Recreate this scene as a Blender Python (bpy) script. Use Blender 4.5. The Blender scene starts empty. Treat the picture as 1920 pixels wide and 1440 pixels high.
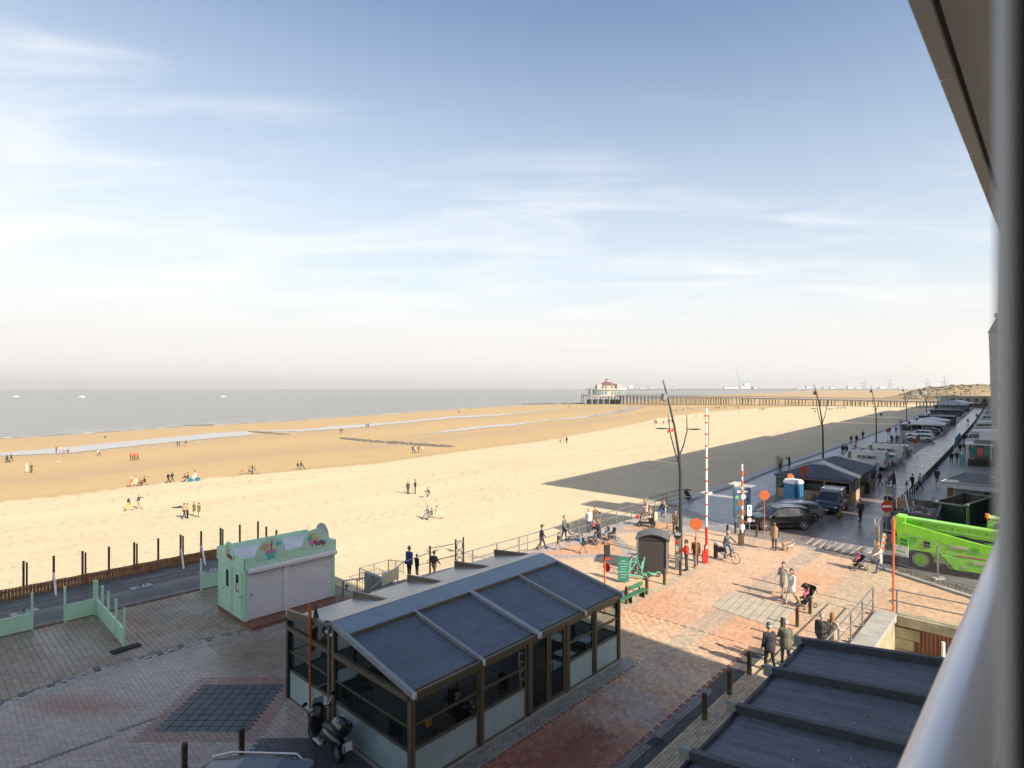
import bpy, math, random
import numpy as np
from mathutils import Vector, Matrix
random.seed(7); np.random.seed(7)
SC = bpy.context.scene; COL = SC.collection
PI = math.pi; R = math.radians
# ---------------------------------------------------------------- camera, sky, sun, exposure
F = 1090.0; CH = 10.5; HX = 960.0; HY = 728.0      # focal length in photo pixels, eye height, horizon
cd = bpy.data.cameras.new('camera'); cam = bpy.data.objects.new('camera', cd); COL.objects.link(cam)
cam.location = (0, 0, CH); cam.rotation_euler = (R(90), 0, 0)
cd.sensor_width = 36; cd.lens = F/1920*36; cd.shift_y = 8/1920
cd.clip_start = .02; cd.clip_end = 60000
cd.dof.use_dof = True; cd.dof.focus_distance = 45; cd.dof.aperture_fstop = 4.0
SC.camera = cam
SUN_EL = R(33); SUN_AZ = R(135)
w = bpy.data.worlds.new('World'); SC.world = w; w.use_nodes = True
nt = w.node_tree; N = nt.nodes; L = nt.links
bg = N['Background']; bg.inputs[1].default_value = .135
sky = N.new('ShaderNodeTexSky'); sky.sky_type = 'NISHITA'; sky.sun_disc = False
sky.sun_elevation = SUN_EL; sky.sun_rotation = SUN_AZ; sky.altitude = 0
sky.air_density = 1.0; sky.dust_density = 1.6; sky.ozone_density = 1.6
tc = N.new('ShaderNodeTexCoord'); sep = N.new('ShaderNodeSeparateXYZ'); L.new(tc.outputs['Generated'], sep.inputs[0])
def wmath(op, a, b=None, c=None, clamp=False):
    n = N.new('ShaderNodeMath'); n.operation = op; n.use_clamp = clamp
    for i, x in enumerate((a, b, c)):
        if x is None: continue
        if isinstance(x, (int, float)): n.inputs[i].default_value = x
        else: L.new(x, n.inputs[i])
    return n.outputs[0]
# cloud layer: project the direction on a high plane, stretch, fade with height
zc = wmath('MAXIMUM', sep.outputs[2], .03)
px_ = wmath('DIVIDE', sep.outputs[0], wmath('ADD', zc, .12)); py_ = wmath('DIVIDE', sep.outputs[1], wmath('ADD', zc, .12))
cmb = N.new('ShaderNodeCombineXYZ'); L.new(px_, cmb.inputs[0]); L.new(py_, cmb.inputs[1])
mp = N.new('ShaderNodeMapping'); mp.inputs['Rotation'].default_value = (0, 0, R(38)); mp.inputs['Scale'].default_value = (1.0, 2.6, 1)
mp.inputs['Location'].default_value = (2.3, .7, 0)
L.new(cmb.outputs[0], mp.inputs[0])
n1 = N.new('ShaderNodeTexNoise'); n1.inputs['Scale'].default_value = 1.1; n1.inputs['Detail'].default_value = 9; n1.inputs['Roughness'].default_value = .58; n1.inputs['Distortion'].default_value = .7
L.new(mp.outputs[0], n1.inputs['Vector'])
n2 = N.new('ShaderNodeTexNoise'); n2.inputs['Scale'].default_value = .35; n2.inputs['Detail'].default_value = 3
L.new(cmb.outputs[0], n2.inputs['Vector'])
cl = wmath('MULTIPLY_ADD', n1.outputs[0], 1.0, wmath('MULTIPLY', n2.outputs[0], .7))
left = wmath('MULTIPLY', sep.outputs[0], -.15)
low = wmath('MULTIPLY', wmath('SUBTRACT', .42, sep.outputs[2]), .75)
cl = wmath('ADD', wmath('ADD', cl, left), low)
cr = N.new('ShaderNodeMapRange'); cr.inputs[1].default_value = .84; cr.inputs[2].default_value = 1.34; cr.interpolation_type = 'SMOOTHSTEP'
L.new(cl, cr.inputs[0])
mx = N.new('ShaderNodeMix'); mx.data_type = 'RGBA'; mx.blend_type = 'MIX'
cf = wmath('MULTIPLY', cr.outputs[0], .72)
L.new(cf, mx.inputs['Factor']); 
hs = N.new('ShaderNodeHueSaturation'); hs.inputs['Saturation'].default_value = 1.1; hs.inputs['Value'].default_value = .54
L.new(sky.outputs[0], hs.inputs['Color'])
mw = N.new('ShaderNodeMix'); mw.data_type = 'RGBA'; wr = N.new('ShaderNodeMapRange'); wr.interpolation_type = 'SMOOTHSTEP'
wr.inputs[1].default_value = .02; wr.inputs[2].default_value = .66; wr.inputs[3].default_value = .84; wr.inputs[4].default_value = .02
L.new(wmath('ADD', sep.outputs[2], wmath('MULTIPLY', sep.outputs[0], .10)), wr.inputs[0]); L.new(wr.outputs[0], mw.inputs['Factor']); L.new(hs.outputs[0], mw.inputs[6]); mw.inputs[7].default_value = (2.7, 2.88, 2.96, 1)
L.new(mw.outputs[2], mx.inputs[6]); mx.inputs[7].default_value = (3.25, 3.22, 3.18, 1)
# warm pale band at the horizon
hz = N.new('ShaderNodeMapRange'); hz.inputs[1].default_value = .0; hz.inputs[2].default_value = .2; hz.inputs[3].default_value = 1; hz.inputs[4].default_value = 0; hz.interpolation_type = 'SMOOTHSTEP'
L.new(sep.outputs[2], hz.inputs[0])
mh = N.new('ShaderNodeMix'); mh.data_type = 'RGBA'; L.new(hz.outputs[0], mh.inputs['Factor'])
L.new(mx.outputs[2], mh.inputs[6]); mh.inputs[7].default_value = (2.95, 2.78, 2.62, 1)
L.new(mh.outputs[2], bg.inputs[0])
sd = bpy.data.lights.new('sun', 'SUN'); sd.energy = 3.3; sd.angle = R(.53); sd.color = (1, .90, .76)
sun = bpy.data.objects.new('sun', sd); COL.objects.link(sun)
SDIR = Vector((-math.sin(SUN_AZ)*math.cos(SUN_EL), -math.cos(SUN_AZ)*math.cos(SUN_EL), -math.sin(SUN_EL)))
sun.rotation_euler = SDIR.to_track_quat('-Z', 'Y').to_euler(); sun.location = (30, -30, 60)
SC.view_settings.view_transform = 'Standard'; SC.view_settings.look = 'None'
SC.view_settings.gamma = 1; SC.view_settings.use_curve_mapping = False
SC.view_settings.exposure = 1.36
SC.render.engine = 'CYCLES'
cy = SC.cycles; cy.use_denoising = True; cy.max_bounces = 8; cy.diffuse_bounces = 3; cy.glossy_bounces = 3
cy.transmission_bounces = 6; cy.transparent_max_bounces = 12; cy.volume_bounces = 0; cy.sample_clamp_indirect = 6
cy.caustics_reflective = False; cy.caustics_refractive = False
# ---------------------------------------------------------------- frames
U = Vector((.6797, .7335, 0)); NV = Vector((-.7335, .6797, 0)); TH = math.atan2(U.y, U.x)
def UN(u, n, z=0): return U*u + NV*n + Vector((0, 0, z))
def toUN(p): return (p[0]*U.x+p[1]*U.y, p[0]*NV.x+p[1]*NV.y)
def G(px, py, z=0):
    Y = F*(CH-z)/(py-HY); return Vector(((px-HX)*Y/F, Y, z))
def sstep(x): 
    x = np.clip(x, 0, 1); return x*x*(3-2*x)
def wall_n(u): return np.interp(u, [44, 75, 111, 359, 900, 3000], [24.9, 26.2, 28, 43.6, 95, 400])
def sand_z(X, Y):
    u = X*U.x+Y*U.y; n = X*NV.x+Y*NV.y
    s = n-wall_n(u); z0 = np.interp(u, [60, 350], [-3.4, -1.0]); sw = np.interp(u, [0, 500, 1500], [190, 300, 500])
    return z0+(-6.6-z0)*sstep(np.clip(s/sw, 0, 1)*.9+.0)/sstep(.9)
def GS(px, py):
    z = -4.0
    for _ in range(12):
        p = G(px, py, z); z = .5*z+.5*float(sand_z(p.x, p.y))
    p = G(px, py, z); p.z = float(sand_z(p.x, p.y)); return p
# ---------------------------------------------------------------- materials
MATS = {}
def mat(name, col, rough=.7, metal=0, var=.12, scale=3.0, bump=0, bscale=40, spec=.5, trans=0, rnd=0, alpha=1, emit=None, coat=0, rvar=0, streak=None):
    if name in MATS: return MATS[name]
    m = bpy.data.materials.new(name); m.use_nodes = True; MATS[name] = m
    t = m.node_tree; b = t.nodes['Principled BSDF']; c = tuple(col)+(1,)
    b.inputs['Base Color'].default_value = c; b.inputs['Roughness'].default_value = rough; b.inputs['Metallic'].default_value = metal
    b.inputs['Specular IOR Level'].default_value = spec; b.inputs['Coat Weight'].default_value = coat
    if trans: b.inputs['Transmission Weight'].default_value = trans
    if alpha < 1: b.inputs['Alpha'].default_value = alpha
    if emit: b.inputs['Emission Color'].default_value = tuple(emit[:3])+(1,); b.inputs['Emission Strength'].default_value = emit[3]
    tcn = t.nodes.new('ShaderNodeTexCoord')
    if var or rvar:
        n = t.nodes.new('ShaderNodeTexNoise'); n.inputs['Scale'].default_value = scale; n.inputs['Detail'].default_value = 6; n.inputs['Roughness'].default_value = .65
        t.links.new(tcn.outputs['Object'], n.inputs['Vector'])
        r = t.nodes.new('ShaderNodeMapRange'); r.inputs[1].default_value = .3; r.inputs[2].default_value = .7; r.inputs[3].default_value = 1-var*1.3; r.inputs[4].default_value = 1+var
        t.links.new(n.outputs[0], r.inputs[0])
        mm = t.nodes.new('ShaderNodeMix'); mm.data_type = 'RGBA'; mm.blend_type = 'MULTIPLY'; mm.inputs['Factor'].default_value = 1; mm.inputs[6].default_value = c
        src = r.outputs[0]
        if rnd:
            oi = t.nodes.new('ShaderNodeObjectInfo'); r2 = t.nodes.new('ShaderNodeMapRange'); r2.inputs[3].default_value = 1-rnd; r2.inputs[4].default_value = 1+rnd
            t.links.new(oi.outputs['Random'], r2.inputs[0]); ml = t.nodes.new('ShaderNodeMath'); ml.operation = 'MULTIPLY'
            t.links.new(r.outputs[0], ml.inputs[0]); t.links.new(r2.outputs[0], ml.inputs[1]); src = ml.outputs[0]
        t.links.new(src, mm.inputs[7]); t.links.new(mm.outputs[2], b.inputs['Base Color'])
        if rvar:
            r3 = t.nodes.new('ShaderNodeMapRange'); r3.inputs[1].default_value = .3; r3.inputs[2].default_value = .7; r3.inputs[3].default_value = rough-rvar; r3.inputs[4].default_value = rough+rvar
            t.links.new(n.outputs[0], r3.inputs[0]); t.links.new(r3.outputs[0], b.inputs['Roughness'])
    if streak:
        mp = t.nodes.new('ShaderNodeMapping'); mp.inputs['Scale'].default_value = streak[0]; t.links.new(tcn.outputs['Object'], mp.inputs[0]); ns = t.nodes.new('ShaderNodeTexNoise'); ns.inputs['Scale'].default_value = 1; ns.inputs['Detail'].default_value = 5; t.links.new(mp.outputs[0], ns.inputs['Vector'])
        rs = t.nodes.new('ShaderNodeMapRange'); rs.inputs[1].default_value = .42; rs.inputs[2].default_value = .72; rs.inputs[3].default_value = 1; rs.inputs[4].default_value = 1+streak[1]; t.links.new(ns.outputs[0], rs.inputs[0])
        ms_ = t.nodes.new('ShaderNodeMix'); ms_.data_type = 'RGBA'; ms_.blend_type = 'MULTIPLY'; ms_.inputs['Factor'].default_value = 1; t.links.new(b.inputs['Base Color'].links[0].from_socket, ms_.inputs[6]); t.links.new(rs.outputs[0], ms_.inputs[7]); t.links.new(ms_.outputs[2], b.inputs['Base Color'])
    if bump:
        n = t.nodes.new('ShaderNodeTexNoise'); n.inputs['Scale'].default_value = bscale; n.inputs['Detail'].default_value = 4
        t.links.new(tcn.outputs['Object'], n.inputs['Vector']); bp = t.nodes.new('ShaderNodeBump'); bp.inputs['Strength'].default_value = bump; bp.inputs['Distance'].default_value = .02
        t.links.new(n.outputs[0], bp.inputs['Height']); t.links.new(bp.outputs[0], b.inputs['Normal'])
    return m
def glass(name, col=(.03, .035, .035), op=.55, rough=.04):
    """clear pane: part see-through, part mirror"""
    if name in MATS: return MATS[name]
    m = bpy.data.materials.new(name); m.use_nodes = True; MATS[name] = m; t = m.node_tree
    b = t.nodes['Principled BSDF']; b.inputs['Base Color'].default_value = tuple(col)+(1,); b.inputs['Roughness'].default_value = rough
    tr = t.nodes.new('ShaderNodeBsdfTransparent'); tr.inputs[0].default_value = (.86, .9, .9, 1)
    mixs = t.nodes.new('ShaderNodeMixShader'); lw = t.nodes.new('ShaderNodeLayerWeight'); lw.inputs[0].default_value = .5; fr = t.nodes.new('ShaderNodeMath'); fr.operation = 'POWER'; fr.inputs[1].default_value = 4; t.links.new(lw.outputs['Facing'], fr.inputs[0])
    ad = t.nodes.new('ShaderNodeMath'); ad.operation = 'ADD'; ad.use_clamp = True; ad.inputs[1].default_value = op
    t.links.new(fr.outputs[0], ad.inputs[0]); t.links.new(ad.outputs[0], mixs.inputs[0]); t.links.new(tr.outputs[0], mixs.inputs[1]); t.links.new(b.outputs[0], mixs.inputs[2])
    t.links.new(mixs.outputs[0], t.nodes['Material Output'].inputs[0]); return m
# ---------------------------------------------------------------- mesh builder
class MB:
    def __init__(s): s.v = []; s.f = []; s.m = []; s.mi = 0
    def add(s, vs, fs):
        o = len(s.v); s.v += [tuple(v) for v in vs]; s.f += [tuple(i+o for i in f) for f in fs]; s.m += [s.mi]*len(fs); return s
    def box(s, cx, cy, cz, sx, sy, sz, rz=0, ry=0, rx=0):
        M = Matrix.Translation((cx, cy, cz)) @ Matrix.Rotation(rz, 4, 'Z') @ Matrix.Rotation(ry, 4, 'Y') @ Matrix.Rotation(rx, 4, 'X')
        vs = [M @ Vector((a*sx/2, b*sy/2, c*sz/2)) for a in (-1, 1) for b in (-1, 1) for c in (-1, 1)]
        return s.add(vs, [(0, 1, 3, 2), (4, 6, 7, 5), (0, 4, 5, 1), (2, 3, 7, 6), (0, 2, 6, 4), (1, 5, 7, 3)])
    def bx(s, x0, x1, y0, y1, z0, z1): return s.box((x0+x1)/2, (y0+y1)/2, (z0+z1)/2, x1-x0, y1-y0, z1-z0)
    def beam(s, p, q, w, h, up=(0, 0, 1)):
        p = Vector(p); q = Vector(q); d = (q-p).normalized(); up = Vector(up)
        if abs(d.dot(up)) > .99: up = Vector((0, 1, 0))
        a = d.cross(up).normalized()*w/2; b = a.cross(d).normalized()*h/2
        vs = [p-a-b, p+a-b, p+a+b, p-a+b, q-a-b, q+a-b, q+a+b, q-a+b]
        return s.add(vs, [(0, 3, 2, 1), (4, 5, 6, 7), (0, 1, 5, 4), (1, 2, 6, 5), (2, 3, 7, 6), (3, 0, 4, 7)])
    def cyl(s, p, q, r0, r1=None, n=10, cap=True):
        r1 = r0 if r1 is None else r1; p = Vector(p); q = Vector(q); d = (q-p).normalized()
        a = d.orthogonal().normalized(); b = d.cross(a)
        vs = [c+(a*math.cos(2*PI*i/n)+b*math.sin(2*PI*i/n))*r for c, r in ((p, r0), (q, r1)) for i in range(n)]
        fs = [(i, (i+1) % n, n+(i+1) % n, n+i) for i in range(n)]
        if cap: fs += [tuple(range(n-1, -1, -1)), tuple(range(n, 2*n))]
        return s.add(vs, fs)
    def tube(s, pts, r, n=8):
        pts = [Vector(p) for p in pts]; rs = r if isinstance(r, (list, tuple)) else [r]*len(pts); vs = []; a = None
        for i, p in enumerate(pts):
            d = (pts[min(i+1, len(pts)-1)]-pts[max(i-1, 0)]).normalized()
            a = d.orthogonal().normalized() if a is None else (a-d*a.dot(d)).normalized(); b = d.cross(a)
            vs += [p+(a*math.cos(2*PI*k/n)+b*math.sin(2*PI*k/n))*rs[i] for k in range(n)]
        fs = [(i*n+k, i*n+(k+1) % n, (i+1)*n+(k+1) % n, (i+1)*n+k) for i in range(len(pts)-1) for k in range(n)]
        fs += [tuple(range(n-1, -1, -1)), tuple((len(pts)-1)*n+k for k in range(n))]
        return s.add(vs, fs)
    def prism(s, poly, d):
        d = Vector(d); n = len(poly); vs = [Vector(p) for p in poly]+[Vector(p)+d for p in poly]
        fs = [tuple(range(n-1, -1, -1)), tuple(range(n, 2*n))]+[(i, (i+1) % n, n+(i+1) % n, n+i) for i in range(n)]
        return s.add(vs, fs)
    def ell(s, c, rx, ry, rz, n=10, m=6, rot=0):
        vs = []; cr, sr = math.cos(rot), math.sin(rot)
        for j in range(m+1):
            t = PI*j/m
            for i in range(n):
                a = 2*PI*i/n; x = rx*math.sin(t)*math.cos(a); y = ry*math.sin(t)*math.sin(a)
                vs.append((c[0]+x*cr-y*sr, c[1]+x*sr+y*cr, c[2]+rz*math.cos(t)))
        return s.add(vs, [(j*n+i, (j+1)*n+i, (j+1)*n+(i+1) % n, j*n+(i+1) % n) for j in range(m) for i in range(n)])
    def lathe(s, prof, c=(0, 0, 0), n=12):
        vs = [(c[0]+r*math.cos(2*PI*i/n), c[1]+r*math.sin(2*PI*i/n), c[2]+z) for r, z in prof for i in range(n)]
        return s.add(vs, [(j*n+i, j*n+(i+1) % n, (j+1)*n+(i+1) % n, (j+1)*n+i) for j in range(len(prof)-1) for i in range(n)])
    def ring(s, c, r, t, ax='y', n=24, k=6):
        vs = []
        for i in range(n):
            a = 2*PI*i/n
            for j in range(k):
                b = 2*PI*j/k; rr = r+t*math.cos(b); h = t*math.sin(b)
                x, z = rr*math.cos(a), rr*math.sin(a)
                vs.append({'y': (c[0]+x, c[1]+h, c[2]+z), 'x': (c[0]+h, c[1]+x, c[2]+z), 'z': (c[0]+x, c[1]+z, c[2]+h)}[ax])
        return s.add(vs, [(i*k+j, ((i+1) % n)*k+j, ((i+1) % n)*k+(j+1) % k, i*k+(j+1) % k) for i in range(n) for j in range(k)])
    def poly(s, pts): return s.add(pts, [tuple(range(len(pts)))])
    def mesh(s, name, mats, smooth=False):
        me = bpy.data.meshes.new(name); me.from_pydata(s.v, [], s.f)
        for m in (mats if isinstance(mats, (list, tuple)) else [mats]): me.materials.append(m)
        if len(me.materials) > 1: me.polygons.foreach_set('material_index', s.m)
        if smooth: me.polygons.foreach_set('use_smooth', [True]*len(me.polygons)); 
        me.update()
        if smooth: me.set_sharp_from_angle(angle=R(40))
        return me
def tag(o, label=None, cat=None, group=None, kind=None):
    for k, v in (('label', label), ('category', cat), ('group', group), ('kind', kind)):
        if v: o[k] = v
    return o
def root(name, label, cat, loc=(0, 0, 0), rz=0, group=None):
    o = bpy.data.objects.new(name, None); COL.objects.link(o); o.location = loc; o.rotation_euler = (0, 0, rz); o.empty_display_size = .3
    return tag(o, label, cat, group)
def part(name, mb, m, par=None, smooth=False, label=None, kind=None, bev=0):
    me = mb if isinstance(mb, bpy.types.Mesh) else mb.mesh(name, m, smooth)
    o = bpy.data.objects.new(name, me); COL.objects.link(o)
    if par: o.parent = par
    if bev: b = o.modifiers.new('bevel', 'BEVEL'); b.width = bev; b.segments = 1; b.limit_method = 'ANGLE'
    return tag(o, label, None, None, kind)
def thing(name, mb, m, label, cat, loc=(0, 0, 0), rz=0, group=None, smooth=False):
    o = part(name, mb, m, None, smooth); o.location = loc; o.rotation_euler = (0, 0, rz); return tag(o, label, cat, group)
def struct(name, mb, m, par=None, smooth=False): return part(name, mb, m, par, smooth, kind=None if par else 'structure')
KIDS = {}
def copy_tree(o, par=None):
    c = o.copy(); COL.objects.link(c)
    if par: c.parent = par
    for ch in o.children: copy_tree(ch, c)
    return c
def dup(o, loc, rz=0, label=None, group=None, sc=None):
    c = copy_tree(o); c.location = loc; c.rotation_euler = (0, 0, rz)
    if label: c['label'] = label
    if group: c['group'] = group
    if sc: c.scale = (sc,)*3
    return c
FONTS = {}
def text_mesh(s, size, m, depth=.004, bold=0, align='CENTER'):
    cu = bpy.data.curves.new('lettering', 'FONT'); cu.body = s; cu.size = size; cu.extrude = depth; cu.align_x = align; cu.align_y = 'CENTER'; cu.offset = bold; cu.resolution_u = 3
    o = bpy.data.objects.new('lettering', cu); COL.objects.link(o)
    dg = bpy.context.evaluated_depsgraph_get(); me = bpy.data.meshes.new_from_object(o.evaluated_get(dg)); bpy.data.objects.remove(o)
    me.materials.clear(); me.materials.append(m); return me
def lettering(s, size, m, par, loc, rot, bold=0, name='lettering'):
    o = bpy.data.objects.new(name, text_mesh(s, size, m, bold=bold)); COL.objects.link(o); o.parent = par; o.location = loc; o.rotation_euler = rot; return o
# common materials
M_STEEL = mat('galvanised_steel', (.34, .35, .35), .45, .6, .1, 6)
M_GREY = mat('grey_paint', (.2, .21, .21), .5, .3, .1, 5)
M_DARKM = mat('dark_metal', (.035, .037, .04), .45, .4, .15, 4)
M_BRONZE = mat('bronze_aluminium', (.17, .145, .10), .42, .35, .12, 4, rvar=.06)
M_WHITE = mat('white_paint', (.78, .78, .76), .45, 0, .06, 3)
M_BLACK = mat('black_rubber', (.018, .018, .02), .75, 0, .2, 8)
M_ORANGE = mat('orange_red_paint', (.62, .13, .03), .5, 0, .15, 8)
M_RED = mat('sign_red', (.55, .03, .02), .45, 0, .08, 4)
M_CONC = mat('concrete', (.36, .34, .30), .85, 0, .18, 1.5, .25, 60)
# ================================================================ SETTING
def attr_mat(name, rough=.8, bump=None, brick=None, rvar=.0, spec=.5, rscale=.35, nvar=.12, nscale=3, zoff=0):
    """colour comes from the vertex attribute 'tone'; brick=(w,h,rot) adds a running bond with recessed joints"""
    m = bpy.data.materials.new(name); m.use_nodes = True; t = m.node_tree; b = t.nodes['Principled BSDF']
    b.inputs['Specular IOR Level'].default_value = spec
    at = t.nodes.new('ShaderNodeAttribute'); at.attribute_name = 'tone'; tcn = t.nodes.new('ShaderNodeTexCoord')
    n = t.nodes.new('ShaderNodeTexNoise'); n.inputs['Scale'].default_value = nscale; n.inputs['Detail'].default_value = 8; n.inputs['Roughness'].default_value = .7
    t.links.new(tcn.outputs['Object'], n.inputs['Vector'])
    r = t.nodes.new('ShaderNodeMapRange'); r.inputs[1].default_value = .3; r.inputs[2].default_value = .7; r.inputs[3].default_value = 1-nvar; r.inputs[4].default_value = 1+nvar
    t.links.new(n.outputs[0], r.inputs[0]); mm = t.nodes.new('ShaderNodeMix'); mm.data_type = 'RGBA'; mm.blend_type = 'MULTIPLY'; mm.inputs['Factor'].default_value = 1
    t.links.new(at.outputs['Color'], mm.inputs[6]); t.links.new(r.outputs[0], mm.inputs[7]); col = mm.outputs[2]
    h = None
    if brick:
        mp = t.nodes.new('ShaderNodeMapping'); mp.inputs['Rotation'].default_value = (0, 0, brick[2]); t.links.new(tcn.outputs['Object'], mp.inputs[0])
        bt = t.nodes.new('ShaderNodeTexBrick'); bt.inputs['Color1'].default_value = (1.18, 1.12, 1.1, 1); bt.inputs['Color2'].default_value = (.8, .8, .82, 1); bt.inputs['Mortar'].default_value = (.55, .52, .5, 1)
        bt.inputs['Scale'].default_value = 1; bt.inputs['Brick Width'].default_value = brick[0]; bt.inputs['Row Height'].default_value = brick[1]; bt.inputs['Mortar Size'].default_value = .006; bt.inputs['Bias'].default_value = -.1
        t.links.new(mp.outputs[0], bt.inputs['Vector'])
        m2 = t.nodes.new('ShaderNodeMix'); m2.data_type = 'RGBA'; m2.blend_type = 'MULTIPLY'; m2.inputs['Factor'].default_value = 1
        t.links.new(col, m2.inputs[6]); t.links.new(bt.outputs[0], m2.inputs[7]); col = m2.outputs[2]; h = bt.outputs['Fac']
    t.links.new(col, b.inputs['Base Color'])
    n3 = t.nodes.new('ShaderNodeTexNoise'); n3.inputs['Scale'].default_value = rscale; n3.inputs['Detail'].default_value = 5; t.links.new(tcn.outputs['Object'], n3.inputs['Vector'])
    r3 = t.nodes.new('ShaderNodeMapRange'); r3.inputs[1].default_value = .38; r3.inputs[2].default_value = .62; r3.inputs[3].default_value = rough-rvar; r3.inputs[4].default_value = rough+rvar*.4
    t.links.new(n3.outputs[0], r3.inputs[0])
    wa = t.nodes.new('ShaderNodeAttribute'); wa.attribute_name = 'gloss'
    mu = t.nodes.new('ShaderNodeMath'); mu.operation = 'SUBTRACT'; t.links.new(r3.outputs[0], mu.inputs[0]); t.links.new(wa.outputs['Fac'], mu.inputs[1]); mu.use_clamp = True
    t.links.new(mu.outputs[0], b.inputs['Roughness'])
    if bump or brick:
        nb = t.nodes.new('ShaderNodeTexNoise'); nb.inputs['Scale'].default_value = bump[1] if bump else 30; nb.inputs['Detail'].default_value = 6
        t.links.new(tcn.outputs['Object'], nb.inputs['Vector']); bp = t.nodes.new('ShaderNodeBump'); bp.inputs['Strength'].default_value = bump[0] if bump else .2; bp.inputs['Distance'].default_value = bump[2] if bump else .01
        src = nb.outputs[0]
        if h:
            k = t.nodes.new('ShaderNodeMath'); k.operation = 'MULTIPLY_ADD'; t.links.new(h, k.inputs[0]); k.inputs[1].default_value = -1.2; t.links.new(nb.outputs[0], k.inputs[2]); src = k.outputs[0]
        t.links.new(src, bp.inputs['Height']); t.links.new(bp.outputs[0], b.inputs['Normal'])
    return m
def np_mesh(name, V, Q, tone=None, gloss=None, m=None, smooth=True):
    me = bpy.data.meshes.new(name); V = np.asarray(V, np.float32); Q = np.asarray(Q, np.int32)
    me.vertices.add(len(V)); me.vertices.foreach_set('co', V.ravel()); k = Q.shape[1]
    me.loops.add(Q.size); me.loops.foreach_set('vertex_index', Q.ravel()); me.polygons.add(len(Q))
    me.polygons.foreach_set('loop_start', np.arange(len(Q), dtype=np.int32)*k); me.polygons.foreach_set('loop_total', np.full(len(Q), k, np.int32))
    me.update(calc_edges=True); me.polygons.foreach_set('use_smooth', np.full(len(Q), smooth))
    if tone is not None:
        a = me.color_attributes.new('tone', 'FLOAT_COLOR', 'POINT'); a.data.foreach_set('color', np.c_[tone, np.ones(len(V))].astype(np.float32).ravel())
    if gloss is not None:
        a = me.attributes.new('gloss', 'FLOAT', 'POINT'); a.data.foreach_set('value', np.asarray(gloss, np.float32))
    if m: me.materials.append(m)
    return me
def vnoise(x, y, seed=0):
    def h(i, j): v = np.sin(i*127.1+j*311.7+seed*17.3)*43758.5453; return v-np.floor(v)
    xi = np.floor(x); yi = np.floor(y); fx = x-xi; fy = y-yi; fx = fx*fx*(3-2*fx); fy = fy*fy*(3-2*fy)
    return (h(xi, yi)*(1-fx)+h(xi+1, yi)*fx)*(1-fy)+(h(xi, yi+1)*(1-fx)+h(xi+1, yi+1)*fx)*fy
def fbm(x, y, seed=0, o=4):
    s = 0; a = .5
    for k in range(o): s = s+a*vnoise(x, y, seed+k); x = x*2.03; y = y*2.03; a *= .5
    return s/(1-.5**o)
# ---- beach
DRYX = [-600, 0, 120, 240, 350, 480, 560, 700, 870, 1000, 1050, 1120, 1181, 1230, 1300, 1400, 1500, 2400]
DRYY = [1000, 940, 929, 913, 900, 888, 881, 869, 845, 829, 820, 808, 797, 785, 775, 767, 762, 745]
POLX = [-600, 0, 130, 210, 330, 400, 478, 560, 700, 780, 850, 930, 1020, 1132, 1300, 1500, 2400]
POLY = [885, 855, 850, 841, 829, 822, 814, 810, 797, 790.5, 783, 779.5, 770, 765, 756, 745, 730]
SEAX = [-600, -300, 0, 130, 270, 400, 560, 700, 870, 980, 1085, 1180, 1300, 1421, 1443, 1474, 1512]
SEAY = [885, 853, 822, 815, 805, 797, 788, 778, 766, 760, 757, 752, 748, 740, 738, 735, 731]
pxs = np.arange(-640, 2500, 6.0); pys = np.concatenate([np.arange(1330, 900, -5.), np.arange(900, 760, -1.6), np.arange(760, 735, -.8), [734, 733, 732, 731, 730.2, 729.6, 729.2]])
PX, PY = np.meshgrid(pxs, pys); Yg = F*(CH+5)/(PY-HY); Xg = (PX-HX)*Yg/F; Zg = sand_z(Xg, Yg)
RX = Xg; qx = HX+F*Xg/Yg; qy = HY+F*(CH-Zg)/Yg
ug = Xg*U.x+Yg*U.y; ng = Xg*NV.x+Yg*NV.y
nz = fbm(ug/60, ng/7, 3)-.5; nz2 = fbm(ug/9, ng/2.2, 5)-.5
near = Zg*0+np.clip(60/np.maximum(Yg, 1), .05, 1)
Zg = Zg+near*.10*(fbm(ug/3.1, ng/2.3, 9)-.5)*(Yg < 200)
wob = nz*14*np.clip((qy-HY)/200, .04, 1)
bd = np.interp(qx, DRYX, DRYY)+wob*.35; pl = np.interp(qx, POLX, POLY)
t_ = (qy-pl)/np.maximum(bd-pl, 1)
dry = np.array((.60, .48, .305)); mid = np.array((.53, .37, .17)); wet = np.array((.42, .27, .11))
wt = np.interp(t_+nz*.18, [-1.2, -.45, -.05, .02, .1, .2, .38, .6, .63, .9, .99, 1.0], [1., .7, .45, 1., .6, .3, .45, .98, .5, .28, .6, .6])
wt = np.clip(wt+nz2*.25, 0, 1)[..., None]
tone = mid*(1-wt)+wet*wt
dm = (sstep((t_-1.0)/.02))[..., None]; tone = tone*(1-dm)+dry*(1+.13*nz2[..., None]+.10*nz[..., None])*dm
ft = np.clip((fbm(ug/2.3, ng/1.4, 15, 3)-.52)*5, 0, 1)*np.clip((fbm(ug/25, ng/12, 16)-.38)*4, 0, 1)
tone = tone*(1-.07*ft*dm[..., 0]*(Yg < 140))[..., None]
gl = (1-dm[..., 0])*(.15+.35*np.clip(wt[..., 0], 0, 1))
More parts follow.
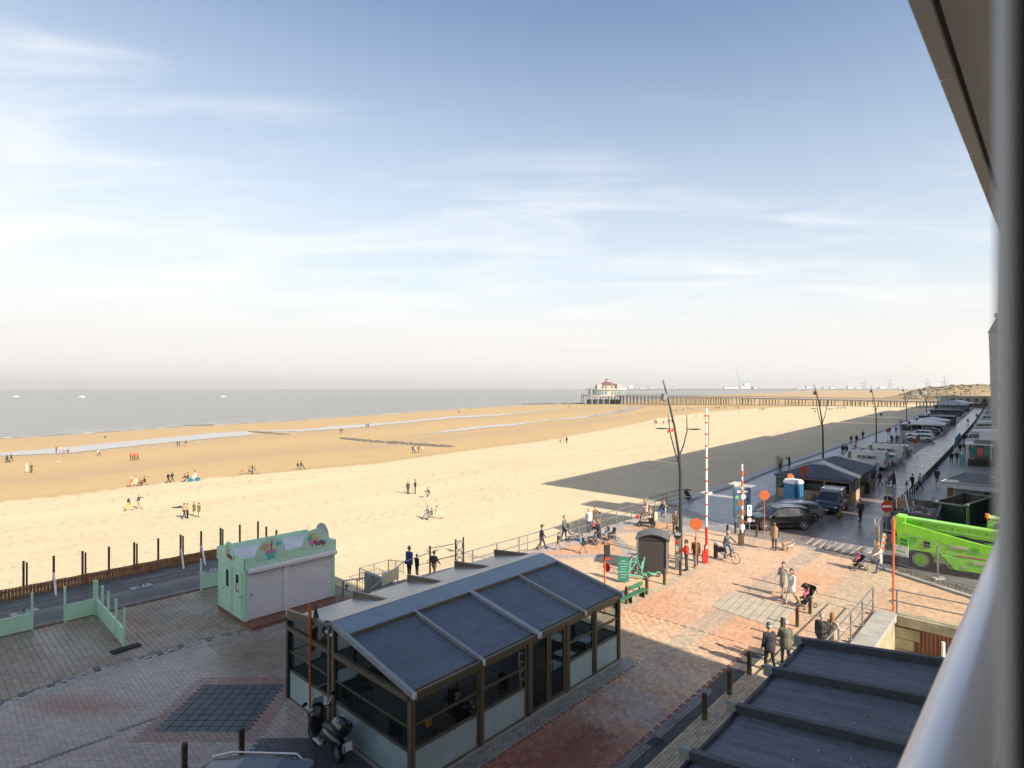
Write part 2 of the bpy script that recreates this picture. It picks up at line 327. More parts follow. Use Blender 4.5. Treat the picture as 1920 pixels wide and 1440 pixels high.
# wheel and foot tracks in the dry sand, as faint darker ruts
trk = np.zeros_like(qx)
for k in range(26):
    c0 = 48+k*2.9+4*math.sin(k*1.7); cc = c0+5*np.sin(ug/37+k)+2*np.sin(ug/13+k*2.1); d = np.abs(ng-cc-0.02*(ug-60)*math.sin(k))
    wgt = .5+.5*np.sin(ug/21+k*3); trk += np.exp(-(d/.16)**2)*wgt
tone = tone*(1-.22*np.clip(trk, 0, 1)*dm[..., 0])[..., None]
nr, nc = PX.shape; idx = np.arange(nr*nc).reshape(nr, nc)
Q = np.stack([idx[:-1, :-1], idx[:-1, 1:], idx[1:, 1:], idx[1:, :-1]], -1).reshape(-1, 4)
V = np.stack([Xg, Yg, Zg], -1).reshape(-1, 3)
# keep sand off the pavement side (under the promenade, 0.5 m inside the sea wall)
wn = np.where(ug < 15.5, 37.2, np.where(ug < 22, 24.2, wall_n(ug)-.6)).reshape(-1)
keep = (ng.reshape(-1) > wn-6)[Q].any(1)
M_SAND = attr_mat('beach_sand', .9, (.55, 9, .05), None, .05, .25, .2, .07, 1.6)
def sand_footprints(m):
    t = m.node_tree; b = t.nodes['Principled BSDF']; tcn = t.nodes.new('ShaderNodeTexCoord')
    v = t.nodes.new('ShaderNodeTexVoronoi'); v.inputs['Scale'].default_value = 2.3; t.links.new(tcn.outputs['Object'], v.inputs['Vector'])
    v2 = t.nodes.new('ShaderNodeTexNoise'); v2.inputs['Scale'].default_value = .25; v2.inputs['Detail'].default_value = 3; t.links.new(tcn.outputs['Object'], v2.inputs['Vector'])
    r = t.nodes.new('ShaderNodeMapRange'); r.inputs[1].default_value = .0; r.inputs[2].default_value = .16; r.inputs[3].default_value = .0; r.inputs[4].default_value = 1
    t.links.new(v.outputs['Distance'], r.inputs[0]); bp = t.nodes.new('ShaderNodeBump'); bp.inputs['Distance'].default_value = .05; bp.inputs['Strength'].default_value = .6
    old = b.inputs['Normal'].links[0].from_socket; t.links.new(old, bp.inputs['Normal']); t.links.new(r.outputs[0], bp.inputs['Height']); t.links.new(bp.outputs[0], b.inputs['Normal'])
    # small dark specks of shell and weed
    vs = t.nodes.new('ShaderNodeTexVoronoi'); vs.inputs['Scale'].default_value = 1.3; t.links.new(tcn.outputs['Object'], vs.inputs['Vector'])
    rs = t.nodes.new('ShaderNodeMapRange'); rs.inputs[1].default_value = .09; rs.inputs[2].default_value = .20; rs.inputs[3].default_value = .62; rs.inputs[4].default_value = 1
    t.links.new(vs.outputs['Distance'], rs.inputs[0]); mm = t.nodes.new('ShaderNodeMix'); mm.data_type = 'RGBA'; mm.blend_type = 'MULTIPLY'; mm.inputs['Factor'].default_value = 1
    oldc = b.inputs['Base Color'].links[0].from_socket; t.links.new(oldc, mm.inputs[6]); t.links.new(rs.outputs[0], mm.inputs[7]); t.links.new(mm.outputs[2], b.inputs['Base Color'])
sand_footprints(M_SAND)
o = bpy.data.objects.new('beach', np_mesh('beach', V, Q[keep], tone.reshape(-1, 3), gl.reshape(-1), M_SAND)); COL.objects.link(o); o['kind'] = 'structure'
# ---- sea
M_SEA = bpy.data.materials.new('sea_water'); M_SEA.use_nodes = True
t = M_SEA.node_tree; b = t.nodes['Principled BSDF']; b.inputs['Roughness'].default_value = .28; b.inputs['Base Color'].default_value = (.17, .15, .115, 1); b.inputs['Specular IOR Level'].default_value = .45
tcn = t.nodes.new('ShaderNodeTexCoord'); mpp = t.nodes.new('ShaderNodeMapping'); mpp.inputs['Rotation'].default_value = (0, 0, -TH); mpp.inputs['Scale'].default_value = (.10, .42, 1); t.links.new(tcn.outputs['Object'], mpp.inputs[0])
n = t.nodes.new('ShaderNodeTexNoise'); n.inputs['Scale'].default_value = 1.0; n.inputs['Detail'].default_value = 7; n.inputs['Roughness'].default_value = .62; t.links.new(mpp.outputs[0], n.inputs['Vector'])
bp = t.nodes.new('ShaderNodeBump'); bp.inputs['Strength'].default_value = .7; bp.inputs['Distance'].default_value = .7; t.links.new(n.outputs[0], bp.inputs['Height']); t.links.new(bp.outputs[0], b.inputs['Normal'])
rr = t.nodes.new('ShaderNodeMapRange'); rr.inputs[1].default_value = .35; rr.inputs[2].default_value = .65; rr.inputs[3].default_value = .7; rr.inputs[4].default_value = 1.3; t.links.new(n.outputs[0], rr.inputs[0])
mm = t.nodes.new('ShaderNodeMix'); mm.data_type = 'RGBA'; mm.blend_type = 'MULTIPLY'; mm.inputs['Factor'].default_value = 1; mm.inputs[6].default_value = (.20, .185, .145, 1); t.links.new(rr.outputs[0], mm.inputs[7]); t.links.new(mm.outputs[2], b.inputs['Base Color'])
SZ = -6.52
edge = [G(x, y+ (random.random()-.5)*.3, SZ) for x, y in zip(np.interp(np.linspace(0, 1, 120), np.linspace(0, 1, len(SEAX)), SEAX), np.interp(np.linspace(0, 1, 120), np.linspace(0, 1, len(SEAX)), SEAY))]
far = [Vector((x, 20500, SZ)) for x in np.linspace(-25000, 12000, len(edge))]
mb = MB()
for i in range(len(edge)-1):
    segs = [0, .004, .015, .05, .2, 1]
    for a, c in zip(segs[:-1], segs[1:]):
        mb.poly([edge[i].lerp(far[i], a), edge[i+1].lerp(far[i+1], a), edge[i+1].lerp(far[i+1], c), edge[i].lerp(far[i], c)])
me = mb.mesh('sea', M_SEA, True); struct('sea', me, None)
# sand flats reaching to the horizon under the far end of the bay
# foam line
M_FOAM = mat('sea_foam', (.75, .74, .7), .7, 0, .2, .3)
for k, (off, wd, x1) in enumerate(((0, 1.6, 1250), (14, .9, 1000), (34, .6, 620))):
    mb = MB(); prev = None
    for i in range(420):
        x = -500+i*(x1+500)/420; y = np.interp(x, SEAX, SEAY); p = G(x, y, SZ+.03); d = Vector((p.x, p.y, 0)).normalized()
        wdt = wd*(.15+2.6*max(0, fbm(np.float64(x/17), np.float64(k*5.), 4)-.38)); a = p+NV*(off+1.5*math.sin(x/23+k)); c = a+NV*wdt*1.6
        if prev: mb.poly([prev[0], a, c, prev[1]])
        prev = (a, c)
    struct('foam', mb, M_FOAM)['kind'] = 'stuff'
# tidal pools
M_POOL = mat('pool_water', (.30, .29, .27), .12, 0, .05, .1, .25, .8, .6)
def pool(pts, name='tidal_pool'):
    mb = MB(); ps = [GS(x, y)+Vector((0, 0, .09)) for x, y in pts]; z = min(p.z for p in ps)
    m_ = len(ps)//2; up = ps[:m_]; lo = ps[m_:][::-1]
    for i in range(m_-1): mb.poly([up[i], up[i+1], lo[i+1], lo[i]])
    struct(name, mb, M_POOL)
def band(xs, ys0, ys1, name='tidal_pool', step=6, wig=.7):
    X = np.arange(xs[0], xs[-1]+.1, step); a = np.interp(X, xs, ys0); c = np.interp(X, xs, ys1)
    a = a+(fbm(X/21, X*0+1, 2)-.5)*wig; c = c+(fbm(X/17, X*0+7, 5)-.5)*wig*2; c = np.maximum(c, a+.15)
    pool(list(zip(X, a))+list(zip(X, c))[::-1], name)
band([-300, 0, 130, 270, 400, 470, 478], [868, 849.5, 838.5, 824.5, 812.5, 808.3, 812], [874, 855, 850, 835, 822, 816, 812.5])
band([470, 560, 640, 700, 780, 850, 930, 1020, 1050], [808, 805.5, 798, 794.5, 787.5, 780.5, 777, 768.5, 765.5], [809, 809.5, 804, 799, 791.5, 784.5, 780, 770, 766], wig=1.2)
band([755, 810, 850, 900, 960, 1040], [820, 811.5, 806, 799, 794.5, 785.5], [820.5, 813, 810, 804, 799, 786.5], wig=1.2)
band([1040, 1080, 1132, 1170, 1210], [786, 783, 774.5, 767.5, 762.5], [787, 785.5, 779, 773, 763.5])
# groynes of dark stones: two low ridges in the wet sand and one in the surf
M_STONE = mat('groyne_stone', (.15, .125, .095), .85, 0, .4, .8, .5, 6)
def groyne(pts, wid, n, label, hgt=.5):
    mb = MB()
    for k in range(n):
        s = random.random(); x = np.interp(s, np.linspace(0, 1, len(pts)), [p[0] for p in pts]); y = np.interp(s, np.linspace(0, 1, len(pts)), [p[1] for p in pts])
        ww = wid*math.sin(PI*min(max(s, .04), .96))**.6; p = GS(x, y+(random.random()-.5)*ww); r = random.uniform(.35, 1.1)*min(1.6, p.y/140)
        mb.ell((p.x, p.y, p.z), r, r*random.uniform(.6, 1), hgt*random.uniform(.25, .8), 6, 4, random.random()*3)
    o = part('stone_groyne', mb, M_STONE); return tag(o, label, 'groyne', kind='stuff')
groyne([(642, 822), (690, 827), (790, 834), (850, 838)], 3.2, 300, 'low dark ridge of groyne stones crossing the wet sand')
groyne([(468, 809), (500, 812), (540, 815)], 1.6, 70, 'short patch of dark groyne stones at the end of the long tidal pool')
groyne([(978, 758.5), (1030, 757.5), (1092, 757)], 1.6, 160, 'dark stone groyne in the surf left of the pier pavilion', 1.4)
groyne([(345, 799), (400, 797.5)], 1.0, 50, 'few scattered dark stones at the water edge beyond the long pool', .7)
# ---- promenade plateau
def flat(name, pts, z, m, subdiv=None, tonef=None):
    mb = MB().poly([(p[0], p[1], z) for p in pts]); return struct(name, mb, m)
kerb_px = [(1257, 947), (1300, 934), (1380, 908), (1455, 877), (1560, 842), (1659, 806), (1748, 767), (1790, 752), (1815, 744), (1835, 738)]
SEAWALL = [UN(-40, 37.9), UN(16.4, 37.9), UN(16.4, 25.2), UN(22.0, 25.2), UN(22.0, 24.9)]+[UN(44, 24.9)]+[G(x, y) for x, y in kerb_px]
base = SEAWALL+[Vector((1500, 1500, 0)), Vector((900, 500, 0)), UN(60, -60), UN(31.6, -60)]
# outline leaves out the sunken stairwell (u 20.5..31.6, n < 5.8)
base += [UN(31.6, 5.8), UN(20.6, 5.8), UN(20.6, -60), UN(-40, -60)]
M_SUB = mat('joint_mortar', (.10, .092, .08), .95, 0, .2, 2)
import mathutils.geometry as mg
def tri_poly(name, pts, z, m):
    pts = [Vector((p[0], p[1], z)) for p in pts]; tr = mg.tessellate_polygon([pts]); mb = MB(); mb.add(pts, tr)
    me = mb.mesh(name, m); 
    o = bpy.data.objects.new(name, me); COL.objects.link(o); o['kind'] = 'structure'; return o
tri_poly('promenade_base', base, -.02, M_SUB)
mb = MB()
for a, c in zip(SEAWALL[:-1], SEAWALL[1:]): mb.poly([(a.x, a.y, -.021), (c.x, c.y, -.021), (c.x, c.y, -8), (a.x, a.y, -8)])
struct('sea_wall', mb, M_CONC)
# stairwell pit floor (pavement of the underpass)
struct('underpass_floor', MB().poly([UN(20.6, -60, -3.6), UN(31.6, -60, -3.6), UN(31.6, 5.8, -3.6), UN(20.6, 5.8, -3.6)]), M_CONC)
# ---- far paving with zones, fine grid of tones
ZB = [G(x, y) for x, y in [(1500, 1010), (1570, 965), (1660, 889), (1705, 857), (1780, 809), (1815, 777), (1835, 758), (1850, 745)]]     # left edge of the road
ZR = [G(x, y) for x, y in [(1600, 1032), (1712, 927), (1737, 900), (1780, 853), (1824, 800), (1842, 772), (1852, 756), (1858, 745)]]    # right edge of the road
ZK = [G(x, y) for x, y in [(1380, 908), (1455, 877), (1560, 842), (1659, 806), (1748, 767), (1790, 752), (1815, 744), (1835, 738)]]
def plane_tone(X, Y):
    """albedo of the paving at a ground point: plaza, street, walkways"""
    X = np.asarray(X, float); Y = np.asarray(Y, float); u = X*U.x+Y*U.y; n = X*NV.x+Y*NV.y
    px = HX+F*X/Y; py = HY+F*CH/Y
    ns = fbm(X/1.7, Y/1.7, 11)-.5; nb = fbm(X/.55, Y/.3, 12)-.5
    def C(*c): return np.array(c)[None, :]*np.ones((X.size, 1))
    X = X.ravel(); Y = Y.ravel(); u = u.ravel(); n = n.ravel(); px = px.ravel(); py = py.ravel(); ns = ns.ravel(); nb = nb.ravel()
    red = C(.33, .135, .09); tan = C(.37, .26, .155); grey = C(.25, .235, .215); pink = C(.42, .335, .28)
    t = C(.50, .345, .215)                                                   # plaza, warm tan brick
    def put(mask, c, k=1.): 
        mk = (mask*k)[:, None]; t[:] = t*(1-mk)+c*mk
    left = (u < 21)
    put(left*1., pink)
    curve = np.interp(px, [-600, 0, 150, 300, 400, 470, 560, 700], [1560, 1322, 1268, 1228, 1200, 1187, 1160, 1130])
    put((left & (py < curve) & (n > 18))*1., C(.30, .235, .165))
    put((left & (np.abs(py-curve-4) < 9))*1., C(.34, .30, .26))
    put((left & (np.abs(py-curve+6) < 3))*np.clip((fbm(px/9, py/9, 44)-.45)*8, 0, 1), C(.09, .08, .065))
    put((left & (np.abs(py-np.interp(px, [45, 325], [1440, 1334])) < 2.2) & (px > 30) & (px < 330))*1., C(.16, .12, .10))
    put((left)*np.clip(1-np.hypot((px-300)/330, (py-1290)/20)*1., 0, 1), C(.30, .16, .12), .0)
    put((left)*np.clip(1.4-np.hypot((px-150)/110, (py-1322)/24)*1.1, 0, 1), red, .7)
    put((left)*np.clip(1.5-np.hypot((px-245)/40, (py-1185)/28), 0, 1), red, .55)
    put((left)*np.clip(1.6-np.hypot((px-520)/120, (py-1230)/45)*1.1, 0, 1), C(.24, .17, .11), .8)
    put((X > -11.35) & (X < -7.6) & (Y > 17.25) & (Y < 21.1), C(.29, .15, .11), .8)
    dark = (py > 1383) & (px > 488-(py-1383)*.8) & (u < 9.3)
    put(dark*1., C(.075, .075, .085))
    st = (n > 8.8) & (n < 11.6+3.6*(u > 19.4)) & (u < 44)
    put(st*1., red)
    put(st*np.clip((u-12)/8, 0, 1), C(.60, .43, .28), .85)
    put(st*np.clip(1.3-np.abs(u-17.5)/2.6, 0, 1)*np.clip((fbm(X/.9, Y/.6, 33)-.46)*7, 0, 1), C(.42, .36, .33), .75)
    put(st*np.clip(1.2-np.abs(n-10.1)/1.1, 0, 1)*(u < 15), C(.24, .085, .055), .8)
    # wet dark streak and pale worn streaks across the red street
    put(((n > 11.6) & (n < 12.2) & (u < 19.6))*1., C(.27, .26, .24))
    put(((n > 8.5) & (n < 8.9) & (u < 24))*1., C(.17, .16, .16))
    put(((n > 6.4) & (n < 8.3))*1., C(.46, .36, .24)); put((n < 6.4)*1.*(u < 20.6), C(.4, .33, .24))
    plz = (u > 20) & (u < 41.5)
    put(plz & (n > 15) & (n < 24.9), C(.60, .42, .26))
    for (cx, cy, rx, ry) in ((1215, 1135, 90, 38), (1400, 1180, 120, 42), (1500, 1090, 70, 26)):
        put(plz*np.clip(1.5-np.hypot((px-cx)/rx, (py-cy)/ry)*1.1, 0, 1)*(.5+.9*(ns+.5)), C(.56, .29, .16), .75)
    # pale double band along the street axis
    put((plz & (np.abs(n-11.2+.0*u) < .45))*1., C(.40, .33, .24), .8)
    put((plz & (np.abs(n-15.1) < .18))*1., C(.42, .36, .27), .8)
    # grey flagstone diamonds on the lookout by the railing, red fans between
    q = (n > 18.2) & (n < 24.9) & (u > 24)
    ph = ((u-27.5) % 8.6)/8.6; tri = np.abs(ph-.5)*2
    put(q*((n-19.2) > tri*4.6)*1., C(.56, .32, .18))
    put(q*(((n-18.6) > tri*4.6) & ((n-19.6) < tri*4.6+.2))*1., C(.34, .32, .29), .9)
    put(((n > 23.6) & (n < 24.9) & (u > 22))*1., C(.36, .345, .32), .85)
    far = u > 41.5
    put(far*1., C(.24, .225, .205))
    t *= (1+.22*ns[:, None]+.16*nb[:, None]); return np.clip(t, .02, .7), px, py, u, n
# mid-distance plaza sheet, u > 24 to the shade line and walkway
xs = np.arange(24.0, 62, .28); ns_ = np.arange(-8, 24.9, .28); UU, NN = np.meshgrid(xs, ns_); XX = UU*U.x+NN*NV.x; YY = UU*U.y+NN*NV.y
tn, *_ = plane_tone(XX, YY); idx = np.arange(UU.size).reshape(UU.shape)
Q = np.stack([idx[:-1, :-1], idx[:-1, 1:], idx[1:, 1:], idx[1:, :-1]], -1).reshape(-1, 4)
uc = UU.ravel()[Q].mean(1); nc_ = NN.ravel()[Q].mean(1)
kp = ~((uc < 31.7) & (nc_ < 5.8))
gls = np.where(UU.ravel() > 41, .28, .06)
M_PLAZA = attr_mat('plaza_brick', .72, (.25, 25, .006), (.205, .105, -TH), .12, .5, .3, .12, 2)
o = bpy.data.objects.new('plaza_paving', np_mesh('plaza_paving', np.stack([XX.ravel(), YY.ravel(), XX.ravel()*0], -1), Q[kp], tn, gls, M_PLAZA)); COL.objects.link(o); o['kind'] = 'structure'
# far walkway, parking strip, road, right pavement
def strip(name, A, B, z, m, sub=10):
    mb = MB(); k = min(len(A), len(B))
    for i in range(k-1):
        for j in range(sub):
            a, c = A[i].lerp(A[i+1], j/sub), A[i].lerp(A[i+1], (j+1)/sub); d, e = B[i].lerp(B[i+1], j/sub), B[i].lerp(B[i+1], (j+1)/sub)
            mb.poly([(a.x, a.y, z), (d.x, d.y, z), (e.x, e.y, z), (c.x, c.y, z)])
    return struct(name, mb, m)
def brick_mat(name, c, w, h, rot, rough, var=.2, mort=.5, rv=.12):
    m = mat(name, c, rough, 0, var, .5, rvar=rv); t = m.node_tree; b = t.nodes['Principled BSDF']; tcn = t.nodes.new('ShaderNodeTexCoord')
    mp = t.nodes.new('ShaderNodeMapping'); mp.inputs['Rotation'].default_value = (0, 0, rot); t.links.new(tcn.outputs['Object'], mp.inputs[0])
    bt = t.nodes.new('ShaderNodeTexBrick'); bt.inputs['Color1'].default_value = (1.1, 1.08, 1.05, 1); bt.inputs['Color2'].default_value = (.85, .85, .87, 1); bt.inputs['Mortar'].default_value = (mort,)*3+(1,)
    bt.inputs['Scale'].default_value = 1; bt.inputs['Brick Width'].default_value = w; bt.inputs['Row Height'].default_value = h; bt.inputs['Mortar Size'].default_value = .008
    t.links.new(mp.outputs[0], bt.inputs['Vector']); old = b.inputs['Base Color'].links[0].from_socket
    m2 = t.nodes.new('ShaderNodeMix'); m2.data_type = 'RGBA'; m2.blend_type = 'MULTIPLY'; m2.inputs['Factor'].default_value = 1; t.links.new(old, m2.inputs[6]); t.links.new(bt.outputs[0], m2.inputs[7]); t.links.new(m2.outputs[2], b.inputs['Base Color'])
    bp = t.nodes.new('ShaderNodeBump'); bp.invert = True; bp.inputs['Strength'].default_value = .5; bp.inputs['Distance'].default_value = .008; t.links.new(bt.outputs['Fac'], bp.inputs['Height']); t.links.new(bp.outputs[0], b.inputs['Normal']); return m
M_WALK = brick_mat('walkway_slabs', (.44, .42, .40), .6, .6, -TH+.1, .42, .15, .6)
M_PARK = brick_mat('parking_brick', (.22, .19, .165), .21, .105, -TH, .6)
M_ROAD = brick_mat('road_brick', (.235, .185, .185), .21, .105, -TH, .27, .22, .75, .09)
M_RPAV = brick_mat('pavement_slabs', (.33, .31, .29), .3, .3, -TH, .45)
ZK2 = [UN(44, 24.9)]+ZK; 
mid = [ZK[i].lerp(ZB[i], .45) for i in range(8)]
strip('walkway', [G(1265, 945)]+ZK, [UN(43, 17)]+mid, .004, M_WALK)
strip('parking_strip', [UN(43, 17)]+mid, [UN(43, 13.5)]+ZB, .004, M_PARK)
strip('promenade_road', [UN(43, 12.6)]+ZB, [UN(42, 8.2)]+ZR, .008, M_ROAD)
strip('right_pavement', [UN(42, 8.2)]+ZR, [p+Vector((13, -9, 0)) for p in [UN(41, 8.2)]+ZR], .005, M_RPAV)
M_KERB = mat('pale_kerb_stone', (.48, .47, .44), .8, 0, .15, 1)
mb = MB()
kk = [UN(44, 24.9)]+[G(x, y) for x, y in kerb_px]
for a, c in zip(kk[1:-2], kk[2:-1]): mb.beam((a.x, a.y, .03), (c.x, c.y, .03), .8, .3)
struct('kerb', mb, M_KERB)
# ---- real pavers in the foreground (tops at z = 0, joints 12 mm deep)
def bricks_mesh(cx, cy, ang, ln, wd, col, name, m, top=0.0, gap=.010, depth=.014, cham=.006, gloss=None):
    n = len(cx); ca, sa = np.cos(ang), np.sin(ang)
    def ring(hx, hy, z):
        out = []
        for sx, sy in ((-1, -1), (1, -1), (1, 1), (-1, 1)):
            x = sx*hx; y = sy*hy; out.append(np.stack([cx+x*ca-y*sa, cy+x*sa+y*ca, z+np.zeros(n)], -1))
        return out
    jz = top+(np.random.rand(n)-.5)*.005
    a = ring(ln/2-gap/2, wd/2-gap/2, jz-depth); c = ring(ln/2-gap/2, wd/2-gap/2, jz-cham); d = ring(ln/2-gap/2-cham, wd/2-gap/2-cham, jz)
    V = np.stack(a+c+d, 1).reshape(-1, 3); b0 = (np.arange(n)*12)[:, None]
    fs = [(8, 9, 10, 11)]
    for i in range(4): j = (i+1) % 4; fs += [(i, j, 4+j, 4+i), (4+i, 4+j, 8+j, 8+i)]
    Q = (b0[:, :, None]+np.array(fs)[None]).reshape(-1, 4); T = np.repeat(col, 12, 0)
    G_ = np.repeat(gloss, 12) if gloss is not None else np.zeros(len(V))
    return np_mesh(name, V, Q, T, G_, m, False)
X0b, X1b = -19, 17
def in_view(X, Y, margin=1.0):
    px = HX+F*X/np.maximum(Y, .1); py = HY+F*CH/np.maximum(Y, .1); return (Y > 13) & (px > -260) & (px < 2050) & (py < 1640)
L_ = []
def zone(cx, cy, ang, ln, wd, mask):
    L_.append(np.stack([cx, cy, np.full(len(cx), 0.)+ang, np.full(len(cx), 0.)+ln, np.full(len(cx), 0.)+wd], -1)[mask])
curvef = lambda px: np.interp(px, [-600, 0, 150, 300, 400, 470, 560, 700], [1560, 1322, 1268, 1228, 1200, 1187, 1160, 1130])
# L1: running bond laid along X
r_ = np.arange(13, 30, .105); c_ = np.arange(-24, 6, .21); CC, RR = np.meshgrid(c_, r_); CC = CC+.105*((np.arange(len(r_)) % 2)[:, None]); X = CC.ravel(); Y = RR.ravel()
u = X*U.x+Y*U.y; n = X*NV.x+Y*NV.y; px = HX+F*X/Y; py = HY+F*CH/Y
tile = (X > -10.93) & (X < -8.05) & (Y > 17.75) & (Y < 20.6)
zone(X, Y, 0, .21, .105, in_view(X, Y) & (((n > 12.2) & (u < 9.3)) | (n > 18.9)) & (py > curvef(px)) & (u < 24) & ~tile)
# L2: square-ish slabs around the kiosk, laid with the kiosk
a_ = np.arange(-14, 24, .20); b_ = np.arange(18, 33, .20); A, B = np.meshgrid(a_, b_); B = B+.10*((np.arange(len(a_)) % 2)[None, :]); u = A.ravel(); n = B.ravel(); X = u*U.x+n*NV.x; Y = u*U.y+n*NV.y; px = HX+F*X/Y; py = HY+F*CH/Y
zone(X, Y, TH+PI/2, .20, .20, in_view(X, Y) & (n > 18.9) & (n < 32.4) & (py <= curvef(px)) & ((u < 16.3) | (n < 24.8)) & (u < 24))
# street: herringbone
w_ = .105; k, l = np.meshgrid(np.arange(-60, 330), np.arange(-160, 160)); k = k.ravel(); l = l.ravel()
for kind in (0, 1):
    ox = k+2*l; oy = k-2*l; c0, c1 = (ox+1, oy+.5) if kind == 0 else (ox+2.5, oy+0.)
    a45 = 0; xu = c0*w_; yn = c1*w_
    u = 8+xu; n = yn+8.8
    X = u*U.x+n*NV.x; Y = u*U.y+n*NV.y
    zone(X, Y, TH+(PI/2 if kind else 0), .21, .105, in_view(X, Y) & (n > 8.98) & (n < np.where(u > 19.5, 18.9, 11.55)) & (u < 24))
# grey border by the cafe; tan pavement on the right
for n0, n1, wd, ln in ((8.58, 8.88, .105, .21), (11.6, 12.25, .105, .21), (6.9, 8.25, .105, .21), (-1, 6.9, .105, .21)):
    b_ = np.arange(n0+wd/2, n1, wd); a_ = np.arange(2, 26, ln); A, B = np.meshgrid(a_, b_); A = A+ln/2*((np.arange(len(b_)) % 2)[:, None]); u = A.ravel(); n = B.ravel(); X = u*U.x+n*NV.x; Y = u*U.y+n*NV.y
    zone(X, Y, TH, ln, wd, in_view(X, Y) & (u < 24) & ((u < 19.6) | (n < 8.4)) & ((u < 20.5) | (n > 5.9)))
BR = np.concatenate(L_); BR = BR[np.hypot(BR[:, 0], BR[:, 1]) > 5]
tn, px, py, u, n = plane_tone(BR[:, 0], BR[:, 1]); rnd = np.random.rand(len(BR)); tn = tn*(1+(rnd-.5)*np.where(u < 9, .26, .42))[:, None]; tn[:, 0] *= 1+(np.random.rand(len(BR))-.5)*.14
gl = .06+.16*(u < 9)*(py > curvef(px))+.22*np.clip((fbm(BR[:, 0]/2.2, BR[:, 1]/1.1, 21)-.42)*3.5, 0, 1)*(u < 21)*((n > 8.5)+0.)
M_PAV = attr_mat('clay_pavers', .66, (.25, 60, .004), None, .05, .5, .4, .12, 14)
near_ok = (n > 6.6) & (n < 8.2) & (px < 1400) & (px > 900) & (py < 1450); near_ok |= (n > 8.9) & (n < 11.4) & (px > 800) & (py < 1450) & (py > 1395)
order = np.where(near_ok)[0]; order = order[np.argsort(-py[order])][:290]; rest = np.ones(len(BR), bool); rest[order] = False
pv = root('brick_paving', None, None); pv['kind'] = 'structure'
me = bricks_mesh(*BR[rest].T, tn[rest], 'paver_field', M_PAV, gloss=gl[rest]); o = part('paver_field', me, None, pv, kind='stuff')
cls = {}
for i in order:
    c = tn[i]; key = (round(c[0]*18), round(c[1]*18), round(BR[i, 2], 2))
    if key not in cls:
        cls[key] = bricks_mesh(np.zeros(1), np.zeros(1), np.array([BR[i, 2]]), BR[i:i+1, 3], BR[i:i+1, 4], c[None], 'paver', M_PAV, gloss=gl[i:i+1])
    ob = bpy.data.objects.new('paver', cls[key]); COL.objects.link(ob); ob.parent = pv; ob.location = (BR[i, 0], BR[i, 1], random.uniform(-.002, .002))
# blue-grey tiled square
M_TILE = mat('blue_grey_tile', (.07, .082, .09), .5, 0, .2, 3, .2, 30, rnd=.14, rvar=.1)
tl = root('tiled_square', None, None); tl['kind'] = 'structure'; tme = MB().box(0, 0, -.008, .29, .29, .02).mesh('tile', M_TILE)
for i in range(9):
    for j in range(9):
        ob = bpy.data.objects.new('tile', tme); COL.objects.link(ob); ob.parent = tl; ob.location = (-10.79+i*.318+j*.0, 17.9+j*.318, random.uniform(-.003, .003))
M_ASPH = mat('asphalt', (.075, .072, .068), .8, 0, .25, 3, .5, 70)
struct('street_edge', MB().bx(2, 24, 8.84, 9.25, -.018, -.0075).bx(2, 19.5, 11.35, 11.62, -.018, -.0075), mat('red_edge_mortar', (.22, .10, .07), .8)).rotation_euler = (0, 0, TH)
struct('gutter', MB().bx(2, 26, 8.27, 8.56, -.018, -.003), M_ASPH).rotation_euler = (0, 0, TH)
gr = root('drain_grate', 'rusty drain grate set in the gutter of the red brick street', 'drain grate', UN(15.55, 8.56, 0), TH)
mb = MB()
for i in range(9): mb.box(-.2+.05*i, 0, .002, .02, .36, .02)
part('grate_bar', mb, M_DARKM, gr); part('frame', MB().box(0, .19, .002, .46, .03, .022).box(0, -.19, .002, .46, .03, .022).box(.23, 0, .003, .03, .41, .022).box(-.23, 0, .003, .03, .41, .022), M_DARKM, gr)
# rumble strips (pale ribbed crossing bands)
M_RIB = mat('pale_ribbed_paving', (.42, .36, .27), .8, 0, .15, 2)
M_JNT = mat('ribbed_joint', (.22, .19, .15), .9, 0, .1, 2)
M_DKB = mat('dark_brick_bed', (.13, .10, .09), .7, 0, .2, 3)
def ribs(A, Bp, C, D, n, label, stripe=False):
    r = root('ribbed_crossing', None, None); r['kind'] = 'structure'
    part('band', MB().poly([(p.x, p.y, .006) for p in (A, Bp, C, D)]), M_DKB if stripe else M_JNT, r)
    for i in range(n):
        t0 = (i+.06)/n; t1 = (i+(.34 if stripe else .94))/n; a, b_ = A.lerp(Bp, t0), A.lerp(Bp, t1); c, d = D.lerp(C, t0), D.lerp(C, t1)
        part('slab', MB().prism([(a.x, a.y, .007), (b_.x, b_.y, .007), (d.x, d.y, .007), (c.x, c.y, .007)], (0, 0, .012)), M_RIB, r)
ribs(G(1367, 1109), G(1492, 1141), G(1460, 1180), G(1335, 1137), 9, '')
ribs(G(1522, 1009), G(1628, 1027), G(1602, 1044), G(1508, 1020), 7, '', True)
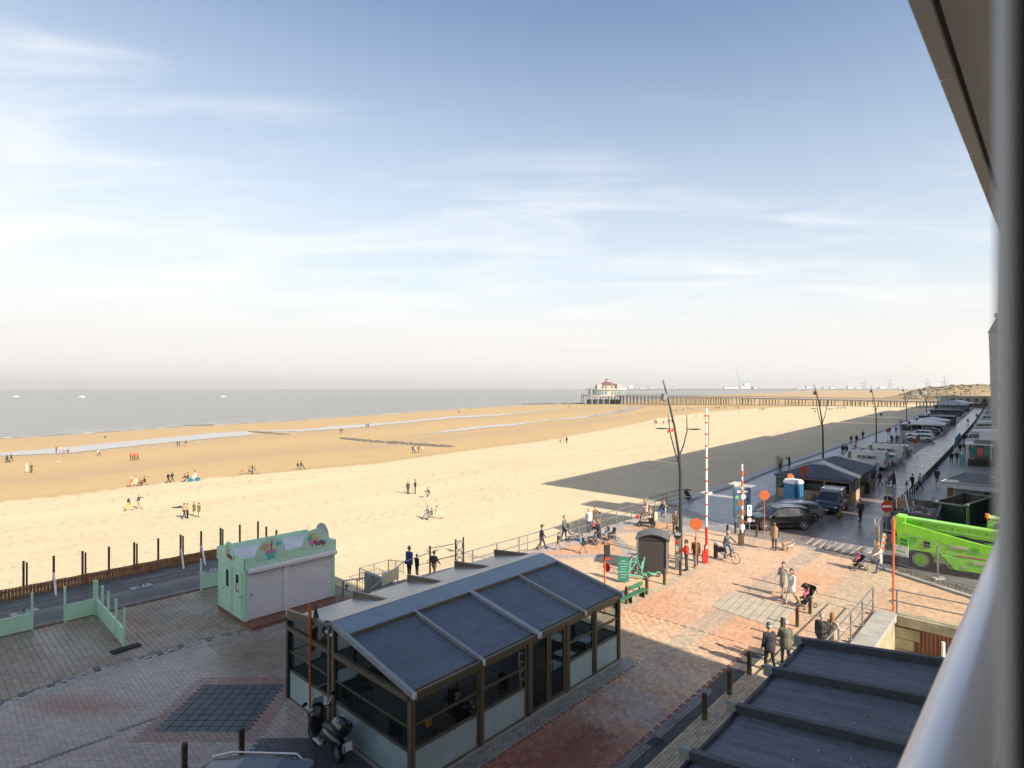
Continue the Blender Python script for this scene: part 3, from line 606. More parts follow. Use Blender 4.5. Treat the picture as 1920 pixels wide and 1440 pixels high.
# ---- dunes, far town, horizon port
M_DUNE = mat('dune_sand_grass', (.27, .20, .09), .95, 0, .5, .05, .8, .6)
mb = MB(); V = []; nx, ny = 70, 26
P0 = G(1745, 741); P1 = Vector((1290, 1400, 0))
def dune_h(a, c): return (.5+fbm(np.float64(a*9), np.float64(c*5), 3)*1.1)*math.sin(PI*c)**.6*min(1, a*7)
pts = []
for i in range(nx):
    for j in range(ny):
        a = i/(nx-1); c = j/(ny-1); ctr = Vector((455, 640, 0)).lerp(Vector((1450, 1750, 0)), a); p = ctr+Vector((-.774, .633, 0))*((c-.5)*(90+150*a))
        pts.append((p.x, p.y, -1+dune_h(a, c)*(11+9*a)))
mb.add(pts, [(i*ny+j, (i+1)*ny+j, (i+1)*ny+j+1, i*ny+j+1) for i in range(nx-1) for j in range(ny-1)])
struct('dunes', mb, M_DUNE, smooth=True)
M_BUSH = mat('dune_shrub', (.07, .06, .03), .95, 0, .4, .5)
mb = MB()
for k in range(900):
    a = random.random()**1.3; c = random.uniform(.08, .9); ctr = Vector((455, 640, 0)).lerp(Vector((1450, 1750, 0)), a); p = ctr+Vector((-.774, .633, 0))*((c-.5)*(90+150*a)); r = random.uniform(.6, 2.4)*(1+a)
    if fbm(np.float64(a*14), np.float64(c*6), 8) < .47: continue
    mb.ell((p.x, p.y, -1+dune_h(a, c)*(11+9*a)), r, r*.8, r*.55, 6, 4, k)
tag(part('dune_scrub', mb, M_BUSH), 'dark marram and scrub scattered over the dunes', 'scrub', kind='stuff')
# breakwater with port
M_FAR = mat('breakwater_stone', (.16, .16, .15), .9, 0, .1, .01); M_PALE = mat('pale_cladding', (.62, .62, .6), .7, 0, .1, .02); M_PORT = mat('port_steel', (.2, .33, .42), .6, 0, .05, .02)
def FP(px, Y, z=SZ): return Vector(((px-HX)*Y/F, Y, z))
mb = MB(); a = FP(1098, 5200); c = FP(1700, 5200); mb.beam((a.x, a.y, -1), (c.x, c.y, -1), 40, 14)
tag(part('breakwater', mb, M_FAR), 'long low port breakwater on the hazy horizon behind the pier', 'breakwater')
fl = MB().poly([G(1512, 731, -6.4), FP(1600, 9000, -6.4), FP(2600, 9000, -6.4), FP(2400, 1500, -6.4)]); 
random.seed(11)
for i, (x, wd, h) in enumerate([(1168, 14, 16), (1182, 8, 26), (1205, 10, 10), (1222, 8, 12), (1252, 6, 11), (1262, 12, 9), (1370, 26, 16), (1400, 24, 18), (1412, 10, 14), (1500, 18, 9), (1514, 6, 20), (1545, 5, 14), (1560, 8, 14), (1592, 7, 17), (1608, 8, 12), (1652, 9, 14), (1690, 12, 10)]):
    p = FP(x, 5250); Wm = wd*5250/F; mb = MB().bx(-Wm/2, Wm/2, -15, 15, 0, 6+h*1.6)
    b_ = root('port_building', ['pale low warehouse', 'white storage block', 'pale port shed', 'long white hall'][i % 4]+' on the far breakwater, %s from its seaward tip' % ['first', 'second', 'third', 'fourth', 'fifth', 'sixth', 'seventh', 'eighth', 'ninth', 'tenth', 'eleventh', 'twelfth', 'thirteenth', 'fourteenth', 'fifteenth', 'sixteenth', 'seventeenth'][i], 'port building', p, 0, 'port buildings on the breakwater')
    part('wall', mb, M_PALE, b_); part('roof', MB().bx(-Wm/2-1, Wm/2+1, -16, 16, 6+h*1.6, 8+h*1.6), M_FAR, b_)
def crane(px, label, sc=1, Y=5400):
    r = root('gantry_crane', label, 'crane', FP(px, Y, 0), .4, 'gantry cranes in the far port'); r.scale = (sc,)*3
    for sx in (-1, 1):
        for sy in (-1, 1): part('leg', MB().beam((sx*14, sy*10, 0), (sx*14, sy*10, 55), 3, 3), M_PORT, r)
    part('upper_beam', MB().bx(-16, 16, -12, 12, 50, 56), M_PORT, r); part('lower_beam', MB().bx(-16, 16, -12, 12, 26, 29), M_PORT, r)
    part('boom', MB().beam((-75, 0, 58), (50, 0, 58), 5, 5), M_PORT, r); part('mast', MB().beam((0, 0, 56), (-6, 0, 92), 3, 3).beam((-6, 0, 92), (-60, 0, 60), 1.5, 1.5).beam((-6, 0, 92), (40, 0, 60), 1.5, 1.5), M_PORT, r)
crane(1621, 'pale gantry crane left of the pair over the sand flats'); crane(1670, 'pale gantry crane second from the left over the sand flats'); crane(1740, 'faint gantry crane above the beach club', 1.1); crane(1772, 'largest faint gantry crane above the dunes', 1.3)
# tall blue-grey crane vessel on the horizon
r = root('crane_vessel', 'tall pale blue crane vessel on the horizon beyond the pier', 'ship', FP(1391, 5600, SZ), .2)
part('hull', MB().prism([(-75, -20, 0), (85, -20, 0), (95, 0, 0), (85, 20, 0), (-75, 20, 0)], (0, 0, 30)), M_PORT, r); part('superstructure', MB().bx(20, 70, -15, 15, 30, 62), M_PALE, r)
part('boom', MB().beam((-30, 0, 30), (-28, 0, 95), 9, 9).beam((-28, 0, 95), (70, 0, 72), 7, 9).beam((-28, 0, 95), (-48, 0, 190), 5, 6).beam((-28, 0, 80), (80, 0, 50), 5, 6), M_PORT, r)
M_TURB = mat('turbine_white', (.7, .72, .74), .5, 0, .05, .1)
ords = ['first', 'second', 'third', 'fourth', 'fifth', 'sixth', 'seventh', 'eighth', 'ninth']
for i, x in enumerate((1203, 1285, 1318, 1361, 1419, 1480, 1530, 1840-40, 1822)):
    r = root('wind_turbine', 'thin white wind turbine in the haze, %s from the left along the horizon' % ords[i], 'wind turbine', FP(x, 7200, -2), 0, 'wind turbines on the horizon')
    part('mast', MB().cyl((0, 0, 0), (0, 0, 80), 2.2, 1.4, 8), M_TURB, r); mb = MB(); a0 = random.random()*2
    for k in range(3): mb.beam((0, -3, 80), (math.cos(a0+k*2.094)*42, -3, 80+math.sin(a0+k*2.094)*42), 2, .6)
    part('rotor', mb, M_TURB, r)
# boats
def boat(px, py, Lm, label, kind=0):
    p = G(px, py, SZ); r = root('boat' if kind == 0 else 'cargo_ship', label, 'boat' if kind == 0 else 'ship', p, .15)
    h = Lm*.1; part('hull', MB().prism([(-Lm/2, -Lm*.13, 0), (Lm*.3, -Lm*.13, 0), (Lm/2, 0, 0), (Lm*.3, Lm*.13, 0), (-Lm/2, Lm*.13, 0)], (0, 0, h)), M_WHITE if kind == 0 else M_FAR, r)
    part('cabin', MB().prism([(-Lm*.2, 0, h), (Lm*.18, 0, h), (Lm*.08, 0, h*2.3), (-Lm*.16, 0, h*2.3)], (0, Lm*.1, 0)), M_WHITE, r)
    part('mast', MB().cyl((0, .1, h*2), (0, .1, h*(3.4 if kind == 0 else 2.6)), Lm*.012, None, 6), M_WHITE, r)
boat(31, 744, 9.5, 'small white boat near the left edge of the sea'); boat(154, 744.6, 11, 'white motor boat, second on the sea from the left'); boat(419, 744, 9, 'small bluish white boat right of the other two')
boat(478, 729.9, 130, 'faint cargo ship on the horizon, left of the two', 1); boat(535, 729.9, 120, 'faint cargo ship on the horizon, right of the two', 1)
# haze: one closed box round everything
hm = bpy.data.materials.new('haze_air'); hm.use_nodes = True; t = hm.node_tree; t.nodes.remove(t.nodes['Principled BSDF']); pvn = t.nodes.new('ShaderNodeVolumePrincipled')
pvn.inputs['Color'].default_value = (1, .98, .94, 1); pvn.inputs['Density'].default_value = .00009; pvn.inputs['Anisotropy'].default_value = .2; t.links.new(pvn.outputs[0], t.nodes['Material Output'].inputs['Volume'])
hb = part('haze', MB().bx(-26000, 16000, -150, 21000, -9, 225), hm, kind='stuff')
# ================================================================ BUILDINGS (they cast the big shadows)
M_BWALL = mat('facade_render', (.66, .60, .52), .85, 0, .1, .4); M_BWIN = mat('dark_window', (.03, .035, .04), .15, 0, .1, 1); M_BRICKW = brick_mat('brown_brick_wall', (.26, .19, .13), .22, .075, 0, .85, .15)
def building(a, b, h, label, depth=14, z0=0, fl=3.0, group='apartment blocks along the promenade'):
    """a, b: facade ends on the ground, left end first; the block stands to the right of a->b"""
    d = (b-a); Ln = d.length; rz = math.atan2(d.y, d.x); r = root('apartment_block', label, 'building', a, rz, group)
    part('wall', MB().bx(0, Ln, -depth, 0, z0, h), M_BWALL, r); part('roof', MB().bx(.2, Ln-.2, -depth+.2, -.4, h, h+.15), M_DARKM, r)
    mbs = MB(); mbw = MB(); nb = max(1, int(Ln/4)); nf = int(h/fl)
    for i in range(nf):
        for j in range(nb):
            x = (j+.5)*Ln/nb; mbs.bx(x-1.5, x+1.5, -.05, .06, i*fl+.5, i*fl+2.6); 
            if i: mbw.bx(x-1.7, x+1.7, .0, .55, i*fl-.12, i*fl+.02).bx(x-1.7, x+1.7, .50, .55, i*fl+.02, i*fl+.95)
    part('window_panes', mbs, M_BWIN, r, kind='stuff'); part('balconies', mbw, M_WHITE, r, kind='stuff'); return r
# own building: facade just behind the camera
fd = Vector((.945, 1, 0)).normalized(); fp = Vector((fd.y, -fd.x, 0)); O = Vector((0, 0, 0))+fp*.42
M_SOFF = mat('soffit_concrete', (.84, .74, .62), .9, 0, .1, 1.2, .3, 25)
a = O-fd*95; b = O+fd*20.9
ob = root('balcony_building', 'tall apartment building whose balcony this is seen from, with soffit, rail and window frame', 'building', O, math.atan2(fd.y, fd.x))
# local: +x along the facade, +y seaward
part('wall', MB().bx(-95, 20.9, -16, -.25, 0, 8.4).bx(-95, -1.5, -16, -.25, 8.4, 28).bx(4.5, 20.9, -16, -.25, 8.4, 28).bx(-1.5, 4.5, -16, -5, 8.4, 28), M_BWALL, ob)
part('roof', MB().bx(-95, 20.9, -16, -.3, 28, 28.3), M_DARKM, ob)
so = .42+.39*.727
mb = MB(); mb.bx(-6, 20.9, -.24, so-.055, CH+1.0, CH+1.2)
part('soffit', mb, M_SOFF, ob)
xs_ = [-6, .98, 2.3, 3.1, 4.4, 6.5, 9, 13, 20.9]
for i in range(len(xs_)-1): part('edge_slab', MB().bx(xs_[i]+.006, xs_[i+1]-.006, so-.04, so, CH+.985, CH+1.25), M_SOFF, ob)
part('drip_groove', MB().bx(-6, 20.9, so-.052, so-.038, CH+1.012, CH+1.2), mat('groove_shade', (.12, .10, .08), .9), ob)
M_ALU = mat('brushed_aluminium', (.86, .87, .90), .30, .12, .04, 3)
ro = .42+.243*.727-.052
part('handrail', MB().cyl((-3, ro, CH-.57), (7, ro, CH-.57), .052, n=40), M_ALU, ob, smooth=True)
for x in (-2.5, -1.2, 6.9): part('rail_post', MB().cyl((x, ro, CH-1.57), (x, ro, CH-.6), .02), M_ALU, ob)
wf = root('window_frame', 'grey and black sliding window frame at the right edge of the view', 'window frame', (.1672, .2, CH-1.0))
part('outer_profile', MB().cyl((.0038, 0, 0), (.0038, 0, 2.2), .0038, n=24), mat('grey_profile', (.42, .43, .43), .45, .2, .03), wf, smooth=True)
part('rubber_seal', MB().bx(.0028, .16, -.02, -.005, 0, 2.2), mat('black_seal', (.004, .004, .004), .9, 0, .0), wf)
# facade blocks beyond the gap, placed from the tips of their shadows on the sand
FC = lambda Y: Vector((.832*Y+1.2, Y, 0))
sh = Vector((SDIR.x, SDIR.y, 0)).normalized(); tanel = math.tan(SUN_EL)
def corner(px, py):
    P = GS(px, py); # P - sh*t on facade line X = .8165Y+1.5
    t = ((.832*P.y+1.2)-P.x)/(-sh.x+.832*sh.y); Q = P-sh*t; return Vector((Q.x, Q.y, 0)), t*tanel+P.z
def blk(p0, p1, label, depth=14):
    a, h0 = corner(*p0); b, h1 = corner(*p1); return building(a, b, (h0+h1)/2, label, depth)
q0 = FC(33.2); q1, hh = corner(1122, 962)
building(q0, corner(1108, 957)[0], hh, 'corner apartment block next to the stairwell gap, lit end wall')
BLK = [((1073, 943.7), (1128, 940), 'narrow apartment block, second past the stairwell gap'), ((1142, 943), (1190, 944), 'low slot building between two apartment blocks'), ((1017, 908), (1209, 863), 'long tallest apartment block of the far row'),
       ((1212, 862), (1425, 822), 'long apartment block behind the white vans'), ((1413, 816), (1588, 793), 'apartment block past the long one, stepped roof'), ((1555, 791), (1640, 778.5), 'apartment block before the second side street'),
       ((1600, 780.6), (1672, 770.5), 'narrower apartment block past the second side street'), ((1661, 769.5), (1745, 760), 'farthest apartment block of the shaded row')]
ends = [(corner(*p0), corner(*p1)) for p0, p1, _ in BLK]
for i, ((c0, h0), (c1, h1)) in enumerate(ends):
    if 2 <= i < 7:      # neighbours stand close together, only a narrow alley between
        nx = ends[i+1][0][0]; c1 = nx-(nx-c0).normalized()*(.6 if i < 4 else 2.2)
    building(c0, c1, (h0+h1)/2, BLK[i][2])
# turreted villa whose tower shows beside the window frame
tw = root('turret_house', 'old grey house with round turret and pointed top beside the window frame', 'building', Vector((109.5, 130, 0)))
part('wall', MB().cyl((0, 0, 0), (0, 0, 20), 1.7, 2.2, 14).cyl((0, 0, 20), (0, 0, 23), 2.2, 2.3, 14), M_CONC, tw, True); part('roof', MB().cyl((0, 0, 23), (0, 0, 26.5), 2.5, .9, 14).cyl((0, 0, 26.5), (0, 0, 27.3), 1.3, 1.3, 12).cyl((0, 0, 27.3), (0, 0, 30), .08, .05, 6), M_GREY, tw, True)
part('pennant', MB().prism([(0, 0, 29.2), (-1, 0, 29.3), (0, 0, 30)], (0, .05, 0)), M_DARKM, tw)
# ================================================================ STAIRWELL PIT
M_STONEW = mat('mossy_stone', (.34, .30, .19), .9, 0, .3, 1.6, .4, 20); M_REDBR = brick_mat('old_red_brick', (.26, .11, .07), .22, .075, 0, .9, .3)
pw = root('stairwell_wall', 'pale stone and old red brick retaining wall of the sunken passage', 'wall', UN(20.6, 5.8), TH)
part('side_wall', MB().bx(0, 11, -.55, 0, -3.6, -.02), M_STONEW, pw)
for i in range(6): part('coping', MB().bx(1.84*i+.01, 1.84*i+1.83, -.62, .18, -.02, .14), M_CONC, pw)
part('brick_face', MB().bx(11.0, 11.5, -60, -.55, -3.6, -.35), M_REDBR, pw)
for i in range(5): part('coping', MB().bx(10.9, 11.55, -2.3*i-2.9, -2.3*i-.62, -.34, .1), M_STONEW, pw)
for i in range(6):
    wq = .95 if i % 2 else .72; part('quoin', MB().bx(10.93, 11.2, -.55-wq, -.55, -3.4+.5*i, -2.93+.5*i), M_STONEW, pw)
part('pipe', MB().cyl((10.9, -2.35, -3.6), (10.9, -2.35, -.6), .07, n=12), M_WHITE, pw, True)
def railing(pts, label, hgt=1.1, bars=2, r=.03, pr=.035, group=None, m=None, curl=False):
    m = m or M_GREY; r0 = root('railing', label, 'railing', pts[0], 0, group); p0 = pts[0]
    for p in pts: q = p-p0; part('post', MB().cyl((q.x, q.y, 0), (q.x, q.y, hgt+.03), pr, n=8).box(q.x, q.y, .01, .2, .2, .02), m, r0)
    for k in range(bars):
        z = hgt*(1-k*.46) if bars == 2 else hgt-k*hgt*.8/(bars-1)
        tp = [(p.x-p0.x, p.y-p0.y, z+p.z-p0.z) for p in pts]
        if curl:
            d = (pts[0]-pts[1]).normalized()*.18; tp = [(d.x, d.y, z-.14), (d.x*1.7, d.y*1.7, z-.07), (d.x, d.y, z)]+tp
        part('rail', MB().tube(tp, r, 6), m, r0, True)
    return r0
railing([UN(21.6, 6.05, .14), UN(23.3, 6.05, .14), UN(25.2, 6.05, .14), UN(27.1, 6.05, .14), UN(29.1, 6.05, .14), UN(31.2, 6.05, .14)], 'grey two-bar railing along the stone coping beside the elderly couple')
railing([UN(31.7, 5.2, .1), UN(31.7, 2.6, .1), UN(31.7, 0, .1), UN(31.7, -2.6, .1), UN(31.7, -5.2, .1)], 'grey two-bar railing with curled ends above the old brick wall', curl=True)
# ================================================================ SEA RAILING
sp = [UN(u, 24.6) for u in (23.2, 25.2, 27.2, 29.3, 31.4, 33.5, 36.2, 38.4, 40.6, 42.6, 44.4)]
railing(sp, 'long two-bar railing of the sea wall by the lookout plaza', 1.1, 2)
rr = [G(1221, 959), G(1257, 947), G(1290, 937)]; rr2 = [p+NV*.0 for p in rr]
for k, off in enumerate((.5, 1.0)): railing([p+NV*(-.0)-Vector((.6, -.2, 0))*off+Vector((0, 0, -.02)) for p in rr], 'ramp railing %s behind the sea wall rail' % ('first' if k == 0 else 'second'), 1.0, 3, .022)
# ================================================================ CAFE (glass veranda)
CU0, CU1, CN0, CN1, CNR = 9.3, 19.3, 12.25, 18.9, 16.1
cf = root('cafe_veranda', 'bronze-framed glass cafe veranda with dark retractable fabric roof panels', 'cafe', UN(CU0, CN0), TH)
LU = CU1-CU0; W = CN1-CN0; NR = CNR-CN0; ZE = 2.55; ZR_ = 3.25; ZS = 2.72
M_FAB = mat('blue_black_awning', (.115, .142, .18), .62, 0, .14, 2.0, .35, 160, spec=.35, streak=((.5, 11, 1), .22)); M_FROST = mat('frosted_glass', (.36, .48, .50), .35, 0, .12, 1.2, spec=.5); M_ROOFM = mat('grey_metal_sheet', (.30, .36, .40), .35, .5, .08, 2)
M_RSEA = mat('pale_louvre_sheet', (.36, .365, .365), .32, .55, .08, 2); G_CAFE = glass('cafe_glass', (.02, .025, .025), .06)
M_CAP = mat('white_end_cap', (.72, .72, .70), .4)
def zr(n): return ZE+.06+(ZR_-ZE)*min(n, NR)/NR if n <= NR else ZR_+.06-(ZR_-ZS)*(n-NR)/(W-NR)
# landward posts and bays
bays = [(0, 2.55), (2.55, 4.65), (6.72, 8.35), (8.35, 10)]
for u in (0.06, 2.55, 4.68, 6.66, 8.35, 9.94): part('post', MB().bx(u-.07, u+.07, -.07, .09, 0, ZE-.08).bx(u-.025, u+.025, -.085, -.07, 0, ZE-.1), M_BRONZE, cf)
part('eave_beam', MB().bx(-.03, LU+.03, -.10, .12, ZE-.14, ZE+.02).bx(-.03, LU+.03, -.14, -.10, ZE-.05, ZE+.03), M_BRONZE, cf)
for a_, b_ in bays:
    x0, x1 = a_+.08, b_-.08; f = part('window', MB().bx(x0, x1, -.03, .05, .98, 1.04).bx(x0, x1, -.03, .05, 1.62, 1.67).bx(x0, x1, -.03, .05, 2.28, 2.41).bx(x0, x1, -.05, .07, 0, .1).bx(x0, x0+.06, -.03, .05, .1, 2.28).bx(x1-.06, x1, -.03, .05, .1, 2.28), M_BRONZE, cf)
    part('frosted_panel', MB().bx(x0+.06, x1-.06, 0, .02, .1, .98), M_FROST, f); part('pane', MB().bx(x0+.06, x1-.06, .005, .015, 1.04, 2.28), G_CAFE, f)
for a_, b_ in ((4.78, 5.68), (5.72, 6.58)):
    f = part('door', MB().bx(a_, a_+.09, -.04, .04, .02, 2.38).bx(b_-.09, b_, -.04, .04, .02, 2.38).bx(a_+.09, b_-.09, -.04, .04, .02, .14).bx(a_+.09, b_-.09, -.04, .04, 2.28, 2.38), M_BRONZE, cf)
    part('pane', MB().bx(a_+.09, b_-.09, -.01, .01, .14, 2.28), G_CAFE, f)
    hx = b_-.06 if a_ < 5 else a_+.06; 
    if a_ > 5: part('handle', MB().cyl((hx+.02, -.09, .8), (hx+.02, -.09, 1.6), .015).beam((hx+.02, -.09, .85), (hx+.02, -.03, .85), .02, .02).beam((hx+.02, -.09, 1.55), (hx+.02, -.03, 1.55), .02, .02), M_BLACK, f)
# gable ends (near u=0, far u=LU)
for e, ux in enumerate((0.0, LU)):
    for n in (W, NR+.12, NR-.12): part('post', MB().bx(ux-.07, ux+.07, n-.07, n+.07, 0, (zr(n)-.08)), M_BRONZE if n < W else M_DARKM, cf)
    part('gable_beam', MB().beam((ux-.02, 0, ZE-.12), (ux-.02, NR-.1, ZE-.12), .13, .15).beam((ux-.02, NR+.1, ZE-.12), (ux-.02, W, ZE-.12), .13, .15).beam((ux-.09, 0, ZE-.05), (ux-.09, W, ZE-.05), .03, .03), M_BRONZE, cf)
    for a_, b_ in ((.08, NR-.2), (NR+.2, W-.08)):
        f = part('window', MB().bx(ux-.03, ux+.03, a_, b_, 0, .09).bx(ux-.03, ux+.03, a_, b_, .98, 1.04).bx(ux-.025, ux+.025, a_, b_, 1.62, 1.66), M_BRONZE, cf)
        part('frosted_panel', MB().bx(ux-.008, ux+.008, a_, b_, .09, .98), M_FROST, f); part('pane', MB().bx(ux-.005, ux+.005, a_, b_, 1.04, ZE-.2), G_CAFE, f)
    for a_, b_ in ((.4, NR-.1), (NR+.1, W-.08)):
        part('gable_pane', MB().prism([(ux-.004, a_, ZE-.03), (ux-.004, b_, ZE-.03), (ux-.004, b_, zr(b_)-.06), (ux-.004, a_, zr(a_)-.06)], (.008, 0, 0)), G_CAFE, cf)
# seaward wall
for u in (0.07, 2.5, 5, 7.5, 9.93): part('post', MB().bx(u-.05, u+.05, W-.1, W, 0, ZS), M_BRONZE, cf)
for i in range(4):
    x0, x1 = i*2.5+.06, i*2.5+2.44; f = part('window', MB().bx(x0, x1, W-.06, W-.01, .98, 1.04).bx(x0, x1, W-.06, W-.01, 1.62, 1.66).bx(x0, x1, W-.06, W-.01, ZS-.1, ZS), M_BRONZE, cf)
    part('pane', MB().bx(x0, x1, W-.04, W-.03, 1.04, ZS-.1), G_CAFE, f); part('frosted_panel', MB().bx(x0, x1, W-.045, W-.025, .05, .98), M_FROST, f)
# roof: landward fabric panels between raised rafters
ru = [0.0, 2.52, 5.03, 7.55, 10.0]; NB = NR-.85
for i in range(4):
    mb = MB(); a_, b_ = ru[i]+.09, ru[i+1]-.09; m_ = 22; k_ = 14
    vs = []
    for j in range(m_+1):
        for q in range(k_+1):
            x = a_+(b_-a_)*j/m_; n = .02+(NB-.02)*q/k_; sag = -.055-.02*math.sin(PI*q/k_)+.004*math.sin(q*2.1)+.003*math.sin(j*1.9+q)
            edge_ = min(j, m_-j)/m_; sag += -.012*math.exp(-edge_*14)*math.sin(q*3.3+i) ; vs.append((x, n, zr(n)+sag))
    mb.add(vs, [(j*(k_+1)+q, (j+1)*(k_+1)+q, (j+1)*(k_+1)+q+1, j*(k_+1)+q+1) for j in range(m_) for q in range(k_)])
    part('fabric_panel', mb, M_FAB, cf, True)
    part('front_bar', MB().box((a_+b_)/2, .0, zr(0)-.05, b_-a_, .07, .06), M_DARKM, cf)
for i, u in enumerate(ru):
    wd = .075 if i in (0, 4) else .06
    for s in ((-1, 1) if 0 < i < 4 and i == 2 else (0,)):
        u_ = u+s*.045; part('rafter', MB().beam((u_, -.18, zr(0)-.06), (u_, NR-.05, zr(NR)-.02), wd*1.5, .15), mat('rafter_grey', (.33, .35, .35), .4, .3), cf)
        part('end_cap', MB().box(u_, -.2, zr(0)-.07, wd*1.7, .05, .16), M_CAP, cf, bev=.015)
part('ridge_side', MB().beam((0, NB, zr(NB)-.06), (LU, NB, zr(NB)-.06), .05, .22), M_BRONZE, cf)
mb = MB(); k = 0; x = 0.0
while x < LU-.02:   # corrugated landward flashing plates
    sw = .088; mb.prism([(x+.006, NB+.02, zr(NB)+.045), (x+sw-.006, NB+.02, zr(NB)+.045), (x+sw-.006, NR-.02, zr(NR)+.05), (x+.006, NR-.02, zr(NR)+.05)], (0, 0, .02)); x += sw
part('ridge_plates', mb, M_ROOFM, cf, kind='stuff'); part('ridge_bed', MB().prism([(0, NB, zr(NB)+.02), (LU, NB, zr(NB)+.02), (LU, NR, zr(NR)+.03), (0, NR, zr(NR)+.03)], (0, 0, .02)), M_GREY, cf)
mb = MB(); x = 0.0
while x < LU-.02:
    mb.prism([(x+.006, NR+.02, zr(NR)+.05), (x+.12-.006, NR+.02, zr(NR)+.05), (x+.12-.006, NR+.62, zr(NR+.62)+.06), (x+.006, NR+.62, zr(NR+.62)+.06)], (0, 0, .02)); x += .12
part('ridge_plates', mb, M_RSEA, cf, kind='stuff')
for i in range(4):    # seaward folding sheets with long ribs
    mb = MB(); a_, b_ = ru[i]+.04, ru[i+1]-.04
    for q in range(13):
        n0 = NR+.62+(W-.1-NR-.62)*q/13; n1 = NR+.62+(W-.1-NR-.62)*(q+.93)/13; mb.prism([(a_, n0, zr(n0)-.03), (b_, n0, zr(n0)-.03), (b_, n1, zr(n1)-.03), (a_, n1, zr(n1)-.03)], (0, 0, .02))
    part('louvre_sheet', mb, M_RSEA, cf); part('sheet_bed', MB().prism([(a_, NR+.6, zr(NR+.6)-.06), (b_, NR+.6, zr(NR+.6)-.06), (b_, W-.06, zr(W)-.06), (a_, W-.06, zr(W)-.06)], (0, 0, .02)), M_GREY, cf)
for i, u in enumerate(ru): part('rafter', MB().prism([(u-.05, NR+.4, zr(NR+.4)-.05), (u-.05, W+.06, zr(W)-.12), (u-.05, W+.06, zr(W)+.22), (u-.05, NR+.9, zr(NR+.9)+.06)], (.1, 0, 0)), M_BRONZE, cf); part('end_cap', MB().box(u, W+.08, zr(W)+.1, .12, .05, .24), M_CAP, cf, bev=.015)
part('vertical_lamp', MB().ell((-.1, NR-.12, 3.02), .05, .05, .06).ell((-.1, NR+.14, 3.05), .05, .05, .06), M_CAP, cf)
part('interior_floor', MB().bx(.08, LU-.08, .08, W-.12, .004, .03), mat('dark_cafe_floor', (.07, .06, .052), .5, 0, .2, 3), cf)
part('base_sill', MB().bx(-.05, LU+.05, -.12, .1, 0, .05).bx(-.1, .08, 0, W, 0, .05).bx(LU-.08, LU+.1, 0, W, 0, .05), M_CONC, cf)
# cafe furniture
M_TTOP = mat('pale_blue_tabletop', (.42, .50, .54), .35, 0, .05); M_CH = mat('dark_wicker', (.03, .028, .026), .8, 0, .3, 30)
def table(u, n, label, dark=False, grp='tables inside the cafe', s=.72):
    r = root('cafe_table', label, 'table', UN(u, n, .03), TH, grp); part('table_top', MB().box(0, 0, .73, s, s, .03), mat('dark_tabletop', (.05, .04, .035), .3) if dark else M_TTOP, r, bev=.008)
    part('pedestal', MB().cyl((0, 0, .02), (0, 0, .72), .03).box(0, 0, .02, .45, .06, .03).box(0, 0, .02, .06, .45, .03), M_DARKM, r); return r
def chair(u, n, rz, label, grp='wicker chairs inside the cafe'):
    r = root('wicker_chair', label, 'chair', UN(u, n, .03), TH+rz, grp); part('seat', MB().box(0, 0, .45, .44, .44, .05), M_CH, r, bev=.02)
    mb = MB(); pts = [(math.sin(a)*.24, -.1-.14*math.cos(a), .7) for a in np.linspace(-1.3, 1.3, 7)]
    for p, q in zip(pts[:-1], pts[1:]): mb.beam(p, q, .02, .42)
    part('backrest', mb, M_CH, r)
    for sx in (-.18, .18):
        for sy in (-.18, .18): part('leg', MB().cyl((sx, sy, 0), (sx, sy, .44), .014, n=6), M_DARKM, r)
    return r
tl_ = [(17.0, 13.1, 'pale table by the far glass bay nearest the street'), (17.9, 14.1, 'pale table second in the far bay'), (16.7, 15.2, 'pale table in the middle of the far end'), (18.5, 13.3, 'pale table at the far street corner'), (15.9, 13.0, 'large pale table just right of the doors'), (10.6, 17.6, 'pale table behind the near gable glass left half'), (12.6, 16.7, 'pale table deeper inside behind the near gable')]
for u, n, l in tl_: table(u, n, l, s=.8 if 'large' in l or 'gable' in l else .62)
table(11.0, 13.3, 'dark table with glasses beside the seated person', True, s=.9); table(13.0, 13.4, 'dark table in the second bay', True, s=.9); table(13.4, 15.0, 'dark table deep inside the cafe', True)
for u, n, a_, l in ((17.0, 13.75, 3.1, 'round-backed chair behind the nearest pale table'), (18.2, 14.7, 3.1, 'round-backed chair in the far bay, second'), (18.7, 13.95, 3.1, 'round-backed chair at the far street corner'), (16.9, 15.8, 3.1, 'round-backed chair deepest in the far end'), (11.9, 13.6, 1.6, 'dark chair right of the dark table'), (10.2, 14.0, -1.2, 'dark chair behind the dark table'), (12.4, 14.2, 0, 'dark chair between the two dark tables'), (10.9, 16.8, 3, 'dark chair behind the near gable left half'), (12.2, 15.9, 2, 'dark chair deeper behind the near gable'), (13.9, 13.4, 1.5, 'dark chair near the doors')): chair(u, n, a_, l)
ld = root('step_ladder', 'aluminium step ladder leaning inside behind the cafe doors', 'ladder', UN(14.6, 13.1, .03), TH)
part('stile', MB().beam((0, 0, 0), (.35, .5, 2.1), .04, .03).beam((.45, 0, 0), (.75, .5, 2.1), .04, .03), M_ALU, ld); mb = MB()
for k in range(7): t_ = (k+1)/8; mb.beam((.35*t_, .5*t_, 2.1*t_), (.45+.3*t_, .5*t_, 2.1*t_), .05, .02)
part('rung', mb, M_ALU, ld)
part_ = thing('covered_stack', MB().lathe([(.0, 1.5), (.25, 1.48), (.32, 1.2), (.3, .6), (.34, 0)], n=10), mat('grey_dust_sheet', (.16, .15, .14), .8, 0, .2, 6, .6, 12), 'furniture stack under a grey sheet behind the right cafe door', 'covered furniture', UN(15.5, 13.2, .03), smooth=True)
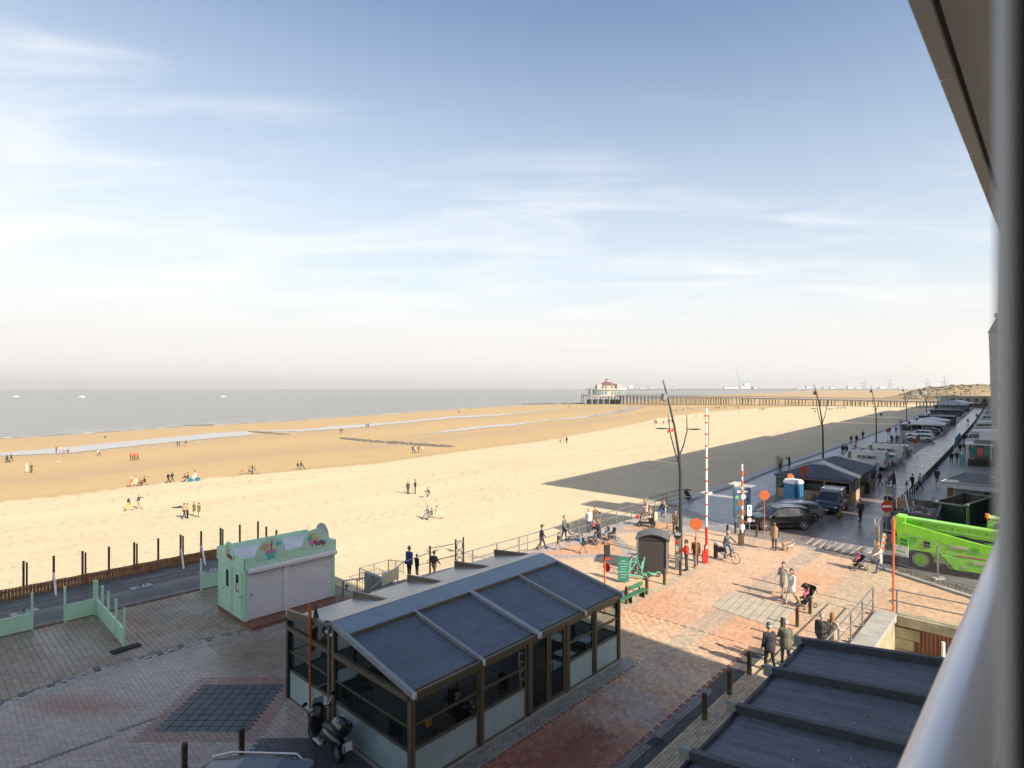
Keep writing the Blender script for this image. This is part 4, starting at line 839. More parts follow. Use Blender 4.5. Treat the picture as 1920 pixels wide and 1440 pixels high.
thing('yellow_box', MB().box(0, 0, .09, .16, .1, .18), mat('yellow_plastic', (.75, .42, .02), .5), 'small yellow box on the dark cafe table corner', 'box', UN(10.65, 13.15, .775), TH)
for k, (du, dn) in enumerate(((.1, -.25), (.3, -.2), (.2, .1))): thing('drinking_glass', MB().lathe([(.0, 0), (.035, 0), (.04, .12)], n=10), glass('clear_glass', (.6, .65, .7), .3), ['tumbler nearest the glass on the dark cafe table', 'tumbler beside the person on the dark cafe table', 'tumbler at the back of the dark cafe table'][k], 'glass', UN(11.0+du, 13.3+dn, .775), 0, 'glasses on the dark table')
# ================================================================ KIOSK
KU0, KU1, KN0, KN1 = 10.8, 15.2, 26.1, 29.1
M_MINT = mat('mint_paint', (.50, .78, .58), .5, 0, .06, 2, spec=.4); M_DECKR = mat('red_brown_decking', (.22, .095, .06), .55, 0, .2, 4, rnd=.12); M_SHUT = mat('pale_grey_shutter', (.80, .79, .80), .45, 0, .04, 3); M_ROOFK = mat('white_roof_felt', (.72, .70, .66), .8, 0, .12, 2, .2, 30)
ks = root('ice_cream_kiosk', 'mint green ice cream kiosk with rounded signs and closed grey shutters', 'kiosk', UN(KU0, KN0), TH); KL = KU1-KU0; KW = KN1-KN0; z0 = .18
part('plinth', MB().bx(0, KL, 0, KW, 0, z0), M_DECKR, ks)
part('wall', MB().bx(.12, KL, KW-.06, KW, z0, 2.6).bx(KL-.06, KL, .06, KW-.06, z0, 2.6).bx(0, .06, 0, KW, z0, 2.42), M_MINT, ks)
for x in (.0, KL-.16): part('post', MB().bx(x, x+.16, -.01, .08, z0, 2.4), M_MINT, ks)
part('parapet', MB().bx(-.04, KL+.04, -.03, .04, 2.42, 2.98).bx(-.05, 0, -.03, KW+.03, 2.42, 2.98).bx(KL, KL+.05, -.03, KW+.03, 2.42, 2.98).bx(0, KL, KW-.02, KW+.03, 2.42, 2.98), M_MINT, ks)
part('roof', MB().bx(0, KL, .04, KW-.02, 2.7, 2.76), M_ROOFK, ks)
part('shutter_box', MB().bx(.1, KL+.05, -.22, -.035, 2.28, 2.5), M_WHITE, ks, bev=.05)
for a_, b_ in ((.16, 1.78), (1.96, KL-.16)):
    mb = MB(); nz_ = 26
    for k in range(nz_): z = z0+(2.3-z0)*k/nz_; h = (2.3-z0)/nz_; mb.prism([(a_, .045, z), (a_, .012, z+h*.25), (a_, .006, z+h*.8), (a_, .045, z+h)], (b_-a_, 0, 0))
    part('roller_shutter', mb, M_SHUT, ks)
part('mullion', MB().bx(1.78, 1.96, -.03, .06, z0, 2.3), M_WHITE, ks); part('lock', MB().bx(.28, .31, -.0, .01, 1.25, 1.38), M_DARKM, ks)
for k, n0 in enumerate((.25, 1.35)):
    f = part('door', MB().bx(-.03, .0, n0, n0+.95, z0+.02, 2.3), M_MINT, ks); part('window', MB().bx(-.035, -.03, n0+.33, n0+.63, 1.35, 2.12), M_BWIN, f); part('handle', MB().box(-.06, n0+(.1 if k == 0 else .85), 1.2, .05, .12, .03), M_STEEL, f)
    if k == 0: part('notice', MB().bx(-.04, -.036, n0+.36, n0+.52, 1.4, 1.75), M_WHITE, f)
def disc_sign(cx, r, zc_, m, face='front', w=.05, y=-.06, name='round_sign', rear=False):
    pts = [(math.cos(a)*r, 0, math.sin(a)*r) for a in np.linspace(-.35 if not rear else 0, PI+.35 if not rear else PI, 28)]; me = MB()
    me.prism(pts, (0, w, 0)).mi = 0; o = part(name, me, m, ks); o.location = (cx, y, zc_); return o
M_MINT2 = mat('mint_sign_board', (.50, .74, .58), .4, 0, .04); s1 = disc_sign(1.15, .68, 3.03, M_MINT2); s2 = disc_sign(3.35, .68, 3.03, M_MINT2); s3 = disc_sign(0, .52, 2.95, M_MINT); s3.location = (-.1, 1.5, 2.95); s3.rotation_euler = (0, 0, -PI/2)
s4 = disc_sign(0, .62, 2.98, mat('bare_sign_back', (.36, .37, .38), .6)); s4.location = (KL+.02, 1.3, 2.98); s4.rotation_euler = (0, 0, -PI/2)
M_PURP = mat('purple_paint', (.22, .015, .08), .5); M_PINK = mat('pink_paint', (.72, .25, .5), .5); M_CYAN = mat('turquoise_paint', (.13, .52, .5), .5); M_YEL = mat('yellow_paint', (.75, .6, .12), .5); M_SALM = mat('salmon_paint', (.75, .36, .24), .5); M_CREAM = mat('cream_paint', (.7, .66, .4), .5)
def disc2(cx, cz, rx, rz_, m, par, rot=0, y=-.004, name='painted_shape'):
    pts = [(cx+math.cos(a)*rx*math.cos(rot)-math.sin(a)*rz_*math.sin(rot), y, cz+math.cos(a)*rx*math.sin(rot)+math.sin(a)*rz_*math.cos(rot)) for a in np.linspace(0, 2*PI, 16, endpoint=False)]
    part(name, MB().prism(pts, (0, .003, 0)), m, par)
def balls(s, sc=1, dx=0):
    disc2(-.28*sc+dx, .30*sc, .17*sc, .13*sc, M_CYAN, s, .9, -.004); disc2(-.08*sc+dx, .36*sc, .10*sc, .16*sc, M_YEL, s, -.2, -.008); disc2(-.02*sc+dx, .16*sc, .14*sc, .12*sc, M_SALM, s, 0, -.004); disc2(-.22*sc+dx, .06*sc, .13*sc, .13*sc, M_PINK, s, 0, -.012)
balls(s2); lettering('Philip', .34, M_PURP, s2, (.16, -.006, -.02), (PI/2, 0, 0), .012); balls(s3, .8, .05); lettering('Philip', .30, M_PURP, s3, (.08, -.006, -.12), (PI/2, 0, 0), .012)
for a_ in np.linspace(.3, 2.3, 6): part('painted_shape', MB().prism([(-.2, -.003, .1), (-.2+.34*math.cos(a_+.35), -.003, .1+.34*math.sin(a_+.35)), (-.2+.34*math.cos(a_), -.003, .1+.34*math.sin(a_))], (0, .002, 0)), M_SALM, s1)
part('painted_shape', MB().prism([(-.24, -.014, .05), (.26, -.014, .05), (.16, -.014, -.28), (-.14, -.014, -.28)], (0, .003, 0)), M_CYAN, s1); disc2(0, .05, .26, .08, M_PINK, s1, 0, -.018); disc2(.02, .14, .22, .15, M_CREAM, s1, 0, -.010)
part('painted_shape', MB().prism([(.0, -.02, .1), (.03, -.02, .1), (.07, -.02, .5), (.02, -.02, .52)], (0, .003, 0)), M_PURP, s1); disc2(.34, .34, .12, .09, M_CYAN, s1, .2, -.006)
st = root('kiosk_step', 'long red-brown wooden step in front of the kiosk shutters', 'step', UN(KU0, KN0-.78), TH)
for i in range(6): part('plank', MB().bx(.02, KL+.35, i*.128+.003, i*.128+.124, .13, .16), M_DECKR, st)
part('front_board', MB().bx(.02, KL+.35, -.02, .002, 0, .16), M_DECKR, st); part('side_board', MB().bx(0, .02, -.02, .77, 0, .16).bx(KL+.35, KL+.37, -.02, .77, 0, .16), M_DECKR, st)
# ================================================================ TERRACE DECK, FENCES, POSTS
M_DECK = mat('weathered_deck', (.155, .148, .135), .6, 0, .4, 1.6, .2, 25, rnd=.38, rvar=.12); M_WFEN = mat('brown_fence_board', (.24, .125, .06), .75, 0, .3, 5, rnd=.15)
dk = root('terrace_deck', None, None, UN(-12, 32.55), TH); dk['kind'] = 'structure'
for i in range(36):
    part('plank', MB().bx(0, 28.3, i*.145+.003, i*.145+.142, -.02, .05+.002*math.sin(i*7)), M_DECK, dk)
part('edge_board', MB().bx(0, 28.3, -.03, .0, -.02, .05), M_WFEN, dk)
wfn = root('wooden_fence', 'low brown board fence between the deck and the beach', 'fence', UN(-12, 37.75), TH); mb = MB(); x = 0
while x < 28.3: mb.bx(x+.006, x+.134, -.02+.004*math.sin(x*9), .02, -.3, .60+.008*math.sin(x*5.3)); x += .14
part('board', mb, M_WFEN, wfn, kind='stuff'); part('rail', MB().bx(0, 28.3, -.06, -.02, .1, .18).bx(0, 28.3, -.06, -.02, .42, .5), M_WFEN, wfn)
mb = MB(); x = 0
while x < 8: mb.bx(28.28, 28.32, -x-.134, -x-.006, -.3, .6); x += .14
part('board', mb, M_WFEN, wfn, kind='stuff')
M_POSTG = mat('dark_brown_steel_post', (.07, .055, .05), .6, .2, .2, 4)
pp = [(-2.6, 1), (-1.0, 0)] + [(G(x/2.909, 960+y/2.909).x*0+u_, d) for x, y, u_, d in ()]
for i, (x, d) in enumerate(((128, 1), (293, 0), (450, 1), (594, 0), (732, 1), (863, 0), (985, 1), (1097, 0), (1203, 1), (1308, 0), (1407, 0))):
    pxx = x/2.909; a_ = (pxx-HX)/F
    # intersection of the column's viewing direction with the fence line n = 37.9
    Y = 37.95/(a_*NV.x+NV.y); p = Vector((a_*Y, Y, -.3)); mb = MB().box(0, 0, 1.05, .09, .1, 2.1)
    if d: mb.box(.13, .0, 1.0, .07, .1, 2.0)
    thing('fence_post', mb, M_POSTG, ['%s dark steel post behind the board fence, counted from the left'][0] % ['first', 'second', 'third', 'fourth', 'fifth', 'sixth', 'seventh', 'eighth', 'ninth', 'tenth', 'eleventh'][i], 'post', p, TH, 'steel posts along the beach fence')
for i, dn in enumerate((1.2, 2.6, 4.0)): thing('fence_post', MB().box(0, 0, 1, .09, .09, 2.0), M_POSTG, ['nearer dark post behind the kiosk roof', 'middle dark post behind the kiosk roof', 'farther dark post behind the kiosk roof'][i], 'post', UN(16.5+i*.0, 37.8-dn, -.3), TH, 'steel posts along the beach fence')
for i, (a_, b_, l) in enumerate((((-.6, 36.6), (.35, 1.55), 'leftmost white batten leaning on the board fence'), ((11.2, 37.0), (.3, 1.5), 'white batten leaning left of the pair near the fence end'), ((12.4, 37.1), (.3, 1.5), 'white batten leaning right of the pair near the fence end'))):
    pass
for (x0, y0, x1, y1), l in (((305, 455, 293, 330), 'leftmost white batten leaning on the board fence'), ((1002, 310, 988, 202), 'white batten leaning left of the pair by the fence end'), ((1120, 287, 1100, 185), 'white batten leaning right of the pair by the fence end')):
    p = G(x0/2.909, 960+y0/2.909, .06); Yq = p.y+.35; top = Vector(((x1/2.909-HX)*Yq/F, Yq, CH-(960+y1/2.909-HY)*Yq/F)); thing('leaning_batten', MB().beam((0, 0, 0), top-p, .08, .05), M_WHITE, l, 'batten', p, 0, 'white battens on the deck')
def base_plate(px, py, l):
    r = root('parasol_base', l, 'parasol base', G(px, py, .05), TH+.2, 'parasol bases on the deck'); part('plate', MB().box(0, 0, .02, 1.0, .6, .04), M_STEEL, r, bev=.008); part('socket', MB().cyl((0, 0, .04), (0, 0, .5), .035).beam((.25, 0, .04), (0, 0, .35), .02, .05).beam((-.25, 0, .04), (0, 0, .35), .02, .05).beam((0, .2, .04), (0, 0, .35), .05, .02), M_STEEL, r)
base_plate(265, 1101, 'steel parasol base plate in the middle of the deck'); base_plate(46, 1149, 'steel parasol base plate behind the left mint panel'); base_plate(392, 1072, 'steel parasol base plate behind the small mint panel')
def mint_fence(p, q, label, posts, hp=.72, ht=1.62, ends=True):
    d = q-p; Ln = d.length; r = root('mint_fence', label, 'fence', p, math.atan2(d.y, d.x), 'mint green terrace fences')
    mb = MB(); n = int(Ln/.1); 
    for i in range(n): mb.bx(i*Ln/n+.005, (i+1)*Ln/n-.005, -.02, .02, .04, hp)
    mb.bx(0, Ln, -.012, .012, .04, hp); part('board', mb, M_MINT, r, kind='stuff'); part('top_rail', MB().bx(0, Ln, -.035, .035, hp, hp+.035), M_MINT, r)
    for t_ in posts: part('post', MB().bx(t_*Ln-.04, t_*Ln+.04, -.04, .04, 0, ht), M_MINT, r)
    return r
DN = 32.45
mint_fence(UN(-1.5, DN), UN(4.35, DN), 'mint fence panel at the left edge in front of the deck', (.0, .33, .67, 1))
mint_fence(UN(5.5, DN), UN(6.6, DN), 'short mint fence panel left of the deck corner', (0, 1))
mint_fence(UN(6.68, DN-.08), UN(6.6, 27.5), 'mint fence with five tall posts running out over the paving', (0, .22, .45, .72, 1))
mint_fence(UN(11.2, DN), UN(12.6, DN), 'small mint fence panel touching the kiosk', (0, 1))
thing('rubber_foot', MB().box(0, 0, .03, 1.0, .35, .06), M_BLACK, 'dark rubber foot under the end of the long mint fence', 'fence foot', UN(6.6, 27.3), TH+.1)
# ================================================================ STAIRS AND RAMP TO THE BEACH
M_CONCL = mat('light_concrete', (.46, .42, .36), .85, 0, .15, 2, .2, 40); M_STAIR = mat('stair_concrete', (.25, .24, .21), .85, 0, .25, 3)
sr = root('beach_stairs', 'concrete stairs with steel railings going down to the beach beside the kiosk', 'stairs', UN(16.6, 24.9), TH)
for i in range(18): part('step', MB().bx(1.0, 3.6, .32+.33*i, .32+.33*(i+1), -5, -.185*(i+1)), M_CONC if i % 3 else M_STAIR, sr)
part('side_wall', MB().bx(.75, 1.0, .3, 6.3, -5, -.9).bx(3.6, 3.85, .3, 6.3, -5, -.9), M_CONC, sr); part('landing', MB().bx(-1.2, 3.9, 6.3, 11.2, -5, -3.35), M_CONCL, sr)
part('front_curb', MB().bx(0, 5.4, -.2, .28, -.02, .25), M_CONC, sr)
def barred(p, q, z0_, z1_, label, h=1.0, sp_=.13, m=None):
    m = m or M_STEEL; r = root('barred_railing', label, 'railing', Vector((p.x, p.y, 0)), 0, 'barred railings of the beach stairs'); d = q-p; Ln = d.length; n = max(2, int(Ln/sp_)); mb = MB()
    for i in range(1, n): t_ = i/n; z = z0_+(z1_-z0_)*t_; mb.cyl((d.x*t_, d.y*t_, z+.08), (d.x*t_, d.y*t_, z+h-.02), .009, n=4, cap=False)
    part('bar', mb, m, r, kind='stuff')
    for k in (0, .5, 1): z = z0_+(z1_-z0_)*k; part('post', MB().beam((d.x*k, d.y*k, z-.1), (d.x*k, d.y*k, z+h), .05, .05), m, r)
    for zz in (h, .08): part('rail', MB().beam((0, 0, z0_+zz), (d.x, d.y, z1_+zz), .045, .045), m, r)
LQ = [G(674, 1087, -3.3), G(728, 1071, -3.3), G(757, 1085, -3.3), G(722, 1108, -3.3)]
barred(LQ[0], LQ[1], -3.3, -3.3, 'far barred railing of the stair landing', .85); barred(LQ[1], LQ[2], -3.3, -2.9, 'right barred railing of the stair landing', .85); barred(LQ[0], LQ[3], -3.3, -3.3, 'left barred railing of the stair landing', .85)
barred(UN(15.4, 25.6), UN(16.6, 25.1), 0, 0, 'short barred railing at the right end of the kiosk step'); barred(UN(15.35, 29.0), UN(15.4, 25.7), 0, 0, 'barred railing along the right kiosk side')
thing('stair_handrail', MB().tube([(0, 0, 0), (2.2, .0, 1.0), (4.6, 0, 1.15)], .025), M_STEEL, 'sloping tubular handrail above the beach stairs', 'handrail', UN(16.6, 25.3, .25), TH, smooth=True)
bd_ = root('notice_board', 'pale yellow notice board hanging on the stair railing', 'notice board', UN(20.3, 28.6, -.9), TH+.2); part('panel', MB().box(0, 0, .3, 1.3, .04, .6), M_CREAM, bd_); part('frame', MB().box(0, 0, .62, 1.36, .06, .06).box(0, 0, -.02, 1.36, .06, .06).box(.66, 0, .3, .06, .062, .7).box(-.66, 0, .3, .06, .062, .7), M_WHITE, bd_); part('post', MB().box(-.62, 0, -.3, .05, .05, 1.0).box(.62, 0, -.3, .05, .05, 1.0), M_STEEL, bd_)
gt = root('gate_frame', 'dark ornamental gate posts at the top of the beach stairs', 'gate', UN(20.6, 25.3), TH)
for x in (0, 1.9, 2.5): part('post', MB().cyl((x, 0, 0), (x, 0, 1.75), .05, n=8), M_DARKM, gt)
part('gate_leaf', MB().ring((2.2, 0, 1.3), .22, .02).ring((2.2, 0, .85), .2, .02).ring((2.2, 0, .4), .22, .02).box(2.2, 0, 1.6, .6, .03, .03).box(2.2, 0, .15, .6, .03, .03), M_DARKM, gt); part('rail', MB().beam((0, 0, 1.6), (1.9, 0, 1.5), .03, .03).beam((0, 0, .9), (1.9, 0, .8), .03, .03).ring((-.12, 0, 1.55), .1, .015).ring((-.12, 0, .9), .1, .015), M_DARKM, gt)
rp = root('beach_ramp', 'pale concrete ramp wall sloping down to the sand with a barred railing', 'ramp', UN(22.2, 25.1), TH)
part('ramp_wall', MB().prism([(0, 0, -4), (7.8, 4.2, -4), (7.8, 4.2, -2.9), (0, 0, .1)], (-.3, .5, 0)), M_CONCL, rp) if 0 else part('ramp_wall', MB().prism([(3.2, .2, -5), (-1.5, 7.6, -5), (-1.5, 7.6, -2.6), (3.2, .2, .05)], (.25, .1, 0)), M_CONCL, rp)
part('ramp_deck', MB().prism([(3.5, .0, -5), (6.6, .0, -5), (2.0, 7.6, -5), (-1.3, 7.6, -5)], (0, 0, .9)), M_CONCL, rp)
barred(UN(28.6, 25.1), UN(24.4, 31.2), -.1, -2.4, 'long barred railing sloping down along the beach ramp')
# ================================================================ RIGHT AWNINGS
aw = root('terrace_awning', 'row of dark blue-black terrace awnings with four raised ridges at the lower right', 'awning', UN(0, 0), TH)
M_AW2 = mat('dark_awning_fabric', (.10, .12, .145), .7, 0, .14, 3, .3, 140, spec=.3, streak=((7, .35, 1), .5)); M_AWB = mat('dark_awning_beam', (.05, .06, .075), .6, 0, .15, 6, .2, 60); M_BR = mat('grey_bracket', (.27, .29, .27), .6)
ru2 = [6.65, 9.2, 11.75, 14.25, 16.8, 19.4]; n0a, n1a = 5.62, -.2
def za(n): return 2.62+(5.7-n)*.135
for i in range(5):
    a_, b_ = ru2[i]+.08, ru2[i+1]-.08; mb = MB(); m_, k_ = 40, 26; vs = []
    for j in range(m_+1):
        for q in range(k_+1):
            x = a_+(b_-a_)*j/m_; n = n0a-.02+(n1a-n0a)*q/k_; e = abs(j/m_-.5)*2
            z = za(n)-.10-.02*(1-e*e)+(.010*math.sin(q*2.6+i*2+.7*math.sin(j*.3))*(e**4))+.0035*math.sin(q*1.3+i*4)+.003*fbm(np.float64(n*5), np.float64(x*1.3), i); vs.append((x, n, float(z)))
    mb.add(vs, [(j*(k_+1)+q, j*(k_+1)+q+1, (j+1)*(k_+1)+q+1, (j+1)*(k_+1)+q) for j in range(m_) for q in range(k_)]); part('fabric_panel', mb, M_AW2, aw, True)
    part('front_bar', MB().box((a_+b_)/2, n0a+.04, za(n0a)-.10, b_-a_, .07, .08).box((a_+b_)/2, n0a-.03, za(n0a)-.075, b_-a_, .015, .03), M_DARKM, aw)
for u in ru2:
    part('ridge_beam', MB().beam((u, n0a+.05, za(n0a)-.02), (u, n1a, za(n1a)-.02), .15, .26).beam((u+.04, n0a+.05, za(n0a)+.10), (u+.04, n1a, za(n1a)+.10), .12, .03), M_AWB, aw, bev=.01); part('bracket', MB().box(u, n0a+.16, za(n0a)-.02, .13, .26, .3), M_BR, aw, bev=.01)
    part('post', MB().box(u, n0a-.1, 1.2, .09, .09, 2.4), M_DARKM, aw)
random.seed(5); M_DROP = mat('bird_dropping', (.7, .7, .68), .8)
mb = MB()
for k in range(46):
    c_ = random.choice(((12.8, 3.6), (12.9, 3.3), (15.2, 3), (15.8, 2.2), (17, 4.9), (13.2, 2.9))); u = c_[0]+random.gauss(0, .45); n = c_[1]+random.gauss(0, .5)
    if n < 5.4 and all(abs(u-x) > .15 for x in ru2): r = random.uniform(.005, .020); mb.ell((u, n, za(n)-.105), r, r*random.uniform(.5, 1), .006, 6, 3)
part('dropping', mb, M_DROP, aw, kind='stuff')
mb = MB()
for k in range(14):
    u = random.uniform(.2, 9.8); n = random.uniform(.3, 2.8); 
    if all(abs(u-x) > .15 for x in ru): r = random.uniform(.008, .022); mb.ell((u, n, zr(n)-.066), r, r*.7, .006, 6, 3)
part('dropping', mb, M_DROP, cf, kind='stuff')
# ================================================================ VEHICLES
G_CAR = mat('car_glass', (.02, .028, .032), .06, 0, .0, spec=.8); M_TYRE = mat('tyre', (.02, .02, .021), .8, 0, .1); M_RIM = mat('alloy_rim', (.5, .5, .5), .3, .8, .0); M_LAMP = mat('headlight_lens', (.7, .72, .75), .1, 0, 0, spec=.8); M_TAIL = mat('tail_light', (.35, .01, .01), .2); M_PLAST = mat('black_plastic', (.025, .025, .027), .6, 0, .1)
def car(name, label, loc, rz, kind, col, group='parked cars on the promenade', rim=None, paint=None):
    """front towards local +x"""
    P = {'suv': dict(L=4.85, W=1.92, st=[(-2.42, .62, .95, 1.0), (-2.30, .45, 1.06, 1.12), (-2.0, .42, 1.10, 1.58), (-1.25, .42, 1.06, 1.67), (-.35, .40, 1.02, 1.68), (.45, .40, 1.0, 1.58), (1.15, .42, .98, 1.06), (1.9, .42, .90, .95), (2.30, .45, .72, .80), (2.42, .55, .62, .66)], g=(2, 5), wb=(-1.45, 1.45), wr=.38),
         'estate': dict(L=4.8, W=1.86, st=[(-2.4, .55, .85, .9), (-2.3, .38, .95, 1.02), (-1.95, .35, .98, 1.38), (-1.2, .35, .95, 1.47), (-.2, .33, .92, 1.47), (.5, .33, .90, 1.38), (1.2, .35, .88, .95), (1.95, .36, .80, .85), (2.3, .4, .62, .68), (2.4, .5, .52, .56)], g=(2, 5), wb=(-1.4, 1.45), wr=.34),
         'van': dict(L=4.5, W=1.8, st=[(-2.25, .5, 1.0, 1.5), (-2.2, .4, 1.05, 1.80), (-1.5, .38, 1.05, 1.86), (-.6, .38, 1.05, 1.87), (.3, .38, 1.03, 1.84), (.85, .38, 1.0, 1.74), (1.45, .38, 1.0, 1.12), (1.95, .4, .92, .99), (2.2, .42, .7, .82), (2.27, .5, .6, .64)], g=(1, 5), wb=(-1.4, 1.35), wr=.34),
         'cargo': dict(L=5.6, W=2.0, st=[(-2.8, .6, 1.2, 2.1), (-2.75, .5, 1.25, 2.42), (-1.5, .5, 1.25, 2.48), (0, .5, 1.25, 2.48), (1.0, .5, 1.25, 2.46), (1.45, .5, 1.2, 2.3), (2.1, .5, 1.15, 1.38), (2.5, .5, 1.05, 1.15), (2.75, .55, .8, .9), (2.8, .6, .65, .7)], g=(4, 5), wb=(-1.85, 1.85), wr=.36)}[kind]
    r = root(name, label, 'car' if kind in ('suv', 'estate') else 'van', loc, rz, group); W = P['W']; st = P['st']; g0, g1 = P['g']
    m = paint or mat(name+'_'+label[:10].replace(' ', '_'), col, .25, .3, .03, 2, coat=.6, spec=.6); mb = MB(); S = []
    for x, zb, zw, zt in st:
        e = 1-.16*max(0, (abs(x)/(P['L']/2)-.72)/.28)**2; w_ = W/2*e; tall = (zt-zw) > .25; rw = w_*(.76 if tall else .9) if kind != 'cargo' or not tall else w_*.9
        S.append([(x, s*a, z) for s, arr in ((1, [(w_*.86, zb-.08), (w_, zb+.12), (w_*1.0, (zb+zw)/2+.05), (w_*.97, zw), (rw, zt-.045), (rw*.82, zt), (0, zt+.012)]), (-1, [(rw*.82, zt), (rw, zt-.045), (w_*.97, zw), (w_*1.0, (zb+zw)/2+.05), (w_, zb+.12), (w_*.86, zb-.08)])) for a, z in arr])
    n = 13; 
    for i in range(len(S)-1):
        for j in range(n):
            a, b_ = S[i], S[i+1]; q = [a[j], b_[j], b_[(j+1) % n], a[(j+1) % n]]; gl_ = None
            if j in (3, 8) and g0 <= i < g1: gl_ = 'side'
            if i == g1 and j in (4, 5, 6, 7): gl_ = 'wind'
            if kind in ('suv', 'estate') and i == 1 and j in (4, 5, 6, 7): gl_ = 'rear'
            if kind == 'cargo' and i == g1 and j in (3, 8): gl_ = None
            mb.poly(q)
            if gl_:
                c = sum((Vector(v) for v in q), Vector())/4; nn = (Vector(q[2])-Vector(q[0])).cross(Vector(q[3])-Vector(q[1])).normalized()
                if nn.dot(c-Vector((c.x, 0, .8))) < 0: nn = -nn
                if gl_ == 'side': part('window', MB().prism([c+(Vector(v)-c)*Vector((.90, .9, .80)) +nn*.006 if 0 else c+Vector(((Vector(v)-c).x*.93, (Vector(v)-c).y*.84, (Vector(v)-c).z*.80))+nn*.004 for v in q], nn*.006), G_CAR, r)
    mb.poly(S[0]); mb.poly(S[-1][::-1]); body = part('body', mb, m, r, True)
    for nm, i in (('windscreen', g1), ('rear_window', 1 if kind in ('suv', 'estate') else None)):
        if i is None: continue
        a, b_ = S[i], S[i+1]; wp = []
        A0, A1, B0, B1 = Vector(a[4]), Vector(a[8]), Vector(b_[4]), Vector(b_[8]); c = (A0+A1+B0+B1)/4; nn = (A1-A0).cross(B0-A0).normalized(); nn = nn if nn.z > 0 else -nn
        part(nm, MB().prism([c+(v-c)*.90+nn*.02 for v in (A0, A1, B1, B0)], nn*.012), G_CAR, r)
    for x in P['wb']:
        for s in (-1, 1):
            wr = P['wr']; y = s*(W/2-.10); wh = part('wheel', MB().cyl((x, y-.1*s, wr), (x, y+.115*s, wr), wr, n=20), M_TYRE, r, True)
            mb2 = MB().cyl((x, y+.11*s, wr), (x, y+.125*s, wr), wr*.3, n=8)
            for k in range(6): a_ = k*PI/3; mb2.beam((x, y+.12*s, wr), (x+math.cos(a_)*wr*.66, y+.12*s, wr+math.sin(a_)*wr*.66), .05, .02)
            part('rim', mb2.ring((x, y+.112*s, wr), wr*.66, .02, n=20, k=4), rim or M_RIM, wh)
            part('wheel_arch', MB().prism([(x+math.cos(a_)*(wr+.075), s*(W/2-.02), wr+math.sin(a_)*(wr+.075)) for a_ in np.linspace(-.2, PI+.2, 12)]+[(x+math.cos(a_)*(wr+.0), s*(W/2-.02), wr+math.sin(a_)*(wr+.0)) for a_ in np.linspace(PI+.2, -.2, 12)], (0, s*.032, 0)), M_PLAST, r)
    xf = P['L']/2
    for s in (-1, 1):
        part('headlight', MB().box(xf-.16, s*W*.37, st[-2][2]+.0, .2, .34, .13, -s*.45, .5), M_LAMP, r, bev=.03); part('tail_light', MB().box(-xf+.06, s*W*.43, st[1][2]-.08, .1, .16, .2 if kind != 'cargo' else .5), M_TAIL, r, bev=.02)
        part('mirror', MB().box(st[g1][0]+.35, s*(W/2+.10), st[g1][2]+.10, .14, .2, .14), m, r, bev=.03)
        part('sill', MB().bx(P['wb'][0]+P['wr']+.08, P['wb'][1]-P['wr']-.08, s*(W/2-.05)-.04, s*(W/2-.05)+.06, .25, .42), M_PLAST, r)
        if kind in ('suv', 'estate'): part('roof_rail', MB().tube([(-1.7, s*W*.35, st[2][3]-.02), (-1.55, s*W*.355, st[3][3]+.03), (0, s*W*.36, st[4][3]+.04), (.5, s*W*.355, st[5][3]+.03)], .02), M_ALU, r)
    part('grille', MB().box(xf-.04, 0, st[-2][2]-.18, .06, W*.5, .18), M_PLAST, r); part('bumper', MB().box(xf-.12, 0, .40, .3, W*.88, .2), m if kind != 'cargo' else M_PLAST, r, bev=.04)
    pl_ = part('number_plate', MB().box(xf+.045, 0, .46, .02, .5, .11), M_WHITE, r); part('number_plate', MB().box(-xf-.005, 0, .72, .03, .5, .11), M_WHITE, r)
    return r
def heading(front, rear): d = front-rear; return math.atan2(d.y, d.x)
# black SUV seen from its left... side towards the camera
fw = G(1437, 995); rw_ = G(1503, 994); hd = heading(fw, rw_); ctr = (fw+rw_)/2; side = Vector((math.cos(hd+PI/2), math.sin(hd+PI/2), 0)); away = side if side.y > 0 else -side
c1 = car('parked_car', 'glossy black SUV parked nearest the crossing, side on, in front of the grey estate', ctr+away*.85, hd, 'suv', (.012, .012, .014))
c2 = car('parked_car', 'dark grey estate car parked behind the black SUV', G(1528, 979)+away*.9+Vector((math.cos(hd), math.sin(hd), 0))*1.5, hd, 'estate', (.24, .25, .26))
a_ = G(1569, 963); b_ = G(1584, 953); hv = heading(a_, b_)
c3 = car('parked_van', 'dark navy small van with front facing the camera before the tent', G(1551, 967)-Vector((math.cos(hv), math.sin(hv), 0))*2.15+Vector((.0, .3, 0)), hv, 'van', (.012, .018, .03), 'vans parked on the promenade')
mb = MB(); 
for k in range(4): mb.box(-1.3+.5*k, 0, 1.94, .05, 1.5, .03)
part('roof_rack', mb.bx(-1.5, .4, -.76, -.72, 1.86, 1.93).bx(-1.5, .4, .72, .76, 1.86, 1.93), M_ALU, c3)
hn = math.atan2(NV.y, NV.x); M_VANW = mat('white_van_paint', (.62, .63, .62), .3, 0, .04, 2, coat=.3)
